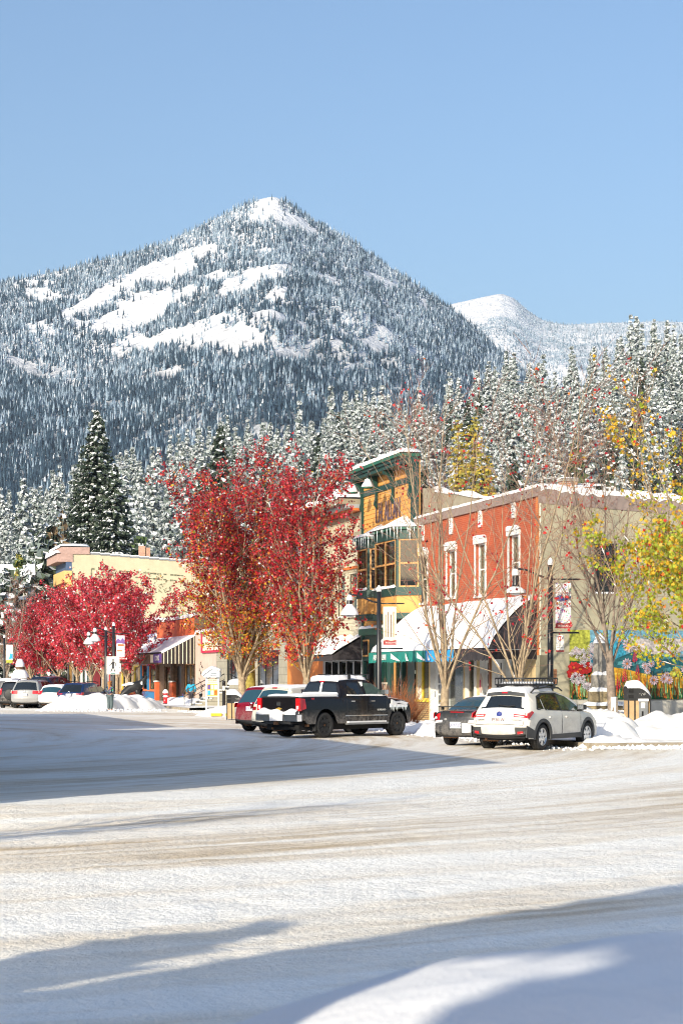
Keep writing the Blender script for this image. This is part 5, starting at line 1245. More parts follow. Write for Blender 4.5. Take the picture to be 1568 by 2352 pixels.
def col_red2(C, H, r):
    n = len(C); f = np.clip(C[:, 2] / H + .1 * r.randn(n), 0, 1)[:, None]
    top = P7(n, 5, 4, 3.2, .6, .4, 0, 0); low = P7(n, 1, 1, 5, .3, 3.2, .8, .3); t = np.clip((f - .25) / .35, 0, 1)
    return pick(r, n, top * t + low * (1 - t))
def col_crim(C, H, r): n = len(C); return pick(r, n, P7(n, 3, 1.6, 2.2, 5, .1, 0, 0))
def col_few(C, H, r): n = len(C); return pick(r, n, P7(n, 2.5, .3, 5, .5, .8, 0, 0))
def col_yel(C, H, r): n = len(C); f = np.clip((C[:, 2] / H - .3) / .5 + .2 * r.randn(n), 0, 1)[:, None]; return pick(r, n, P7(n, 0, 0, .12, 0, .5, 6, 1.2) * f + P7(n, 0, 0, .15, 0, .2, 2.2, 6) * (1 - f))
def onrow(px, n): s = s_at(px, n); return SW(s, n, .1)
G = 'maples along the pavement'
maple('maple_tree', 5, 13.0, 1.9, .20, 15, .43, onrow(557, -4.2), 'largest maple, crimson above and orange gold below, in front of the stone building', leaves=40000, thick=.72, lsize=.12, colour=col_big, sleaf=.012, side=18, sub=7, snow=.6, cluster=4)
maple('maple_tree', 12, 11.8, 2.0, .17, 11, .42, onrow(703, -4.2), 'red and orange maple with thinning top in front of the orange building', leaves=14500, thick=.72, lsize=.122, colour=col_red2, sleaf=.012, side=14, sub=6, snow=.6, cluster=5, droop=.6)
st_ = maple('moss_tree', 3, 6.2, 2.6, .26, 5, .5, (X(575, 103), 103, .1), 'stout mossy trunk half hidden behind the largest maple', leaves=900, lsize=.16, colour=lambda C, H, r: pick(r, len(C), P7(len(C), 0, .5, 0, 0, 2, 3, 4)), bark='bark_moss' if 'bark_moss' in MATS else 'bark', side=6, sub=3)
hi = lambda p, H: .12 + 1.6 * (p[:, 2] / H > .78) + .8 * (p[:, 2] / H < .35)
maple('maple_tree', 24, 12.2, 1.5, .16, 7, .44, (X(1018, 68), 68, .12), 'nearly bare pale barked maple before the white shop doors with few red leaves', leaves=230, lsize=.105, thick=.55, colour=col_few, side=17, sub=6, twr=.85, lmask=hi, snow=.9, twigm='twig_red', rz=1.)
maple('maple_tree', 36, 11.7, 1.7, .155, 7, .40, (X(1192, 62.5), 62.5, .12), 'nearly bare maple behind the roof rack of the light crossover with scattered red leaves', leaves=430, lsize=.11, thick=.53, colour=col_few, side=17, sub=6, twr=.85, lmask=lambda p, H: .35 + 1.5 * (p[:, 2] / H < .42), snow=1., twigm='twig_red', rz=2.)
maple('maple_tree', 41, 12.2, 2.7, .135, 8, .38, (X(1407, 64), 64, .15), 'bare maple with white wrapped trunk in front of the flower mural', leaves=230, lsize=.105, thick=.58, colour=col_few, side=17, sub=6, twr=.85, bark='bark_grey', twigm='twig_red', snow=.7, rz=.4)
maple('maple_tree', 55, 12.4, 2.6, .17, 12, .5, (X(1668, 60), 60, .15), 'maple with yellow and lime green leaves reaching in at the right edge', leaves=15000, lsize=.125, thick=.7, colour=col_yel, side=15, sub=6, snow=.4, cluster=5, lmask=lambda p, H: .25 + 2. * (p[:, 2] / H < .5))
maple('maple_tree', 57, 7.6, 1.7, .12, 12, .80, (X(1672, 58.5), 58.5, .15), 'lower lime green maple hanging over the mural at the right edge', leaves=9000, lsize=.12, thick=.6, colour=lambda C, H, r: col_yel(C, H * 1.7, r), side=12, sub=6, snow=.3, cluster=5)
for k, (px, n, H, sd, lab) in enumerate(((294, -3.6, 9.3, 61, 'crimson maple right beside the blue striped awning'), (268, -5.2, 9.3, 62, 'crimson maple rising behind the walking figure sign'), (212, -4.0, 9.6, 63, 'crimson maple in front of the red shop'), (176, -4.0, 9.3, 64, 'crimson maple behind the small light hatchback'), (138, -4.0, 10.0, 65, 'crimson maple in front of the cream block corner'), (98, -5.5, 8.7, 66, 'farthest leafy crimson maple behind the minivan'), (236, -3.4, 10.2, 67, 'crimson maple with tall tip in front of the faded painting'), (70, -5., 7.6, 68, 'low crimson maple beside the carved post figure'))):
    maple('maple_tree', sd, H, 2.0, .14, 11, .66, onrow(px, n), lab, leaves=13000 if k < 7 else 9000, lsize=.15, colour=col_crim, side=9, sub=5, snow=.35, group='crimson maples down the street', cluster=4, twr=1.3, thick=.62, sleaf=.05)
for k, (px, Z, H, lab) in enumerate(((14, 175, 11, 'bare reddish tree at the left edge behind the lamp with the banner'), (42, 205, 10, 'bare grey tree near the left edge behind the carved figure'))):
    maple('bare_tree', 80 + k, H, 1.8, .13, 9, .45, (X(px, Z), Z, 0), lab, leaves=0, side=12, sub=6, bark='bark_grey', twigm='twig_red', snow=.2, twr=2.)
# white wrap round the trunk of the mural tree
tw_ = thing('trunk_wrap', 'white hexagonal sleeve with a thin ribbon round the mural tree trunk', 'trunk guard', (X(1407, 64), 64, .1))
mb = MB(); mb.lathe([(.165, 0), (.155, 1.28), (.13, 1.29)], 'white_paint', 6, smooth=False); mb.build('sleeve', tw_)
mb = MB(); mb.lathe([(.166, .74), (.166, .76)], 'ink', 6, smooth=False); 
for k in range(6): mb.box(-.12 + k * .05, -.09 + k * .05, -.16, -.145, .70, .74, 'crimson_board')
mb.build('ribbon', tw_)
# shrubs
def shrub(name, label, loc, H, W_, seed, mat, n=260, cat='shrub'):
    r = np.random.RandomState(seed); P_ = []; Rr = []
    for k in range(n):
        a = r.rand() * 6.28; t = r.rand() ** .6 * .8; P_.append(grow(r, np.array([math.cos(a) * W_ * .25 * r.rand(), math.sin(a) * W_ * .25 * r.rand(), 0]), np.array([math.cos(a) * math.sin(t), math.sin(a) * math.sin(t), math.cos(t)]), H * (.6 + .5 * r.rand()), 5, .03, .13)); Rr.append(np.linspace(.009, .003, 6))
    V, F = tube_np(P_, Rr, 3); o = bpy.data.objects.new(name, mesh_np(name, V, [(F, np.zeros(len(F), int))], [mat])); link(o); o.location = loc
    return tag(o, label, cat)
pm('shrub_twig', (.42, .15, .06), .8, var=.3)
shrub('shrub', 'leafless russet twiggy shrub behind the pickup bonnet beside the lamp post', (X(905, 79), 79, .1), 1.9, 2.2, 4, 'shrub_twig', 420)
shrub('shrub', 'small leafless russet shrub in front of the brown shop door', (X(935, 80), 80, .1), 1.2, 1.6, 5, 'shrub_twig', 200)
shrub('shrub', 'red berried bush under the dark bear statue', (X(300, 126.5), 126.5, .3), 1.0, 2.4, 6, 'leaf_crimson', 500)
# ---------------------------------------------------------------- named conifers and hedges behind the town
GD = ('bark_dark', 'needle_green', 'needle_dark', 'tree_snow')
conifer_thing('tall_spruce', 101, 36.5, 8.4, (X(222, 262), 262, 0), 'very large dark green conifer with snowy lower boughs above the cream block', 'conifer', CM, levels=66, per=20, clumps=18, snow=.4, shape=.72, qs=.25)
conifer_thing('tall_spruce', 102, 29, 7.0, (X(262, 255), 255, 0), 'second dark leader growing against the very large conifer', 'conifer', CM, levels=54, per=18, clumps=15, snow=.45, shape=.75, qs=.28)
conifer_thing('green_fir', 103, 18.5, 4.6, (X(322, 240), 240, 0), 'small clean green conifer right of the very large one', 'conifer', GD, levels=26, per=12, clumps=6, snow=.12, shape=.8, qs=.8)
conifer_thing('brown_larch', 104, 21, 4.2, (X(142, 235), 235, 0), 'brownish larch left of the very large conifer', 'conifer', ('bark_dark', 'needle_brown', 'needle_mid', 'tree_snow'), levels=30, per=10, clumps=6, snow=.3, shape=.8, qs=.7)
conifer_thing('brown_larch', 105, 19, 5.0, (X(120, 228), 228, 0), 'lower brown larch close to the corner of the cream block', 'conifer', ('bark_dark', 'needle_brown', 'needle_dark', 'tree_snow'), levels=28, per=10, clumps=6, snow=.35, shape=.7, qs=.7)
conifer_thing('blue_spruce', 106, 17.0, 5.2, (X(93, 212), 212, 0), 'bluish snowy spruce left of the cream block', 'conifer', ('bark_dark', 'needle_mid', 'needle', 'tree_snow'), levels=30, per=13, clumps=7, snow=.6, shape=.75, qs=.7)
conifer_thing('blue_spruce', 107, 13.0, 5.0, (X(62, 205), 205, 0), 'lower snowy spruce nearer the left edge', 'conifer', ('bark_dark', 'needle_mid', 'needle', 'tree_snow'), levels=26, per=13, clumps=7, snow=.7, shape=.7, qs=.7)
conifer_thing('blue_spruce', 108, 12.5, 4.6, (X(8, 200), 200, 0), 'snow dusted spruce in the left edge', 'conifer', ('bark_dark', 'needle_mid', 'needle', 'tree_snow'), levels=26, per=13, clumps=7, snow=.7, shape=.7, qs=.7)
conifer_thing('olive_conifer', 109, 17.0, 3.2, (X(47, 245), 245, 0), 'olive yellow conifer at the left behind the spruces', 'conifer', ('bark_dark', 'needle_olive', 'needle_green', 'tree_snow'), levels=26, per=11, clumps=5, snow=.25, shape=.6, qs=.8)
conifer_thing('green_fir', 110, 31, 5.4, (X(505, 330), 330, 12), 'dark snow dusted conifer between the two hill slopes above the largest maple', 'conifer', CM, levels=32, per=12, clumps=7, snow=.45, shape=.75, qs=.7)
conifer_thing('green_fir', 111, 37, 5.6, (X(1322, 300), 300, 0), 'deep green conifer above the beige wall roof', 'conifer', GD, levels=32, per=13, clumps=7, snow=.14, shape=.75, qs=.7)
conifer_thing('green_fir', 112, 31, 5.0, (X(1395, 290), 290, 0), 'shorter dark conifer behind the roof chimney', 'conifer', CM, levels=28, per=12, clumps=6, snow=.3, shape=.75, qs=.75)
conifer_thing('green_fir', 113, 34, 4.2, (X(975, 310), 310, 0), 'slim dark conifer right of the yellow tower', 'conifer', CM, levels=28, per=11, clumps=5, snow=.3, shape=.75, qs=.8)
conifer_thing('green_fir', 114, 33, 4.8, (X(770, 330), 330, 2), 'dark conifer poking up left of the yellow tower', 'conifer', CM, levels=28, per=11, clumps=6, snow=.35, shape=.75, qs=.8)
conifer_thing('green_fir', 115, 34, 4.8, (X(1180, 300), 300, 0), 'dark conifer behind the bare maple left of the beige wall', 'conifer', CM, levels=26, per=11, clumps=6, snow=.35, shape=.75, qs=.8)
for k, (px, H, lab) in enumerate(((1052, 26, 'golden green poplar, left one of the pair behind the brick building'), (1090, 26.5, 'golden green poplar, right one of the pair behind the brick building'), (1118, 22, 'thin olive poplar right of the golden pair'))):
    conifer_thing('poplar_tree', 120 + k, H + 5.5, 2.7, (X(px, 230), 230, 0), lab, 'poplar', ('bark_dark', 'needle_gold', 'needle_olive', 'tree_snow'), levels=58, per=9, clumps=5, snow=.03, shape=.38, qs=.6, base=.15)
# ================================================================ vehicles
for nm, c, r_ in (('paint_cream', (.74, .71, .64), .22), ('paint_white', (.78, .78, .78), .22), ('paint_black', (.008, .007, .009), .16), ('paint_slate', (.03, .034, .04), .18), ('paint_red', (.20, .008, .025), .18), ('paint_pearl', (.60, .58, .52), .22), ('paint_navy', (.012, .03, .10), .18), ('paint_silver', (.27, .28, .29), .3), ('paint_darkblue', (.01, .018, .045), .18), ('paint_grey', (.05, .055, .07), .22)):
    m = pm(nm, c, r_, var=.06, scale=2., coat=.3, spec=.3); nt = m.node_tree; b = [n for n in nt.nodes if n.type == 'BSDF_PRINCIPLED'][0]
    sz = nt.nodes.new('ShaderNodeSeparateXYZ'); nt.links.new(objco(nt), sz.inputs[0]); mr = nt.nodes.new('ShaderNodeMapRange'); nt.links.new(sz.outputs[2], mr.inputs[0]); mr.inputs[1].default_value = .95; mr.inputs[2].default_value = .25
    dn = noise(nt, 5., 6, objco(nt), .7); dr = ramp(nt, dn.outputs[0], [(.35, (.05, .05, .05)), (.65, (.85, .85, .85))]); mu = nt.nodes.new('ShaderNodeMath'); mu.operation = 'MULTIPLY'; nt.links.new(mr.outputs[0], mu.inputs[0]); nt.links.new(dr.outputs[0], mu.inputs[1])
    src = b.inputs['Base Color'].links[0].from_socket; nt.links.new(mixc(nt, mu.outputs[0], src, (.33, .30, .27)), b.inputs['Base Color'])
    ro = nt.nodes.new('ShaderNodeMath'); ro.operation = 'MULTIPLY_ADD'; nt.links.new(mu.outputs[0], ro.inputs[0]); ro.inputs[1].default_value = .5; ro.inputs[2].default_value = r_; nt.links.new(ro.outputs[0], b.inputs['Roughness'])
pm('trim_grey', (.05, .052, .055), .6, var=.15)
pm('lamp_deep', (.30, .005, .01), .15, var=.1, coat=.6)
pm('lamp_amber', (.7, .18, .02), .2, var=.1)
pm('gold', (.75, .48, .10), .3, .6, var=.1)
pm('plate_white', (.72, .73, .76), .5, var=.05)
pm('plate_pink', (.72, .60, .60), .5, var=.15, scale=20.)
snowmat('car_snow', (.88, .88, .89), .4, 30.)
class Car:
    """body skin: a side contour from rear bumper over the roof to the front bumper, joined to side panels with wheel arches"""
    def __init__(s, L, W_, contour, axles, rw, belt, sill=.28, tumble=.30, bulge=.10, edge=.07, plan=.10, crown=.03):
        s.L, s.W, s.ax, s.rw, s.belt, s.sill, s.tum, s.bulge, s.edge, s.plan, s.crown = L, W_, axles, rw, belt, sill, tumble, bulge, edge, plan, crown
        s.c = np.array(contour, float); s.k = len(contour) - 1
        s.ra = rw * 1.17; s.zc = rw
    def cp(s, t):
        t = min(max(t, 0), s.k - 1e-6); i = int(t); f = t - i
        P = [s.c[max(0, i - 1)], s.c[i], s.c[i + 1], s.c[min(s.k, i + 2)]]
        a = .5; m1 = (P[2] - P[0]) * .5 * a; m2 = (P[3] - P[1]) * .5 * a
        return (2 * f ** 3 - 3 * f * f + 1) * P[1] + (f ** 3 - 2 * f * f + f) * m1 + (3 * f * f - 2 * f ** 3) * P[2] + (f ** 3 - f * f) * m2
    def w(s, x, z):
        u = x / s.L * 2 - 1
        pl = 1 - s.plan * abs(u) ** 3.5 - (.05 * max(0, u - .5) if u > .5 else 0)
        sec = 1 - .05 * ((z - .62) / .5) ** 2 if z < .62 else 1 - .03 * ((z - .62) / .5) ** 2
        y = s.W / 2 * pl * max(.8, sec)
        if z > s.belt: y -= (z - s.belt) * s.tum
        return y
    def skin(s, t, v, off=0.):
        p = s.cp(t); q = s.cp(t + .04) - s.cp(t - .04); d = math.hypot(q[0], q[1]) + 1e-9
        n = (-q[1] / d, q[0] / d)
        av = abs(v); o = s.bulge * v * v * abs(n[0]) + s.crown * v * v
        if av > .82: k = (av - .82) / .18; o += s.edge * (1 - math.sqrt(max(0, 1 - k * k * .98)))
        x, z = p[0] - n[0] * (o - off), p[1] - n[1] * (o - off)
        pe = s.cp(t); oe = s.bulge * abs(n[0]) + s.crown + s.edge * .86
        yw = s.w(pe[0] - n[0] * oe, pe[1] - n[1] * oe) - .015
        return (x, v * yw, z)
    def zb(s, x):
        for a in s.ax:
            d = abs(x - a)
            if d < s.ra: return max(s.sill, s.zc + math.sqrt(s.ra ** 2 - d * d))
        return s.sill
    def body(s, m, root, name='body'):
        mb = MB(); nt_ = s.k * 6
        vs = [-1, -.97, -.93, -.87, -.8, -.5, -.2, .2, .5, .8, .87, .93, .97, 1]
        i0 = 0
        ts = [i * s.k / nt_ for i in range(nt_ + 1)]
        for t in ts:
            for v in vs: mb.v.append(s.skin(t, v))
        nv = len(vs)
        for a in range(nt_):
            for b_ in range(nv - 1):
                k = a * nv + b_; mb.f.append((k, k + nv, k + nv + 1, k + 1)); mb.m.append(m); mb.sm.append(True)
        # side panels
        qx = [s.cp(t)[2] for t in ts]
        # densify around the arches
        for sd in (-1, 1):
            rows = 8; base = len(mb.v)
            fine = []
            for i in range(nt_):
                n = max(1, int(abs(qx[i + 1] - qx[i]) / .05))
                for j in range(n): fine.append(ts[i] + (ts[i + 1] - ts[i]) * j / n)
            fine.append(ts[-1])
            for t in fine:
                e = s.skin(t, 1.0); bx = s.cp(t)[2]; bz = s.zb(bx)
                for r_ in range(rows + 1):
                    f = (r_ / rows) ** 1.3; x = e[0] + (bx - e[0]) * f; z = e[2] + (bz - e[2]) * f
                    y = e[1] if r_ == 0 else s.w(x, z)
                    if r_ == 1: y = (y + e[1]) / 2 + .008
                    mb.v.append((x, sd * y, z))
            for a in range(len(fine) - 1):
                for b_ in range(rows):
                    k = base + a * (rows + 1) + b_
                    f = (k, k + 1, k + rows + 2, k + rows + 1) if sd > 0 else (k, k + rows + 1, k + rows + 2, k + 1)
                    mb.f.append(f); mb.m.append(m); mb.sm.append(True)
        ob = mb.build(name, root, recalc=True)
        mb = MB(); hw = s.W / 2 - .27     # underbody and wheel wells
        mb.box(.25, s.L - .3, -hw, hw, .26, .62, 'dark_recess'); mb.box(.12, s.L - .12, -s.W / 2 + .14, s.W / 2 - .14, s.sill + .02, s.sill + .06, 'dark_recess')
        for a in s.ax: mb.tube([(a, -hw - .1, s.rw), (a, hw + .1, s.rw)], .05, 'rust', 6)
        mb.tube([(.2, .45, .3), (1.6, .4, .28)], .035, 'rust', 6); mb.lathe([(.0, -.25), (.09, -.22), (.09, .22), (0, .25)], 'rust', 10, (.5, .45, .3), axis='y')
        mb.build('underbody', root)
        return ob
    def patch(s, mb, t0, t1, v0, v1, off, m, nt_=8, nv=10, tap=0., thick=True, curve=0.):
        """patch on the top skin; tap narrows it towards t1"""
        def fn(a, b_):
            v = v0 + (v1 - v0) * b_; k = 1 - tap * a
            t = t0 + (t1 - t0) * a + curve * (1 - (2 * b_ - 1) ** 2)
            return s.skin(t, v * k, off)
        mb.grid(fn, nt_, nv, m)
        if thick:
            e = [fn(a / nt_, 0) for a in range(nt_ + 1)] + [fn(1, b_ / nv) for b_ in range(1, nv + 1)] + [fn(a / nt_, 1) for a in range(nt_ - 1, -1, -1)] + [fn(0, b_ / nv) for b_ in range(nv - 1, 0, -1)]
            def f0(a, b_):
                v = v0 + (v1 - v0) * b_; k = 1 - tap * a; t = t0 + (t1 - t0) * a + curve * (1 - (2 * b_ - 1) ** 2); return s.skin(t, v * k, -.02)
            g_ = [f0(a / nt_, 0) for a in range(nt_ + 1)] + [f0(1, b_ / nv) for b_ in range(1, nv + 1)] + [f0(a / nt_, 1) for a in range(nt_ - 1, -1, -1)] + [f0(0, b_ / nv) for b_ in range(nv - 1, 0, -1)]
            for i in range(len(e)):
                j = (i + 1) % len(e); mb.poly([e[i], e[j], g_[j], g_[i]], m)
    def side(s, mb, pts, off, m, sd=(1, -1), sub=4):
        """polygon (x,z) on the side panel, subdivided along its edges"""
        for d in sd:
            P = []
            for i in range(len(pts)):
                a, b_ = pts[i], pts[(i + 1) % len(pts)]
                for k in range(sub): P.append((a[0] + (b_[0] - a[0]) * k / sub, a[1] + (b_[1] - a[1]) * k / sub))
            cx = sum(p[0] for p in P) / len(P); cz = sum(p[1] for p in P) / len(P)
            c = (cx, d * (s.w(cx, cz) + off), cz)
            Q = [(x, d * (s.w(x, z) + off), z) for x, z in P]; Q2 = [(x, d * (s.w(x, z) - .01), z) for x, z in P]
            for i in range(len(Q)):
                j = (i + 1) % len(Q); mb.poly([c, Q[i], Q[j]] if d > 0 else [c, Q[j], Q[i]], m); mb.poly([Q[i], Q2[i], Q2[j], Q[j]], m)
    def arch(s, mb, m, wd=.09, off=.014):
        for a in s.ax:
            for d in (1, -1):
                n = 16; pr = None
                for i in range(n + 1):
                    th = math.pi * (i / n) * 1.12 - .06 * math.pi; c_, s_ = math.cos(th), math.sin(th)
                    p = []
                    for r_, o_ in ((s.ra - .015, -.03), (s.ra - .01, off), (s.ra + wd, off), (s.ra + wd, -.012)):
                        x, z = a + c_ * r_, max(s.sill - .03, s.zc + s_ * r_); p.append((x, d * (s.w(x, z) + o_), z))
                    if pr:
                        for k in range(3): mb.poly([pr[k], pr[k + 1], p[k + 1], p[k]], m)
                    pr = p
WHEELS = {}
def wheels(car, root, tyre_w=.22, style='alloy', detail=True, spokes=5):
    key = (round(car.rw, 3), style, tyre_w)
    r = car.rw
    if key not in WHEELS:
        mb = MB(); h = tyre_w / 2
        mb.lathe([(r * .66, -h * .8), (r * .72, -h), (r * .93, -h), (r, -h * .7), (r, h * .7), (r * .93, h), (r * .72, h), (r * .66, h * .8)], 'rubber', 32, axis='y')
        for k in range(36):
            a = k * math.pi / 18; Mx = Matrix.Rotation(a, 4, 'Y'); mb.box(-.016 * r / .34, .02 * r / .34, -h * .85, -h * .1, r * .985, r * 1.012, 'rubber', Mx); mb.box(-.03 * r / .34, .01 * r / .34, h * .1, h * .85, r * .985, r * 1.012, 'rubber', Mx)
        ty = mb.build('tyre'); mt = 'alloy' if style == 'alloy' else ('black_plastic' if style == 'steel' else 'steel_grey')
        mb = MB()
        mb.lathe([(r * .67, -h * .82), (r * .70, -h * .9), (r * .66, -h * .95), (r * .62, -h * .6), (r * .6, h * .8)], mt, 28, axis='y')
        mb.lathe([(0, -h * .55), (r * .14, -h * .6), (r * .16, -h * .3)], mt, 12, axis='y')
        for k in range(spokes):
            Mx = Matrix.Rotation(2 * math.pi * k / spokes, 4, 'Y')
            mb.prism([(-.035 * r / .34, r * .1), (.035 * r / .34, r * .1), (.065 * r / .34, r * .64), (-.065 * r / .34, r * .64)], -h * .72, -h * .45, mt); 
            for q in range(len(mb.v) - 8, len(mb.v)): mb.v[q] = tuple(Mx @ Vector(mb.v[q]))
        mb.lathe([(r * .6, -h * .1), (0.01, -h * .1)], 'rust' if style == 'steel' else 'dark_recess', 20, axis='y')
        if style == 'steel': mb.lathe([(0, -h * .72), (r * .10, -h * .68), (r * .12, -h * .4)], 'rust', 10, axis='y')
        ri = mb.build('rim')
        WHEELS[key] = (ty.data, ri.data); bpy.data.objects.remove(ty); bpy.data.objects.remove(ri)
    td, rd = WHEELS[key]
    for a in car.ax:
        for d in (1, -1):
            w_ = bpy.data.objects.new('wheel', None); w_.empty_display_size = .2; link(w_, root); w_.location = (a, d * (car.W / 2 - tyre_w / 2 - .03), r)
            if d > 0: w_.rotation_euler = (0, 0, math.pi)
            link(bpy.data.objects.new('tyre', td), w_); link(bpy.data.objects.new('rim', rd), w_)
# local car frame: x forward from the rear bumper, y left, z up.  place(): rear centre on the ground, heading yaw (0 = away from camera, positive to the right)
def place(root, px, Z, yaw):
    root.location = (X(px, Z), Z, 0); root.rotation_euler = (0, 0, math.pi / 2 - rad(yaw))
def carthing(name, label, px, Z, yaw, cat='car', group=None):
    r = thing(name, label, cat, (0, 0, 0), 0, group); place(r, px, Z, yaw); return r
def part(fn, name, root, **k): mb = MB(); fn(mb); o = mb.build(name, root); [o.__setitem__(a, b_) for a, b_ in k.items()]; return o
def part2(fn, name, root):
    for d in (1, -1): mb = MB(); fn(mb, d); mb.build(name, root)
def snow_on(car, root, t0, t1, v0=-.9, v1=.9, h=.07, seed=1, nt_=16, nv=16, ragged=.35):
    q = np.random.RandomState(seed); mb = MB()
    def fn(a, b_):
        v = v0 + (v1 - v0) * b_; t = t0 + (t1 - t0) * a
        e = min(a, 1 - a, b_, 1 - b_) * 2
        k = fbm(t * 2.3 + seed, v * 2.5 + seed, 3, seed)
        hh = h * (min(1, e * 5) ** .5) * (.6 + .9 * float(k)) * (1 if float(k) > ragged * .8 else .0) - .012
        return car.skin(t, v, hh)
    mb.grid(fn, nt_, nv, 'car_snow'); return mb.build('roof_snow', root)
RT = lambda x, y, z: Matrix.Translation((x, y, z)) @ Matrix.Rotation(-math.pi / 2, 4, 'Z') @ Matrix.Rotation(math.pi / 2, 4, 'X')   # text on a tail, read from behind
def rear_box(mb, x, y0, y1, z0, z1, m, d=.02): mb.box(x - d, x + .03, y0, y1, z0, z1, m)
def plate(root, x, y, z, txt, base='plate_white'):
    p = part(lambda m: m.box(x - .012, x + .01, y - .165, y + .165, z - .082, z + .082, base), 'number_plate', root)
    textpart(txt, .13, 'ink_blue' if base == 'plate_white' else 'ink', p, RT(x - .014, y, z + .0), 'lettering', ext=.002, sx=.8)
    return p
def mirror(root, car, x, z, m):
    for d in (1, -1):
        y = d * (car.w(x, z)); part(lambda mb: (mb.box(x - .09, x + .07, y, y + d * .21, z + .02, z + .16, m), mb.box(x - .03, x + .03, y - d * .03, y + d * .06, z - .03, z + .05, 'black_plastic'), mb.box(x - .1, x - .088, y + d * .03, y + d * .19, z + .035, z + .145, 'chrome')), 'wing_mirror', root)
def doorlines(root, car, xs, zt, zb_, handles=(), m='black_plastic', hz=.0, hm='chrome'):
    mb = MB()
    for x in xs: car.side(mb, [(x - .010, zb_), (x + .010, zb_), (x + .010, zt), (x - .010, zt)], .003, m)
    mb.build('door_gap', root)
    for x in handles:
        for d in (1, -1):
            y = d * (car.w(x, hz)); part(lambda mb: mb.box(x - .09, x + .09, y - d * .01, y + d * .035, hz - .018, hz + .022, hm), 'door_handle', root)
# ---------------------------------------------------------------- light crossover with roof basket
root = carthing('crossover_car', 'cream white crossover with black cladding and a roof basket parked beside the dark sedan', 1141, 55.3, 33)
c = Car(4.47, 1.80, [(.22, .30, .30), (.04, .42, .22), (.0, .62, .20), (.10, .90, .26), (.17, 1.02, .33), (.40, 1.40, .62), (.52, 1.53, .9), (1.3, 1.60, 1.45), (2.2, 1.58, 2.15), (3.05, 1.36, 2.9), (3.45, 1.08, 3.3), (4.0, .98, 3.72), (4.36, .80, 4.12), (4.45, .55, 4.28), (4.36, .28, 4.34)], (.93, 3.60), .345, 1.0, .30, .34)
c.body('paint_cream', root)
wheels(c, root, .225, 'alloy', spokes=6)
part(lambda m: c.patch(m, 4.25, 5.25, -.80, .80, .006, 'glass_dark', tap=.06), 'rear_window', root)
part(lambda m: c.patch(m, 5.35, 6.05, -.84, .84, .035, 'trim_grey', nt_=4), 'spoiler', root)
part(lambda m: c.patch(m, 5.55, 5.68, -.13, .13, .045, 'lamp_red', 2, 3), 'brake_light', root)
part(lambda m: (c.patch(m, 4.12, 4.3, -.78, .8, .022, 'car_snow', 2, 16), c.patch(m, 4.4, 5.3, .62, .80, .02, 'car_snow', 8, 4), c.patch(m, 4.4, 5.2, -.80, -.72, .02, 'car_snow', 8, 3)), 'window_snow', root)
part(lambda m: (m.tube([c.skin(4.45, .12, .02), c.skin(4.38, -.25, .03), c.skin(4.45, -.5, .02)], .014, 'black_plastic', 5)), 'wiper', root)
part(lambda m: c.patch(m, 8.2, 9.6, -.82, .82, .006, 'glass_dark', tap=-.02), 'windscreen', root)
for nm, P in (('rear_quarter_window', [(.72, 1.10), (1.02, 1.08), (1.02, 1.40), (.92, 1.40)]), ('rear_door_window', [(1.07, 1.08), (1.95, 1.05), (1.95, 1.47), (1.30, 1.47), (1.07, 1.42)]), ('front_door_window', [(2.05, 1.05), (3.20, 1.02), (2.95, 1.16), (2.50, 1.39), (2.05, 1.465)])):
    part2(lambda m, d: c.side(m, P, .006, 'glass_dark' if nm != 'front_door_window' else 'glass_green', sd=(d,)), nm, root)
part(lambda m: (c.side(m, [(.64, 1.08), (.74, 1.06), (3.33, .99), (3.22, 1.03), (2.5, 1.41), (2.0, 1.51), (1.2, 1.51), (.9, 1.43)], .003, 'black_plastic')), 'window_surround', root)
def tl(m, d):
    if 1:
        v0, v1 = (.52, .985)
        c.patch(m, 2.95, 3.55, v0 * d, v1 * d, .03, 'lamp_red', 4, 6); c.patch(m, 3.08, 3.3, (v0 + .03) * d, (v1 - .12) * d, .038, 'lamp_clear', 2, 4)
        c.patch(m, 2.62, 2.93, .72 * d, .975 * d, .018, 'lamp_clear', 2, 4)
        c.side(m, [(.12, .86), (.20, .84), (.44, 1.0), (.38, 1.04), (.16, .98)], .02, 'lamp_red', sd=(d,))
part2(tl, 'tail_light', root)
def clad(m):
    c.arch(m, 'trim_grey', .085)
    c.side(m, [(.93 + c.ra, .28), (3.60 - c.ra, .28), (3.60 - c.ra - .04, .42), (.93 + c.ra + .04, .40)], .014, 'trim_grey')
    for d in (1, -1):
        c.patch(m, .55, 1.95, .62 * d, .985 * d, .022, 'trim_grey', 6, 6); c.side(m, [(.08, .34), (.93 - c.ra, .32), (.93 - c.ra, .50), (.10, .66)], .016, 'trim_grey', sd=(d,))
    c.patch(m, .1, .85, -.98, .98, .014, 'trim_grey', 3, 12)
part(clad, 'cladding', root)
part(lambda m: (c.patch(m, 2.28, 2.32, -.86, .86, .004, 'black_plastic', 2, 16), c.patch(m, 2.32, 4.1, .855, .868, .004, 'black_plastic', 6, 2), c.patch(m, 2.32, 4.1, -.868, -.855, .004, 'black_plastic', 6, 2)), 'tailgate_gap', root)
part2(lambda m, d: c.patch(m, .95, 1.4, .70 * d, .88 * d, .035, 'lamp_red', 3, 3), 'fog_reflector', root)
plate(root, .065, 0, .80, 'PS301W', 'plate_pink')
part(lambda m: m.lathe([(0, -.012), (.075, -.008), (.085, .01)], 'ink_blue', 16, (.115, 0, .945), axis='x'), 'badge', root)
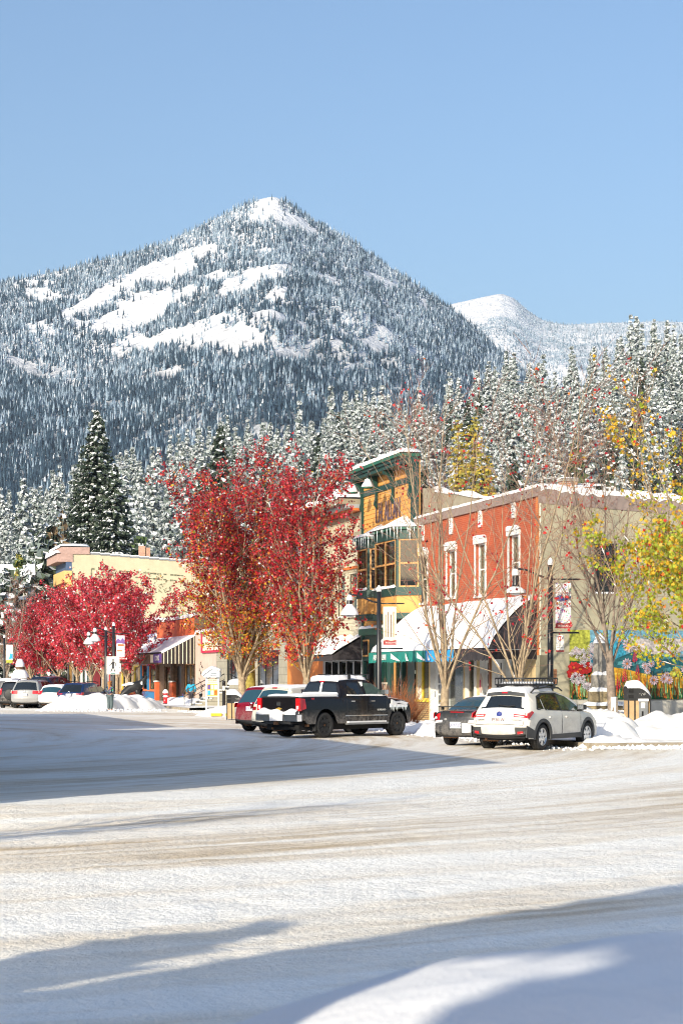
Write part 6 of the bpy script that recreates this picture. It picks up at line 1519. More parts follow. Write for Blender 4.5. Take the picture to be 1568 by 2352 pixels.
textpart('CROSSTREK', .06, 'steel_grey', root, RT(.09, -.52, .80), 'lettering', ext=.003); textpart('SUBARU', .055, 'ink', root, RT(.09, .52, .80), 'lettering', ext=.003)
doorlines(root, c, (2.0, 3.12), 1.02, .42, (1.35, 2.30), hz=.86, hm='paint_cream'); mirror(root, c, 3.02, 1.02, 'black_plastic')
part2(lambda m, d: [m.tube([(.75, d * .60, 1.52), (.9, d * .62, 1.62), (1.6, d * .63, 1.665), (2.3, d * .62, 1.64), (2.55, d * .6, 1.56)], .022, 'black_plastic', 6)], 'roof_rail', root)
def basket(m):
    z0, z1 = 1.73, 1.90; x0, x1, y = .95, 2.35, .56
    for z in (z0, z1): m.tube([(x0, -y, z), (x0, y, z), (x1, y, z), (x1, -y, z), (x0, -y, z)], .020, 'black_metal', 6)
    for k in range(15):
        yy = -y + 2 * y * k / 14; m.tube([(x0, yy, z0), (x0 - .02, yy, z1)], .010, 'black_metal', 4); m.tube([(x1, yy, z0), (x1 + .05, yy, z1)], .010, 'black_metal', 4)
    for k in range(9):
        xx = x0 + (x1 - x0) * k / 8
        for d in (1, -1): m.tube([(xx, d * y, z0), (xx, d * (y + .02), z1)], .010, 'black_metal', 4)
        m.box(xx - .02, xx + .02, -y, y, z0 - .01, z0 + .01, 'black_metal')
    for xx in (1.15, 2.1):
        m.box(xx - .03, xx + .03, -.63, .63, z0 - .05, z0 - .012, 'black_metal')
        for d in (1, -1): m.box(xx - .04, xx + .04, d * .6 - .02, d * .6 + .02, 1.62, z0 - .03, 'black_metal')
bk = part(basket, 'roof_basket', root); bs_ = MB(); snowstrip(bs_, 1.0, 2.3, -.5, .45, 1.745, .06, 3, 12); bs_.build('basket_snow', bk)
snow_on(c, root, 5.8, 7.9, -.93, .93, .13, 3)
snow_on(c, root, 9.9, 11.5, -.8, .8, .04, 5)
root.scale = (1.06, 1.06, 1.05)
# ---------------------------------------------------------------- dark sedan
root = carthing('sedan_car', 'dark slate sedan with teal rear window between pickup and light crossover', 1046, 58.2, 34)
c = Car(4.58, 1.74, [(.16, .26, .26), (.03, .40, .2), (.0, .62, .2), (.06, .82, .24), (.10, .98, .32), (.36, 1.03, .55), (.66, 1.02, .95), (1.15, 1.27, 1.3), (1.55, 1.385, 1.6), (2.15, 1.41, 2.1), (2.75, 1.33, 2.7), (3.35, .98, 3.2), (4.1, .86, 3.85), (4.45, .70, 4.2), (4.56, .5, 4.32), (4.45, .24, 4.36)], (.98, 3.62), .31, .93, .24, .42, bulge=.12, edge=.09)
c.body('paint_slate', root); wheels(c, root, .2, 'plain')
part(lambda m: c.patch(m, 6.15, 7.75, -.86, .86, .006, 'glass_blue', tap=.12), 'rear_window', root)
part(lambda m: c.patch(m, 10.1, 11.0, -.82, .82, .006, 'glass_dark'), 'windscreen', root)
part2(lambda m, d: c.side(m, [(1.15, .98), (3.2, .95), (2.75, 1.24), (2.2, 1.32), (1.55, 1.30)], .006, 'glass_dark', sd=(d,)), 'side_window', root)
def tl2(m, d):
    c.patch(m, 2.55, 3.95, .74 * d, .985 * d, .02, 'lamp_red', 4, 5); m.lathe([(0, -.03), (.035, -.02), (.04, .01)], 'lamp_clear', 10, (.075, d * .69, .80), axis='x'); c.side(m, [(.12, .78), (.34, .84), (.26, .96), (.13, .95)], .012, 'lamp_red', sd=(d,))
part2(tl2, 'tail_light', root)
part(lambda m: (m.box(.14, .36, -.66, .66, 1.10, 1.125, 'black_plastic'), m.box(.2, .3, -.6, -.55, 1.02, 1.1, 'black_plastic'), m.box(.2, .3, .55, .6, 1.02, 1.1, 'black_plastic')), 'spoiler', root)
part(lambda m: m.box(.075, .1, -.22, .22, .955, .975, 'lamp_red'), 'brake_light', root)
part(lambda m: m.prism([(-.035, .92), (.035, .92), (.008, .76), (-.008, .76)], .035, .06, 'chrome', axis='x'), 'badge', root)
plate(root, -.012, 0, .60, 'LK9-92C'); part(lambda m: m.box(-.006, .0, -.19, .19, .5, .70, 'steel_grey'), 'plate_frame', root)
part(lambda m: (c.patch(m, .9, 2.2, -.70, -.25, .02, 'car_snow', 5, 6), c.patch(m, 2.3, 2.6, -.97, -.5, .03, 'car_snow', 2, 8), c.patch(m, 2.35, 2.6, .6, .97, .03, 'car_snow', 2, 6)), 'bumper_snow', root)
textpart('G5', .07, 'sign_white', root, RT(.05, .36, .76), 'lettering', ext=.003); mirror(root, c, 3.0, .93, 'paint_slate'); doorlines(root, c, (1.9, 3.05), .93, .32, (1.4, 2.4), hz=.82)
root.scale = (1.04, 1.04, 1.04)
snow_on(c, root, 5.1, 6.1, -.85, .3, .03, 7); snow_on(c, root, 8.2, 9.6, -.7, .7, .03, 8)
# ---------------------------------------------------------------- black pickup
root = carthing('pickup_truck', 'black crew cab pickup truck with chrome bumper and snow on its roof and bumper', 637, 66.1, 43, cat='pickup')
c = Car(5.85, 2.04, [(.20, .52, .42), (.14, .60, .42), (.12, .80, .42), (.10, 1.30, .46), (.16, 1.385, .50), (.8, 1.40, 1.0), (1.9, 1.40, 1.85), (2.0, 1.41, 1.98), (2.12, 1.80, 2.1), (2.28, 1.93, 2.25), (3.0, 1.97, 3.0), (3.75, 1.92, 3.75), (4.45, 1.42, 4.35), (4.6, 1.34, 4.5), (5.35, 1.25, 5.05), (5.66, 1.10, 5.35), (5.74, .80, 5.45), (5.70, .42, 5.48)], (1.28, 4.93), .415, 1.36, .46, .22, bulge=.04, edge=.045, plan=.04, crown=.02)
c.ra = .50; c.zc = .46
c.body('paint_black', root)
wheels(c, root, .29, 'steel', spokes=8)
def tg(m):
    m.box(.075, .1, -.78, .78, .84, 1.33, 'paint_black'); m.box(.06, .12, -.80, .80, 1.335, 1.375, 'black_plastic'); m.box(.055, .075, -.09, .09, 1.06, 1.20, 'black_plastic')
tgo = part(tg, 'tailgate', root); part(lambda m: m.box(.045, .056, -.07, .07, 1.10, 1.15, 'chrome'), 'handle', tgo)
part(lambda m: m.prism([(-.13, .96), (-.07, .945), (-.045, .92), (.045, .92), (.07, .945), (.13, .96), (.13, .99), (.05, .985), (.04, 1.01), (-.04, 1.01), (-.05, .985), (-.13, .99)], .06, .076, 'gold', axis='x'), 'badge', tgo)
def bp_(m):
    m.box(-.06, .16, -.97, -.36, .56, .78, 'chrome'); m.box(-.06, .16, .36, .97, .56, .78, 'chrome'); m.box(-.02, .16, -.36, .36, .56, .74, 'chrome'); m.box(-.05, .16, -.97, .97, .78, .80, 'black_plastic')
bpo = part(bp_, 'bumper', root)
sb = MB(); snowstrip(sb, -.06, .1, -.95, .95, .80, .10, 1, 4)
sb = MB(); q = np.random.RandomState(4)
def fn(a, b_): y = -.92 + 1.84 * a; k = min(5, int(b_ * 5 + .5)); pr = [(-.09, -.02), (-.10, .04), (-.04, .11), (.03, .14), (.09, .10), (.10, 0)][k]; h = 1 + .5 * math.sin(a * 13) * math.sin(a * 5); return (pr[0], y, .80 + pr[1] * h)
sb.grid(fn, 30, 5, 'car_snow'); sb.poly([(-.075, -.30, .57), (-.075, .30, .57), (-.075, .32, .82), (-.075, -.32, .82)], 'car_snow'); sb.build('bumper_snow', bpo)
part(lambda m: (m.box(-.14, .05, -.05, .05, .44, .54, 'rust'), m.box(.0, .1, -.6, .6, .46, .55, 'black_plastic')), 'tow_hitch', root)
def tl3(m, d):
    if 1:
        y = d * .90; m.box(.04, .13, min(y - .10 * d, y + .10 * d), max(y - .1 * d, y + .1 * d), .90, 1.32, 'lamp_red'); m.box(.032, .041, min(y - .06 * d, y + .04 * d), max(y - .06 * d, y + .04 * d), .96, 1.07, 'lamp_clear'); c.side(m, [(.13, .92), (.36, .98), (.32, 1.30), (.13, 1.32)], .015, 'lamp_red', sd=(d,))
part2(tl3, 'tail_light', root)
part(lambda m: (c.patch(m, 7.15, 8.1, -.86, .86, .008, 'glass_dark')), 'rear_window', root)
part(lambda m: (c.patch(m, 7.05, 8.2, -.10, .0, .03, 'car_snow', 4, 3), c.patch(m, 7.02, 7.3, -.9, .9, .05, 'car_snow', 2, 14)), 'window_snow', root)
part(lambda m: c.patch(m, 8.3, 8.5, -.14, .14, .03, 'lamp_red', 2, 3), 'brake_light', root)
for nm, P, g_ in (('rear_door_window', [(2.42, 1.44), (3.22, 1.44), (3.22, 1.83), (2.55, 1.83)], 'glass_dark'), ('front_door_window', [(3.36, 1.44), (4.28, 1.42), (4.22, 1.50), (3.78, 1.80), (3.36, 1.83)], 'glass_green')):
    part2(lambda m, d: c.side(m, P, .008, g_, sd=(d,)), nm, root)
part(lambda m: c.patch(m, 11.15, 11.9, -.85, .85, .006, 'glass_dark'), 'windscreen', root)
part2(lambda m, d: (c.side(m, [(2.38, 1.39), (4.30, 1.37), (4.30, 1.41), (3.6, 1.44), (2.9, 1.42), (2.38, 1.435)], .03, 'car_snow', sd=(d,)), c.side(m, [(3.22, 1.70), (3.30, 1.72), (3.34, 1.86), (3.18, 1.86)], .02, 'car_snow', sd=(d,)), c.side(m, [(4.55, 1.0), (4.7, 1.08), (4.95, 1.12), (5.35, 1.06), (5.5, 1.12), (5.1, 1.20), (4.8, 1.18), (4.6, 1.26)], .03, 'car_snow', sd=(d,))), 'side_snow', root)
part2(lambda m, d: c.side(m, [(2.2, .70), (4.35, .70), (4.35, .735), (2.2, .735)], .018, 'chrome', sd=(d,)), 'side_strip', root)
part2(lambda m, d: (m.box(2.25, 4.3, d * 1.12, d * .96, .42, .48, 'steel_grey'), m.box(2.3, 4.2, d * 1.11, d * 1.0, .481, .53, 'car_snow'), m.box(2.6, 2.7, d * 1.0, d * .8, .4, .45, 'black_plastic'), m.box(3.9, 4.0, d * 1.0, d * .8, .4, .45, 'black_plastic')), 'running_board', root)
for x in (.80, 4.42): part2(lambda m, d: m.box(x, x + .03, d * .86 - .12, d * .86 + .12, .22, .62, 'black_plastic'), 'mud_flap', root)
part(lambda m: [m.lathe([(0, -.9), (.05, -.9), (.05, -.5), (0, -.5)], 'rust', 8, (.55, 0, .42), axis='y')], 'exhaust', root)
doorlines(root, c, (2.34, 3.30, 4.36), 1.38, .52, (2.62, 3.62), hz=1.20); mirror(root, c, 4.2, 1.42, 'chrome')
textpart('SILVERADO', .085, 'sign_white', root, Matrix.Translation((4.02, -1.035, .90)) @ Matrix.Rotation(math.pi / 2, 4, 'X'), 'lettering', ext=.002); textpart('4x4', .09, 'lamp_red', root, Matrix.Translation((.62, -1.03, 1.30)) @ Matrix.Rotation(math.pi / 2, 4, 'X'), 'lettering', ext=.004)
snow_on(c, root, 8.6, 11.0, -.92, .92, .13, 9); snow_on(c, root, 12.2, 14.3, -.8, .8, .03, 4); snow_on(c, root, 4.0, 6.9, -.93, -.72, .09, 6); snow_on(c, root, 4.2, 6.9, -.7, .9, .07, 2)
for x in (2.75, 3.7): part(lambda m: [(m.box(x - .02, x + .02, -.75, .75, 2.09, 2.115, 'black_metal'), m.box(x - .04, x + .04, -.72, -.66, 1.95, 2.09, 'black_metal'), m.box(x - .04, x + .04, .66, .72, 1.95, 2.09, 'black_metal'))], 'roof_bar', root)
ic = MB(); q = random.Random(5)
for k in range(26): x = 4.5 + k * .035; z = 1.02 + .03 * math.sin(k); y = -c.w(x, z) - .035; l = .05 + .14 * q.random(); ic.tube([(x, y, z), (x, y, z - l)], [.012, .002], 'ice', 4)
for k in range(3):
    pass
part(lambda m: c.side(m, [(4.48, .98), (5.4, .98), (5.45, 1.06), (4.5, 1.1)], .032, 'car_snow', sd=(-1,)), 'wing_snow', root)
ic.build('icicle_fringe', root)
part(lambda m: (c.patch(m, 15.2, 16.2, -.9, .9, .03, 'chrome', 4, 10)), 'front_bumper', root)
# ---------------------------------------------------------------- SUV family (shared shape, own paint and tail)
def suv(name, label, px, Z, yaw, L, W_, H, paint, lamp, rw=.35, belt=1.05, slope=.30, lampbox=(.62, .985, 2.95, 3.5), glass='glass_dark', roofsnow=.04, cladding=True, spare=False, rails=False, txt='AB1 23C', cat='car', cad=None, group=None, lampside=True, style='alloy', platez=.85, badge=True):
    root = carthing(name, label, px, Z, yaw, cat, group)
    b = belt
    c = Car(L, W_, [(.20, .30, .30), (.04, .42, .22), (.0, .62, .20), (.06, .88, .24), (.10, b, .32), (.10 + slope, H * .90, .6), (.24 + slope, H * .965, .85), (L * .3, H, L * .31), (L * .48, H * .995, L * .48), (L * .66, H * .86, L * .64), (L * .77, H * .65, L * .74), (L * .9, H * .58, L * .84), (L * .975, H * .47, L * .92), (L, .5, L * .955), (L * .985, .28, L * .97)], (.19 * L + .05, .795 * L), rw, b, .28, .22 + .05 * (H < 1.7))
    c.body(paint, root); wheels(c, root, .225, style)
    part(lambda m: c.patch(m, 4.15, 5.25, -.84, .84, .006, glass, tap=.05), 'rear_window', root)
    part(lambda m: c.patch(m, 5.5, 5.95, -.8, .8, .03, paint, nt_=4), 'spoiler', root)
    part(lambda m: c.patch(m, 8.4, 9.7, -.82, .82, .006, glass), 'windscreen', root)
    zt = H * .93
    for nm, x0, x1 in (('rear_quarter_window', .62 + slope, L * .29), ('rear_door_window', L * .30, L * .46), ('front_door_window', L * .47, L * .68)):
        P = [(x0, b + .05), (x1, b + .03), (min(x1, L * .64), zt - (.20 if 'front' in nm else 0)), (min(x1, L * .56), zt), (x0 + (.12 if 'quarter' in nm else 0), zt)]
        part2(lambda m, d: c.side(m, P, .006, glass, sd=(d,)), nm, root)
    def tlx(m, d):
        if 1:
            c.patch(m, lampbox[2], lampbox[3], lampbox[0] * d, lampbox[1] * d, .022, lamp, 4, 5)
            if lampside: c.side(m, [(.12, b - .16), (.30, b - .14), (.40, b + .0), (.16, b + .02)], .014, lamp, sd=(d,))
    part2(tlx, 'tail_light', root)
    if cladding: part(lambda m: (c.arch(m, 'trim_grey', .06), c.patch(m, .1, 1.05, -.98, .98, .014, 'trim_grey', 3, 12)), 'cladding', root)
    plate(root, .0, 0, platez, txt)
    if badge: part(lambda m: m.lathe([(.055, -.01), (.07, -.008), (.075, .01)], 'chrome', 14, (.055, 0, platez + .17), axis='x'), 'badge', root)
    if rails: part2(lambda m, d: [m.tube([(.7, d * .62, H * .97), (1.2, d * .64, H + .06), (L * .5, d * .64, H + .06), (L * .58, d * .62, H * .98)], .02, 'black_plastic', 6)], 'roof_rail', root)
    if spare:
        sp = part(lambda m: m.lathe([(0, -.22), (.28, -.22), (.36, -.18), (.37, -.02), (.3, .05)], 'black_plastic', 24, (.02, .05, .86), axis='x'), 'spare_wheel', root)
    if roofsnow: snow_on(c, root, 5.9, 8.3, -.93, .93, roofsnow, int(px) % 9 + 1)
    mirror(root, c, L * .67, b, paint)
    return root, c
R1, c1 = suv('suv_car', 'maroon compact suv nearest the black bollard', 573, 73.0, 38, 4.55, 1.86, 1.68, 'paint_red', 'lamp_deep', txt='EC9 01E', rw=.36, lampbox=(.72, .985, 3.3, 3.75), roofsnow=.06, glass='glass_blue')
R2, c2 = suv('suv_car', 'pearl white suv squeezed between the maroon one and the black pickup', 612, 70.0, 39, 4.65, 1.88, 1.70, 'paint_pearl', 'lamp_deep', txt='KM4 82B', rw=.36, lampbox=(.70, .985, 2.9, 3.6), roofsnow=.05, glass='glass_blue', rails=False)
part(lambda m: c2.patch(m, 5.5, 5.7, -.15, .15, .04, 'lamp_red', 2, 3), 'brake_light', R2)
# the row beyond the side street
suv('wagon_car', 'dark blue wagon behind the long snow bank', 157, 121.5, 19, 4.82, 1.84, 1.62, 'paint_navy', 'lamp_red', txt='HT2 04F', rw=.34, belt=1.0, slope=.5, lampbox=(.55, .985, 3.2, 3.7), rails=True, roofsnow=0)
suv('hatchback_car', 'small white hatchback with tall red tail lights beside the blue wagon', 113, 122.5, 12, 4.1, 1.70, 1.46, 'paint_white', 'lamp_red', txt='PD7 61L', rw=.31, belt=.98, slope=.35, lampbox=(.70, .985, 3.1, 4.5), roofsnow=.05, cladding=False, lampside=False, platez=.55, glass='glass_blue')
suv('van_car', 'large dark blue van towering behind the white hatchback', 85, 129, 16, 5.3, 2.0, 2.0, 'paint_darkblue', 'lamp_red', txt='LN5 70K', rw=.38, belt=1.25, slope=.22, lampbox=(.86, .985, 2.4, 3.5), roofsnow=0, cladding=False, cat='van')
suv('minivan_car', 'silver minivan between the black spare wheel suv and the dark van', 56, 123.5, 8, 5.1, 1.98, 1.78, 'paint_silver', 'lamp_red', txt='CR8 15M', rw=.35, belt=1.12, slope=.3, lampbox=(.55, .985, 3.2, 4.0), roofsnow=0, cladding=False, cat='minivan', rails=True)
suv('suv_car', 'black compact suv carrying its spare wheel on the tail', 25, 125, 6, 4.2, 1.78, 1.70, 'paint_black', 'lamp_red', txt='GS1 93D', rw=.35, belt=1.08, slope=.2, lampbox=(.80, .985, 2.9, 4.4), roofsnow=.05, spare=True)
suv('jeep_car', 'white boxy four wheel drive at the left edge', 4, 130, 10, 4.3, 1.86, 1.82, 'paint_white', 'lamp_red', txt='TB6 28J', rw=.40, belt=1.12, slope=.12, lampbox=(.86, .985, 2.2, 3.0), roofsnow=.07)
suv('suv_car', 'dark car mostly hidden behind the white boxy four wheel drive', 0, 143, 12, 4.7, 1.9, 1.78, 'paint_grey', 'lamp_red', txt='WE3 44A', rw=.36, lampbox=(.7, .985, 3, 3.6), roofsnow=0)
suv('hatchback_car', 'small grey car peeping out between dark van and white hatchback', 98, 126, 10, 4.0, 1.7, 1.45, 'paint_grey', 'lamp_red', txt='FA9 17S', rw=.31, belt=.98, lampbox=(.65, .985, 3, 3.5), roofsnow=0, cladding=False)
# ================================================================ street furniture, people, statue
def colourmat(name, scale, sat=1.1, val=.8, wmix=.35):
    m, nt, b, out = newmat(name)
    n = noise(nt, 3., 4, objco(nt)); v = nt.nodes.new('ShaderNodeTexVoronoi'); v.inputs['Scale'].default_value = scale
    ad = nt.nodes.new('ShaderNodeVectorMath'); ad.operation = 'ADD'; nt.links.new(objco(nt), ad.inputs[0]); nt.links.new(n.outputs[1], ad.inputs[1]); nt.links.new(ad.outputs[0], v.inputs['Vector'])
    hs = nt.nodes.new('ShaderNodeHueSaturation'); hs.inputs['Saturation'].default_value = sat; hs.inputs['Value'].default_value = val; nt.links.new(v.outputs['Color'], hs.inputs['Color'])
    r = ramp(nt, v.outputs['Distance'], [(.25, (0, 0, 0)), (.5, (1, 1, 1))])
    nt.links.new(mixc(nt, r.outputs[0], hs.outputs[0], (.75, .73, .75)), b.inputs['Base Color']); b.inputs['Roughness'].default_value = .6
colourmat('banner_floral', 9.); pm('jacket_base', (.03, .035, .07), .8); colourmat('banner_abstract', 6., 1.2, .8)
m, nt, b, out = newmat('jacket_floral')
v = nt.nodes.new('ShaderNodeTexVoronoi'); v.inputs['Scale'].default_value = 13.; nt.links.new(objco(nt), v.inputs['Vector'])
hs = nt.nodes.new('ShaderNodeHueSaturation'); hs.inputs['Saturation'].default_value = 1.3; hs.inputs['Value'].default_value = .5; nt.links.new(v.outputs['Color'], hs.inputs['Color'])
r = ramp(nt, v.outputs['Distance'], [(.3, (0, 0, 0)), (.45, (1, 1, 1))]); nt.links.new(mixc(nt, r.outputs[0], hs.outputs[0], (.02, .025, .06)), b.inputs['Base Color'])
pm('banner_sky', (.55, .62, .72), .6); pm('banner_violet', (.16, .08, .28), .6); pm('banner_maroon', (.35, .05, .05), .6)
def street_lamp(px, Z, H, label, banner='floral', small=None, head=True, frac=1.):
    t = thing('street_lamp', label, 'street lamp', (X(px, Z), Z, .1), 0, 'black street lamps')
    mb = MB(); mb.lathe([(.17, -.2), (.17, .25), (.12, .32), (.10, .5), (.095, H * .62), (.085, H * .62 + .02), (.08, H), (0, H)], 'black_metal', 14); mb.build('pole', t)
    mb = MB(); mb.lathe([(.10, H - .02), (.085, H + .1), (.04, H + .2), (0, H + .22)], 'roof_snow', 10); mb.build('snow_cap', t)
    zb = H - .45
    if head:
        mb = MB(); pts = [(0, 0, zb)] + [(-a, -.05 * a, zb + .30 * (.5 - .5 * math.cos(math.pi * min(1, a / 1.0)))) for a in (.2, .4, .6, .8, 1.0, 1.1)]; mb.tube(pts, .032, 'black_metal', 8)
        mb.lathe([(0, -.07), (.06, -.05), (.06, .06), (0, .1)], 'black_metal', 8, (-1.1, -.055, zb + .3)); mb.build('arm', t)
        lx, lz = -1.12, zb + .24
        mb = MB(); mb.lathe([(.03, 0), (.10, -.12), (.11, -.16), (.11, -.45), (.13, -.5), (.30, -.66), (.32, -.72), (.30, -.73), (0.0, -.70)], 'black_metal', 20, (lx, -.055, lz)); hd = mb.build('lamp_head', t)
        mb = MB(); mb.lathe([(.0, -.80), (.12, -.78), (.19, -.74), (.22, -.71)], 'lamp_clear', 16, (lx, -.055, lz)); mb.build('lens', hd)
        mb = MB(); mb.lathe([(.118, -.15), (.12, -.05), (.07, .05), (0, .09)], 'roof_snow', 12, (lx, -.055, lz)); mb.build('cap_snow', hd); mb = MB()
        mb.lathe([(.335, -.715), (.32, -.6), (.24, -.47), (.13, -.34), (.112, -.30)] if frac >= 1 else [(.335, -.715), (.31, -.62), (.16, -.52), (.112, -.50)], 'roof_snow', 20, (lx, -.055, lz)); mb.build('hood_snow', hd)
    if banner:
        zt = H - .48; mb = MB(); mb.tube([(0, 0, zt), (.92, 0, zt)], .025, 'black_metal', 6); mb.tube([(0, 0, zt - 1.72), (.92, 0, zt - 1.72)], .028, 'black_metal', 6); mb.lathe([(0, -.03), (.04, 0), (0, .03)], 'black_metal', 6, (.94, 0, zt)); mb.build('bracket', t)
        mb = MB(); x0, x1 = .16, .66; z1, z0 = zt - .12, zt - 1.58
        if banner == 'floral': mb.box(x0, x1, -.012, .0, z0, z1, 'banner_floral'); mb.prism([(x0 - .0, z1 - .45), (x0 + .2, z1 - .36), (x0 + .3, z1 - .5), (x1, z1 - .42), (x1, z1 - .5), (x0 + .2, z1 - .6), (x0, z1 - .55)], -.018, -.013, 'ink_blue')
        elif banner == 'winter':
            mb.box(x0, x1, -.012, 0, z0, z1, 'banner_sky'); mb.prism([(x0, z1 - .3), (x0 + .12, z1 - .16), (x0 + .25, z1 - .3), (x0 + .38, z1 - .14), (x1, z1 - .3), (x1, z1 - .5), (x0, z1 - .5)], -.017, -.013, 'banner_violet')
            for k in range(5): zz = z1 - .5 - k * .18; mb.prism([(x0, zz), (x0 + .2, zz + .05), (x1, zz - .02), (x1, zz - .15), (x0, zz - .15)], -.018 - k * .003, -.014 - k * .003, 'sign_white' if k % 2 == 0 else 'banner_sky')
            mb.box(x0 + .1, x1 - .05, -.04, -.034, z1 - .62, z1 - .52, 'mu_or'); mb.box(x0 + .05, x1 - .15, -.042, -.036, z1 - .95, z1 - .88, 'mu_or')
        elif banner == 'autumn': mb.box(x0, x1, -.012, 0, z0, z1, 'sign_cream'); [mb.box(x0 + .08 + k * .1, x0 + .11 + k * .1, -.017, -.013, z0 + .3, z1 - .3 + .1 * (k % 2), 'mu_brown') for k in range(4)]
        else: mb.box(x0, x1, -.012, 0, z0, z1, 'sign_white'); mb.prism([(x0 + .2, z0 + .3), (x1, z0 + .35), (x1, z0 + .7), (x0 + .3, z0 + .8)], -.018, -.013, 'blue_awning'); mb.box(x0, x1, -.019, -.0125, z0, z0 + .25, 'mu_lime')
        bn = mb.build('banner', t)
        if banner in ('floral', 'winter', 'autumn'):
            mb = MB(); mb.prism([(x0, z0 - .0), (x1, z0), (x1, z0 + .19), (x0 + .3, z0 + .15), (x0 + .15, z0 + .19), (x0, z0 + .16)], -.035, -.03, 'banner_maroon'); mb.build('name_strip', bn)
            textpart('ROSSLAND', .085, 'sign_white', bn, TM(.46, -.04, z0 + .08), 'lettering', ext=.002)
    if small:
        zt = H - .48 - 1.72; mb = MB(); mb.box(.18, .44, -.012, 0, zt - .62, zt - .08, 'sign_white'); mb.box(.18, .44, -.016, -.0125, zt - .62, zt - .56, 'banner_maroon'); sg = mb.build('small_sign', t)
        if small == 'smoke':
            mb = MB(); mb.lathe([(.055, 0), (.075, 0), (.075, .005), (.055, .005)], 'lamp_red', 18, (.31, -.02, zt - .18), axis='y'); mb.box(-.012 + .31, .012 + .31, -.022, -.018, zt - .24, zt - .12, 'lamp_red'); mb.build('ban_symbol', sg)
            for k, tx in enumerate(('This is a', 'Designated', 'Smoke Free', 'Public Area')): textpart(tx, .045, 'ink', sg, TM(.31, -.015, zt - .30 - k * .06), 'lettering', ext=.001)
        else:
            mb = MB(); mb.box(.26, .36, -.02, -.0125, zt - .36, zt - .31, 'ink'); mb.box(.35, .39, -.02, -.0125, zt - .32, zt - .27, 'ink')
            for x in (.265, .29, .33, .35): mb.box(x, x + .008, -.02, -.0125, zt - .42, zt - .36, 'ink')
            mb.build('dog_symbol', sg)
    return t
street_lamp(1263.5, 64, 5.55, 'street lamp with flower banner standing behind the light crossover', 'floral', 'smoke', frac=.5)
street_lamp(870, 76, 5.2, 'street lamp standing behind the pickup bonnet beside the russet shrub', 'autumn')
street_lamp(261, 119.5, 4.95, 'street lamp with winter banner beside the walking figure sign', 'winter', 'dog')
street_lamp(10, 160, 5.0, 'street lamp at the left edge with white and blue banner', 'abstract', head=False)
street_lamp(243, 131, 4.95, 'street lamp seen through crimson leaves just behind the winter banner lamp', None)
street_lamp(157, 186, 5.0, 'farther street lamp whose snowy hood shows among the crimson leaves', None)
# crossing sign
t = thing('crossing_sign', 'white rectangular sign with black walking figure on a thin post', 'road sign', (X(247, 117.5), 117.5, 0))
mb = MB(); mb.tube([(-.02, .05, 0), (-.02, .05, 3.2)], .03, 'steel_grey', 8); mb.build('post', t)
mb = MB(); x0, x1, z0, z1 = -.06, .70, 2.12, 3.18; mb.box(x0, x1, -.01, .01, z0, z1, 'sign_white')
for q in ((x0 + .02, x1 - .02, z0 + .02, z0 + .035), (x0 + .02, x1 - .02, z1 - .035, z1 - .02), (x0 + .02, x0 + .035, z0 + .035, z1 - .035), (x1 - .035, x1 - .02, z0 + .035, z1 - .035)): mb.box(q[0], q[1], -.014, -.0105, q[2], q[3], 'ink')
sg = mb.build('panel', t)
mb = MB(); cx = .32; hz = 2.95
def pl(pts): mb.prism([(cx + p[0], 2.24 + p[1]) for p in pts], -.018, -.0105, 'ink')
mb.prism([(cx + .01 + .055 * math.cos(a * .5236), 2.97 + .06 * math.sin(a * .5236)) for a in range(12)], -.018, -.0105, 'ink')
pl([(-.05, .30), (.06, .30), (.09, .58), (.05, .65), (-.04, .65), (-.07, .58)])
pl([(-.05, .32), (.04, .33), (-.02, .18), (-.10, .02), (-.15, .02), (-.09, .18)]); pl([(.0, .32), (.065, .31), (.10, .17), (.16, .02), (.11, .02), (.05, .16)])
pl([(-.06, .62), (-.03, .56), (-.10, .44), (-.20, .37), (-.22, .40), (-.13, .48)]); pl([(.05, .64), (.18, .52), (.17, .34), (.14, .34), (.145, .5), (.06, .56)])
mb.build('walking_figure', sg); mb = MB(); mb.box(x0 + .15, x1 - .15, -.018, -.0105, 2.19, 2.20, 'ink'); mb.box(.2, .45, -.019, -.0105, 2.15, 2.18, 'green_awning'); mb.build('underline', sg)
# hydrant
t = thing('fire_hydrant', 'red fire hydrant with snow cap in front of the timber shop', 'hydrant', (X(380, 133), 133, .05))
mb = MB(); mb.lathe([(.2, 0), (.2, .08), (.14, .1), (.13, .72), (.18, .74), (.18, .80), (.15, .86), (.08, .96), (0, .98)], 'lamp_red', 14); mb.lathe([(.21, 0), (.21, .1), (.18, .14)], 'ink', 12); mb.build('barrel', t)
for d in (1, -1): mb = MB(); mb.tube([(d * .12, 0, .6), (d * .25, 0, .6)], .07, 'lamp_red' if d > 0 else 'ink', 10); mb.build('outlet', t)
mb = MB(); mb.lathe([(.19, .82), (.17, .95), (.08, 1.06), (0, 1.08)], 'roof_snow', 12); mb.lathe([(.15, .55), (.2, .6), (.14, .66)], 'roof_snow', 10); mb.build('snow_cap', t)
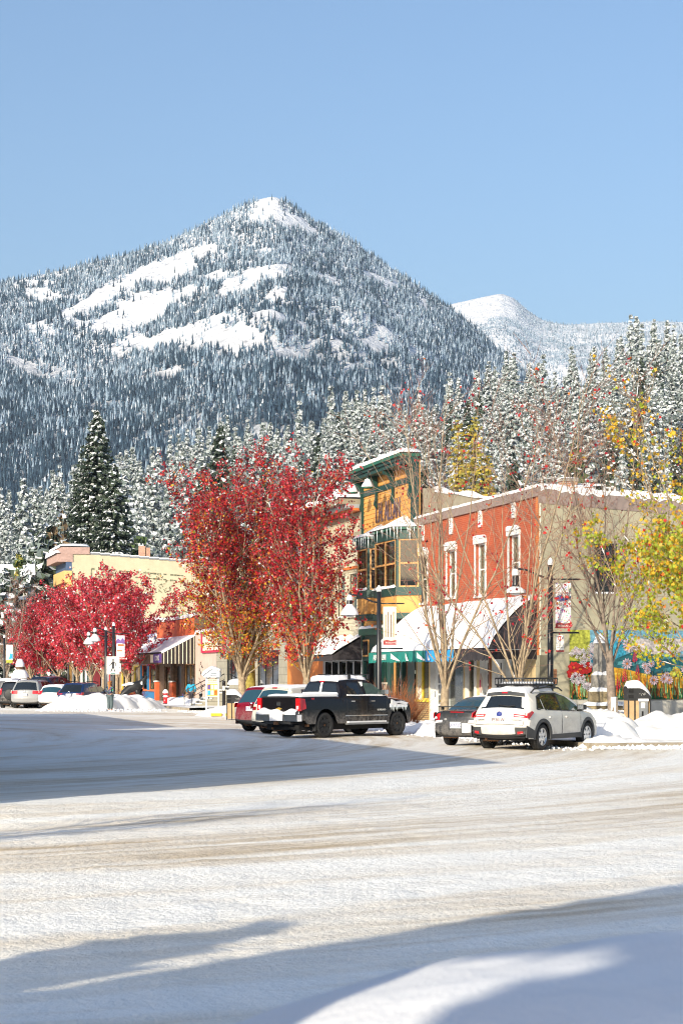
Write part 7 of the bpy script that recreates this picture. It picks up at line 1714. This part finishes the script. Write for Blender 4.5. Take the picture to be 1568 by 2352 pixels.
# bollards
t = thing('bollard', 'tall black bollard post with small notice by the yellow kerb', 'bollard', (X(514, 107), 107, 0))
mb = MB(); mb.lathe([(.095, 0), (.095, 1.65), (.10, 1.66), (.09, 1.72), (.04, 1.78), (0, 1.79)], 'black_metal', 14); mb.build('post', t); mb = MB(); mb.box(-.06, .06, -.105, -.09, 1.25, 1.5, 'sign_white'); mb.build('notice', t)
t = thing('bollard', 'short ornamental black bollard by the pink shop corner', 'bollard', (X(461, 128), 128, .1))
mb = MB(); mb.lathe([(.12, 0), (.11, .45), (.13, .5), (.08, .55), (.08, .62), (.12, .68), (.12, .76), (.05, .82), (0, .84)], 'black_metal', 12); mb.build('post', t)
mb = MB(); mb.lathe([(.1, .8), (.06, .88), (0, .9)], 'roof_snow', 10); mb.build('snow_cap', t)
# yellow kerb piece
g = MB(); 
for k in range(3): g.box(X(484, 100) + k * .75, X(484, 100) + k * .75 + .55, 99.9 - k * .1, 100.15 - k * .1, .02, .16, 'kerb_yellow')
o = g.build('kerb'); o['kind'] = 'structure'
g = MB(); g.poly([SW(-33, -3.9, .02), SW(-33, .0, .02), SW(-40, -.1, .02), SW(-40, -3.9, .02)], 'walk_snow'); o = g.build('pavement'); o['kind'] = 'structure'
# notice kiosk
t = thing('notice_kiosk', 'notice board kiosk with little gabled snowy roof and posters', 'kiosk', (X(488, 113), 113, .1), rad(-8)); t.scale = (.84, 1, 1)
mb = MB(); [mb.box(x - .04, x + .04, -.05, .05, 0, 2.0, 'banner_sky') for x in (-.42, .42)]; mb.build('frame', t)
mb = MB(); mb.box(-.38, .38, -.02, .02, .75, 1.78, 'sign_cream'); b0 = mb.build('board', t); textpart('ROSSLAND', .12, 'ink', b0, TM(0, -.03, 1.68), 'lettering', ext=.002); textpart('ADULT PROGRAMS', .07, 'ink', b0, TM(0, -.03, 1.57), 'lettering', ext=.002)
mb = MB(); mb.box(-.36, .36, -.025, -.0205, .8, 1.48, 'mu_gold2'); [mb.box(-.33 + (k % 3) * .23, -.15 + (k % 3) * .23, -.03, -.0255, .85 + (k // 3) * .32, 1.1 + (k // 3) * .32, ['blue_awning', 'sign_white', 'mu_or', 'purple', 'sign_cream', 'banner_sky'][k]) for k in range(6)]; mb.build('posters', b0)
mb = MB(); mb.prism([(-.55, 1.85), (.55, 1.85), (.55, 2.2), (.0, 2.3), (-.5, 2.0)], -.25, .25, 'banner_sky'); gb = mb.build('gable', t); textpart('Community', .09, 'green_trim', gb, TM(.12, -.26, 2.08), 'lettering', ext=.002); textpart('BIKE RACK', .08, 'ink', gb, TM(.12, -.26, 1.94), 'lettering', ext=.002)
mb = MB(); mb.prism([(-.62, 1.92), (-.5, 2.02), (0, 2.32), (.55, 2.22), (.6, 2.3), (.0, 2.5), (-.55, 2.2), (-.68, 2.02)], -.32, .32, 'roof_snow'); mb.build('roof_snow', t)
# recycling bins
def bin_(name, label, loc, rz, w_=.74, h=1.25):
    t = thing(name, label, 'bin', loc, rz)
    mb = MB(); mb.box(-w_ / 2, w_ / 2, -.3, .3, .0, .72, 'bin_wood'); mb.build('body', t)
    mb = MB(); pr = [(-w_ / 2, .72), (w_ / 2, .72), (w_ / 2, .86), (w_ * .42, .96), (w_ * .2, 1.06), (-w_ * .05, 1.12), (-w_ / 2, 1.14)]; mb.prism(pr, -.31, .31, 'black_plastic')
    for x in (-w_ / 2, -w_ * .22, w_ / 2 - .03): mb.box(x - .005, x + .035, -.32, -.301, -.2, .73, 'black_plastic')
    mb.box(-w_ / 2 + .02, -w_ * .26, -.325, -.312, .98, 1.08, 'dark_recess'); mb.box(-w_ / 2 + .02, -w_ * .26, -.325, -.312, .8, .9, 'dark_recess'); mb.build('hood', t)
    mb = MB(); mb.box(-.02, w_ * .36, -.37, -.305, .1, .70, 'steel_grey'); mb.box(.06, .12, -.375, -.371, .2, .38, 'dark_recess'); mb.box(.04, .17, -.376, -.371, .48, .66, 'sign_white'); mb.build('dispenser', t)
    mb = MB()
    def fn(a, b_): x = -w_ / 2 - .02 + (w_ + .04) * a; z = (1.14 if a < .5 else 1.14 - .3 * ((a - .5) / .5) ** 1.6); e = math.sin(math.pi * b_) ** .4; return (x, -.34 + .66 * b_, z - .02 + (.20 + .06 * math.sin(a * 4)) * e * (1 if .02 < a < .98 else .3))
    mb.grid(fn, 16, 8, 'roof_snow'); mb.box(-.04, w_ * .38, -.39, -.30, .70, .78, 'roof_snow'); mb.build('snow_cap', t)
    mb = MB(); q = random.Random(4); mb.tube([(.0 + k * .03, -.315, .93 + .05 * math.sin(k * 2.3)) for k in range(8)], .007, 'sign_white', 4); mb.build('graffiti', t)
    return t
pm('bin_wood', (.50, .34, .18), .7, var=.15)
bin_('recycling_bin', 'black hooded bin with wooden sides and thick snow cap before the mural', (X(1463, 64), 64, .55), rad(4))
bin_('recycling_bin', 'rounded snow topped bin behind the maroon suv', (X(540, 93), 93, .05), rad(3), .8)
# newspaper boxes
for (px, Z, lb) in ((897, 80.5, 'blue newspaper box with handle in front of the yellow framed window'), (1330, 66, None)):
    if lb is None: continue
    t = thing('newspaper_box', lb, 'newspaper box', (X(px, Z), Z, .1), rad(-10)); mb = MB(); mb.box(-.22, .22, -.2, .2, .0, 1.15, 'blue_trim'); mb.tube([(-.2, -.2, 1.15), (-.12, -.2, 1.3), (.12, -.2, 1.3), (.2, -.2, 1.15)], .015, 'steel_grey', 6); mb.build('case', t); mb = MB(); mb.box(-.17, .17, -.215, -.201, .6, 1.05, 'banner_sky'); mb.build('window', t)
# stone monument
t = thing('stone_monument', 'grey granite obelisk on stepped rough stone base capped with snow', 'monument', (X(1380, 68.5), 68.5, .1))
mb = MB(); mb.prism([(-.68, 0), (.68, 0), (.66, .95), (-.64, .93)], -.6, .6, 'rough_stone'); mb.prism([(-.42, .95), (.42, .95), (.40, 1.42), (-.42, 1.42)], -.42, .42, 'rough_stone'); mb.build('base', t)
mb = MB(); mb.prism([(-.32, 1.42), (.32, 1.42), (.30, 1.98), (-.30, 1.98)], -.3, .3, 'granite'); mb.build('pedestal', t)
mb = MB(); mb.lathe([(.30, 1.98), (.25, 3.1), (.0, 3.35)], 'granite', 4, smooth=False); mb.build('shaft', t)
for (w_, z) in ((.66, .94), (.43, 1.42), (.32, 1.98)):
    mb = MB(); snowstrip(mb, -w_, w_, -w_ * .95, -w_ * .4, z, .13, int(z * 10), 10); snowstrip(mb, -w_, w_, -w_ * .4, w_ * .9, z, .1, 2, 8); mb.build('ledge_snow', t)
mb = MB(); mb.lathe([(.27, 3.08), (.2, 3.3), (0, 3.45)], 'roof_snow', 8); mb.build('top_snow', t)
t = thing('stone_block', 'rough stone block with snow beside the monument', 'stone', (X(1440, 69), 69, .1)); mb = MB(); mb.prism([(-.4, 0), (.4, 0), (.36, .8), (-.38, .84)], -.3, .3, 'rough_stone'); mb.build('stone', t); mb = MB(); snowstrip(mb, -.42, .42, -.32, .3, .82, .25, 5, 8); mb.build('snow_cap', t)
# small child's bike
t = thing('kids_bicycle', 'small blue and purple childs bicycle leaning by the shop step', 'bicycle', (X(414, 137), 137, .1), rad(20))
for x in (-.3, .3): mb = MB(); mb.tube([(x + .17 * math.cos(a), 0, .18 + .17 * math.sin(a)) for a in [i * .5236 for i in range(13)]], .025, 'rubber', 6, cap=False); w2 = mb.build('wheel', t); mb = MB(); [mb.box(-.005, .005, -.005, .005, -.15, .15, 'chrome', Matrix.Translation((x, 0, .18)) @ Matrix.Rotation(k * .78, 4, 'Y')) for k in range(4)]; mb.build('spokes', w2)
mb = MB(); [mb.tube(q, .022, 'purple' if i else 'blue_awning', 6) for i, q in enumerate(([(-.3, 0, .18), (-.12, 0, .45), (.2, 0, .5), (.3, 0, .18)], [(-.12, 0, .45), (0, 0, .18), (.2, 0, .5)], [(.2, 0, .5), (.17, 0, .7)]))]; mb.build('frame', t)
mb = MB(); mb.tube([(.1, -.2, .72), (.17, 0, .70), (.1, .2, .72)], .018, 'black_metal', 6); mb.build('handlebar', t); mb = MB(); mb.box(-.22, -.02, -.05, .05, .5, .55, 'rubber'); mb.build('saddle', t)
# ---------------------------------------------------------------- figures grown from jointed skeletons
def skinned(name, verts, edges, radii, mat, parent, root_i=0, sub=2, loc=None):
    me = bpy.data.meshes.new(name); me.from_pydata(verts, edges, []); me.update()
    o = bpy.data.objects.new(name, me); link(o)
    md = o.modifiers.new('s', 'SKIN'); md.use_smooth_shade = True
    for i, r_ in enumerate(radii):
        sv = me.skin_vertices[0].data[i]; rr = r_ if hasattr(r_, '__len__') else (r_, r_); sv.radius = rr; sv.use_root = (i == root_i)
    sb_ = o.modifiers.new('u', 'SUBSURF'); sb_.levels = sub; sb_.render_levels = sub
    bpy.context.view_layer.update()
    m2 = bpy.data.meshes.new_from_object(o.evaluated_get(bpy.context.evaluated_depsgraph_get()))
    bpy.data.objects.remove(o); bpy.data.meshes.remove(me)
    m2.materials.clear(); m2.materials.append(MATS[mat]); m2.polygons.foreach_set('use_smooth', [True] * len(m2.polygons))
    o = bpy.data.objects.new(name, m2); link(o, parent); return o
pm('skin', (.55, .32, .22), .6, var=.05); pm('jacket_blue', (.0, .30, .50), .6, var=.15, scale=12., bump=.3, bs=8.); pm('trousers_dark', (.035, .03, .045), .8, var=.15); pm('trousers_grey', (.085, .12, .13), .8, var=.15); pm('shoe_red', (.25, .02, .04), .6); pm('hair_ginger', (.42, .16, .04), .7, var=.3, scale=20.); pm('hair_dark', (.04, .025, .02), .7, var=.3); pm('hat_dark', (.02, .02, .022), .9); pm('shoe_dark', (.02, .02, .02), .7); pm('rust_cloth', (.35, .10, .03), .8)
def person(label, loc, rz, H, jacket, trousers, shoes, hair, hat=None, pose='walk', baggy=1., longhair=.2):
    """front of the figure faces local -y"""
    t = thing('person', label, 'person', loc, rz); s = H / 1.75
    S = lambda L_: [(a * s, b_ * s, c_ * s) for a, b_, c_ in L_]
    if pose == 'walk': LL = [(-.09, .0, .88), (-.10, -.10, .48), (-.09, .06, .10), (-.09, -.10, .05)]; RL = [(.09, 0, .88), (.09, .03, .48), (.08, .20, .13), (.08, .07, .05)]; LA = [(-.19, 0, 1.40), (-.29, .06, 1.14), (-.25, -.06, .95)]; RA = [(.19, 0, 1.40), (.30, .05, 1.14), (.27, -.08, .97)]
    else: LL = [(-.09, 0, .88), (-.10, -.02, .48), (-.10, .02, .10), (-.11, -.12, .05)]; RL = [(.09, 0, .88), (.10, -.02, .48), (.10, .02, .10), (.12, -.12, .05)]; LA = [(-.17, 0, 1.38), (-.25, .0, 1.12), (-.14, -.20, 1.12)]; RA = [(.17, 0, 1.38), (.25, 0, 1.12), (.14, -.2, 1.20)]
    V = [(0, 0, .95), (0, 0, 1.15), (0, 0, 1.36), (0, 0, 1.48), (0, -.01, 1.58), (0, -.02, 1.70)] + LL + RL + LA + RA
    E = [(0, 1), (1, 2), (2, 3), (3, 4), (4, 5), (0, 6), (6, 7), (7, 8), (8, 9), (0, 10), (10, 11), (11, 12), (12, 13), (2, 14), (14, 15), (15, 16), (2, 17), (17, 18), (18, 19)]
    Rr = [.13, .12, .13, .05, .085, .07, .08, .055, .04, .035, .08, .055, .04, .035, .06, .04, .03, .06, .04, .03]
    hands = []; n = len(V)       # five unequal fingers on each hand
    for hi, arm in ((16, LA), (19, RA)):
        w_ = Vector(V[hi]); d = (w_ - Vector(arm[1])).normalized(); pa = w_ + d * .07; V.append(tuple(pa)); Rr.append(.026); E.append((hi, len(V) - 1)); pi_ = len(V) - 1
        for k, (o_, l) in enumerate(((-.03, .065), (-.01, .08), (.01, .075), (.03, .06), (-.05, .04))):
            q = pa + Vector((o_ * .7, o_ * .5, 0)) + (d * l if k < 4 else d * .0 + Vector((0, -.045, -.01))); V.append(tuple(q)); Rr.append(.0095); E.append((pi_, len(V) - 1))
    skinned('body', S(V), E, [r_ * s for r_ in Rr], 'skin', t)
    j = [(0, 0, .93), (0, 0, 1.14), (0, 0, 1.36), (0, 0, 1.46)] + LA + RA
    skinned('jacket', S(j), [(0, 1), (1, 2), (2, 3), (2, 4), (4, 5), (5, 6), (2, 7), (7, 8), (8, 9)], [r_ * s for r_ in (.165, .16, .165, .085, .085, .072, .05, .085, .072, .05)], jacket, t)
    j = [(0, 0, .94)] + LL[:3] + RL[:3]; b_ = baggy
    skinned('trousers', S(j), [(0, 1), (1, 2), (2, 3), (0, 4), (4, 5), (5, 6)], [r_ * s for r_ in (.14, .105 * b_, .078 * b_, .06 * b_, .105 * b_, .078 * b_, .06 * b_)], trousers, t)
    for LG in (LL, RL): skinned('shoe', S([(LG[2][0], LG[2][1] + .02, .06), (LG[3][0], LG[3][1], .05), (LG[3][0], LG[3][1] - .06, .045)]), [(0, 1), (1, 2)], [.055 * s, .05 * s, .035 * s], shoes, t)
    hv = [(0, .03, 1.64), (0, .05, 1.72), (0, .06, 1.58), (0, .10, 1.58 - longhair)]
    skinned('hair', S(hv), [(0, 1), (0, 2), (2, 3)], [.10 * s, .07 * s, .09 * s, .05 * s], hair, t)
    mb = MB(); hz = 1.645 * s
    for d in (1, -1): mb.lathe([(0, -.006), (.012, 0), (0, .004)], 'ink', 8, (d * .032 * s, -.095 * s, hz), axis='y'); mb.box(d * .075 * s, d * .095 * s, -.02, .02, hz - .04, hz + .02, 'skin')
    mb.prism([(-.012, hz - .05), (.012, hz - .05), (.006, hz - .0), (-.006, hz)], -.115 * s, -.08 * s, 'skin'); mb.box(-.02, .02, -.096 * s, -.085 * s, hz - .078, hz - .068, 'lamp_deep'); mb.build('face', t)
    if hat: mb = MB(); mb.lathe([(.105 * s, 1.66 * s), (.108 * s, 1.71 * s), (.09 * s, 1.77 * s), (0, 1.80 * s)], hat, 14, (0, .01, 0)); mb.build('hat', t)
    return t
person('person in a blue jacket and dark trousers walking away past the timber shop', (X(439, 128.5), 128.5, .02), math.pi, 1.76, 'jacket_blue', 'trousers_dark', 'shoe_dark', 'hair_dark', 'hat_dark', 'walk', .95, .16)
person('person with long ginger hair in flowery jacket and grey trousers by the snow bank', (X(253, 114.8), 114.8, .0), math.pi * .82, 1.72, 'jacket_floral', 'trousers_grey', 'shoe_red', 'hair_ginger', None, 'stand', 1.4, .34)
# bear statue
pm('bronze_dark', (.022, .022, .024), .45, .3, var=.2)
t = thing('bear_statue', 'dark bear statue with raised head and snow on its back on the snow bank', 'statue', (X(306, 122.6), 122.6, .38), rad(6)); t.scale = (1.12, 1.12, 1.1)
V = [(-.45, 0, .78), (-.1, 0, .88), (.22, 0, .92), (.45, 0, 1.10), (.62, 0, 1.32), (.76, 0, 1.50),
     (-.52, -.16, .52), (-.70, -.18, .28), (-.58, -.18, .02), (-.52, .16, .52), (-.66, .18, .26), (-.52, .18, .02),
     (.22, -.17, .55), (.02, -.19, .34), (.16, -.2, .30), (.36, .15, .60), (.42, .17, .28), (.40, .17, .0), (.30, -.17, .42), (.34, -.18, .0)]
E = [(0, 1), (1, 2), (2, 3), (3, 4), (4, 5), (0, 6), (6, 7), (7, 8), (0, 9), (9, 10), (10, 11), (2, 12), (12, 18), (18, 19), (2, 15), (15, 16), (16, 17)]
keep = [i for i in range(20) if i not in (13, 14)]; mp_ = {a: b_ for b_, a in enumerate(keep)}
Rr = [.24, .27, .25, .18, .15, .075, .17, .11, .07, .17, .11, .07, .13, 0, 0, .13, .09, .06, .10, .065]
skinned('body', [V[i] for i in keep], [(mp_[a], mp_[b_]) for a, b_ in E], [Rr[i] for i in keep], 'bronze_dark', t)
for d in (1, -1): mb = MB(); mb.lathe([(0, -.02), (.06, 0), (.05, .03), (0, .035)], 'bronze_dark', 10, (.53, d * .12, 1.44), axis='y'); mb.build('ear', t)
mb = MB()
def fn(a, b_): u = -.62 + 1.05 * a; r_ = .27 * (1 - .3 * abs(a - .45)); th = (-.55 + 1.25 * b_) * 1.3; z0 = .80 + .12 * a + .12 * max(0, a - .7); e = .03 * math.sin(math.pi * a) ** .5 * math.sin(math.pi * b_) ** .5 + .005 + .02 * math.sin(a * 14) * math.sin(b_ * 9); return (u, -math.sin(th) * (r_ + e), z0 + math.cos(th) * (r_ + e) - .02)
mb.grid(fn, 20, 12, 'roof_snow'); mb.box(.42, .5, -.2, -.16, 1.0, 1.18, 'roof_snow'); mb.build('back_snow', t)
t = thing('carved_post', 'carved timber figure wearing a big cap of snow at the left', 'carving', (X(46, 150), 150, 0))
mb = MB(); mb.lathe([(.55, 0), (.5, .8), (.62, 1.3), (.5, 1.9), (.35, 2.2), (.3, 2.9), (0, 3.0)], 'wood_dark', 9); mb.tube([(-.3, -.2, 2.0), (-.9, -.3, 1.7)], .14, 'wood_dark', 7); mb.tube([(.3, -.2, 2.0), (.9, -.3, 1.6)], .14, 'wood_dark', 7); mb.build('figure', t)
mb = MB(); mb.lathe([(.74, 1.55), (.72, 1.9), (.5, 2.35), (.3, 2.5)], 'roof_snow', 10); mb.lathe([(.33, 2.7), (.33, 2.95), (.18, 3.25), (0, 3.3)], 'roof_snow', 10); mb.build('snow_cap', t)
# ---------------------------------------------------------------- buildings across the street and behind the camera: they throw the long shadows
def block(name, label, x, y, rz, w_, d, h, m, rows=2, cols=6):
    t = thing(name, label, 'building', (x, y, 0), rz)
    ys_ = []; mb = MB(); holes = [(.8 + i * (w_ - 1.6) / cols + .3, .8 + (i + 1) * (w_ - 1.6) / cols - .3, 1.2 + j * 3.5, 3.1 + j * 3.5) for i in range(cols) for j in range(rows)]
    wall_holes(mb, 0, w_, 0, h, holes, 0, m, .2)
    mb.poly([(0, 0, 0), (0, d, 0), (0, d, h), (0, 0, h)], m); mb.poly([(w_, 0, 0), (w_, d, 0), (w_, d, h), (w_, 0, h)], m); mb.poly([(0, d, 0), (w_, d, 0), (w_, d, h), (0, d, h)], m); mb.build('wall', t)
    mb = MB(); mb.box(-.02, w_ + .02, -.15, d + .02, h, h + .35, 'flashing_brown'); snowstrip(mb, 0, w_, -.1, d, h + .35, .15, 2, 12); mb.build('roof', t)
    for hh in holes: window(t, (0, 0, 0), *hh, .15, 'white_paint', .08)
    return t
# front row across the street: local x runs along the facade, front faces the street
a_ = math.atan2(.967, -.256)
block('shop_building', 'cream shop building across the street, outside the picture on the left', -7.0, 30.2, a_, 31, 12, 7.6, 'siding_cream', 2, 9)
block('stucco_building', 'beige building farther along across the street, outside the picture', -7.0 - .256 * 35.5, 30.2 + .967 * 35.5, a_, 29, 12, 6.6, 'stucco_beige', 2, 8)
# narrow building behind the camera: its roof line draws the blue shadow across the foreground
block('brick_building', 'tall brick building behind the viewpoint', -20.0, -13.4, math.atan2(.78, .63), 21.5, -5.0, 8.65, 'brick_dark', 2, 6)
conifer_thing('unseen_fir', 140, 6.8, 1.9, (-9.7, 2.3, 0), 'small fir by the brick building behind the viewpoint', 'conifer', CM, levels=22, per=10, clumps=5, snow=.4)
conifer_thing('unseen_fir', 142, 9., 1.6, (-4.1, -4.4, 0), 'unseen fir added behind the viewpoint to shade the near snow mound', 'conifer', CM, levels=24, per=10, clumps=5, snow=.4)  # added out of view so that its shadow falls on the near mound
maple('bare_tree', 91, 7.0, 2.2, .12, 8, .5, (-7.9, 20.0, 0), 'leafless tree across the street outside the picture on the left', leaves=0, side=9, sub=4, bark='bark_grey', snow=.2)
m = bpy.data.materials.new('haze_air'); m.use_nodes = True; nt = m.node_tree; nt.nodes.clear()
out = nt.nodes.new('ShaderNodeOutputMaterial'); pv = nt.nodes.new('ShaderNodeVolumePrincipled')
pv.inputs['Density'].default_value = 4.2e-5; pv.inputs['Color'].default_value = (.55, .70, .86, 1); pv.inputs['Anisotropy'].default_value = .0
nt.links.new(pv.outputs[0], out.inputs['Volume']); MATS['haze_air'] = m
g = MB(); g.box(-9500, 9500, -600, 11200, -1.2, 1990, 'haze_air'); o = g.build('haze'); tag(o, 'pale blue haze of the valley air', 'haze', kind='stuff')
# ================================================================ light, air, camera
w = bpy.data.worlds.new('World'); SC.world = w; w.use_nodes = True
nt = w.node_tree; bg = nt.nodes['Background']
sky = nt.nodes.new('ShaderNodeTexSky'); sky.sky_type = 'NISHITA'; sky.sun_disc = False
SUN_AZ, SUN_EL = 32., 22.
sky.sun_elevation = rad(SUN_EL); sky.sun_rotation = rad(180 + SUN_AZ)
sky.air_density = 1.2; sky.dust_density = 5.6; sky.ozone_density = 3.8; sky.altitude = 1000
nt.links.new(sky.outputs[0], bg.inputs[0]); bg.inputs[1].default_value = .142
L = bpy.data.lights.new('sun', 'SUN'); L.energy = 4.1; L.angle = rad(.5); L.color = (1., .895, .70)
so = bpy.data.objects.new('sun', L); COL.objects.link(so)
d = Vector((math.sin(rad(SUN_AZ)) * math.cos(rad(SUN_EL)), math.cos(rad(SUN_AZ)) * math.cos(rad(SUN_EL)), -math.sin(rad(SUN_EL))))
so.rotation_euler = d.to_track_quat('-Z', 'Y').to_euler(); so.location = (-40, -60, 60)
cam = bpy.data.cameras.new('camera'); co = bpy.data.objects.new('camera', cam); COL.objects.link(co)
co.location = (0, 0, EYE); co.rotation_euler = (rad(90), 0, 0)
cam.sensor_fit = 'HORIZONTAL'; cam.sensor_width = 24.; cam.lens = FP / 1568 * 24.
cam.shift_y = (HYP - 1176) / 1568.
cam.clip_start = .1; cam.clip_end = 30000
cam.dof.use_dof = True; cam.dof.focus_distance = 85.; cam.dof.aperture_fstop = 6.3
SC.camera = co
SC.view_settings.view_transform = 'Standard'; SC.view_settings.look = 'None'; SC.view_settings.exposure = .48; SC.view_settings.gamma = 1
SC.cycles.use_denoising = True; SC.cycles.filter_width = 1.1
SC.cycles.max_bounces = 6; SC.cycles.diffuse_bounces = 3; SC.cycles.glossy_bounces = 3; SC.cycles.transparent_max_bounces = 12
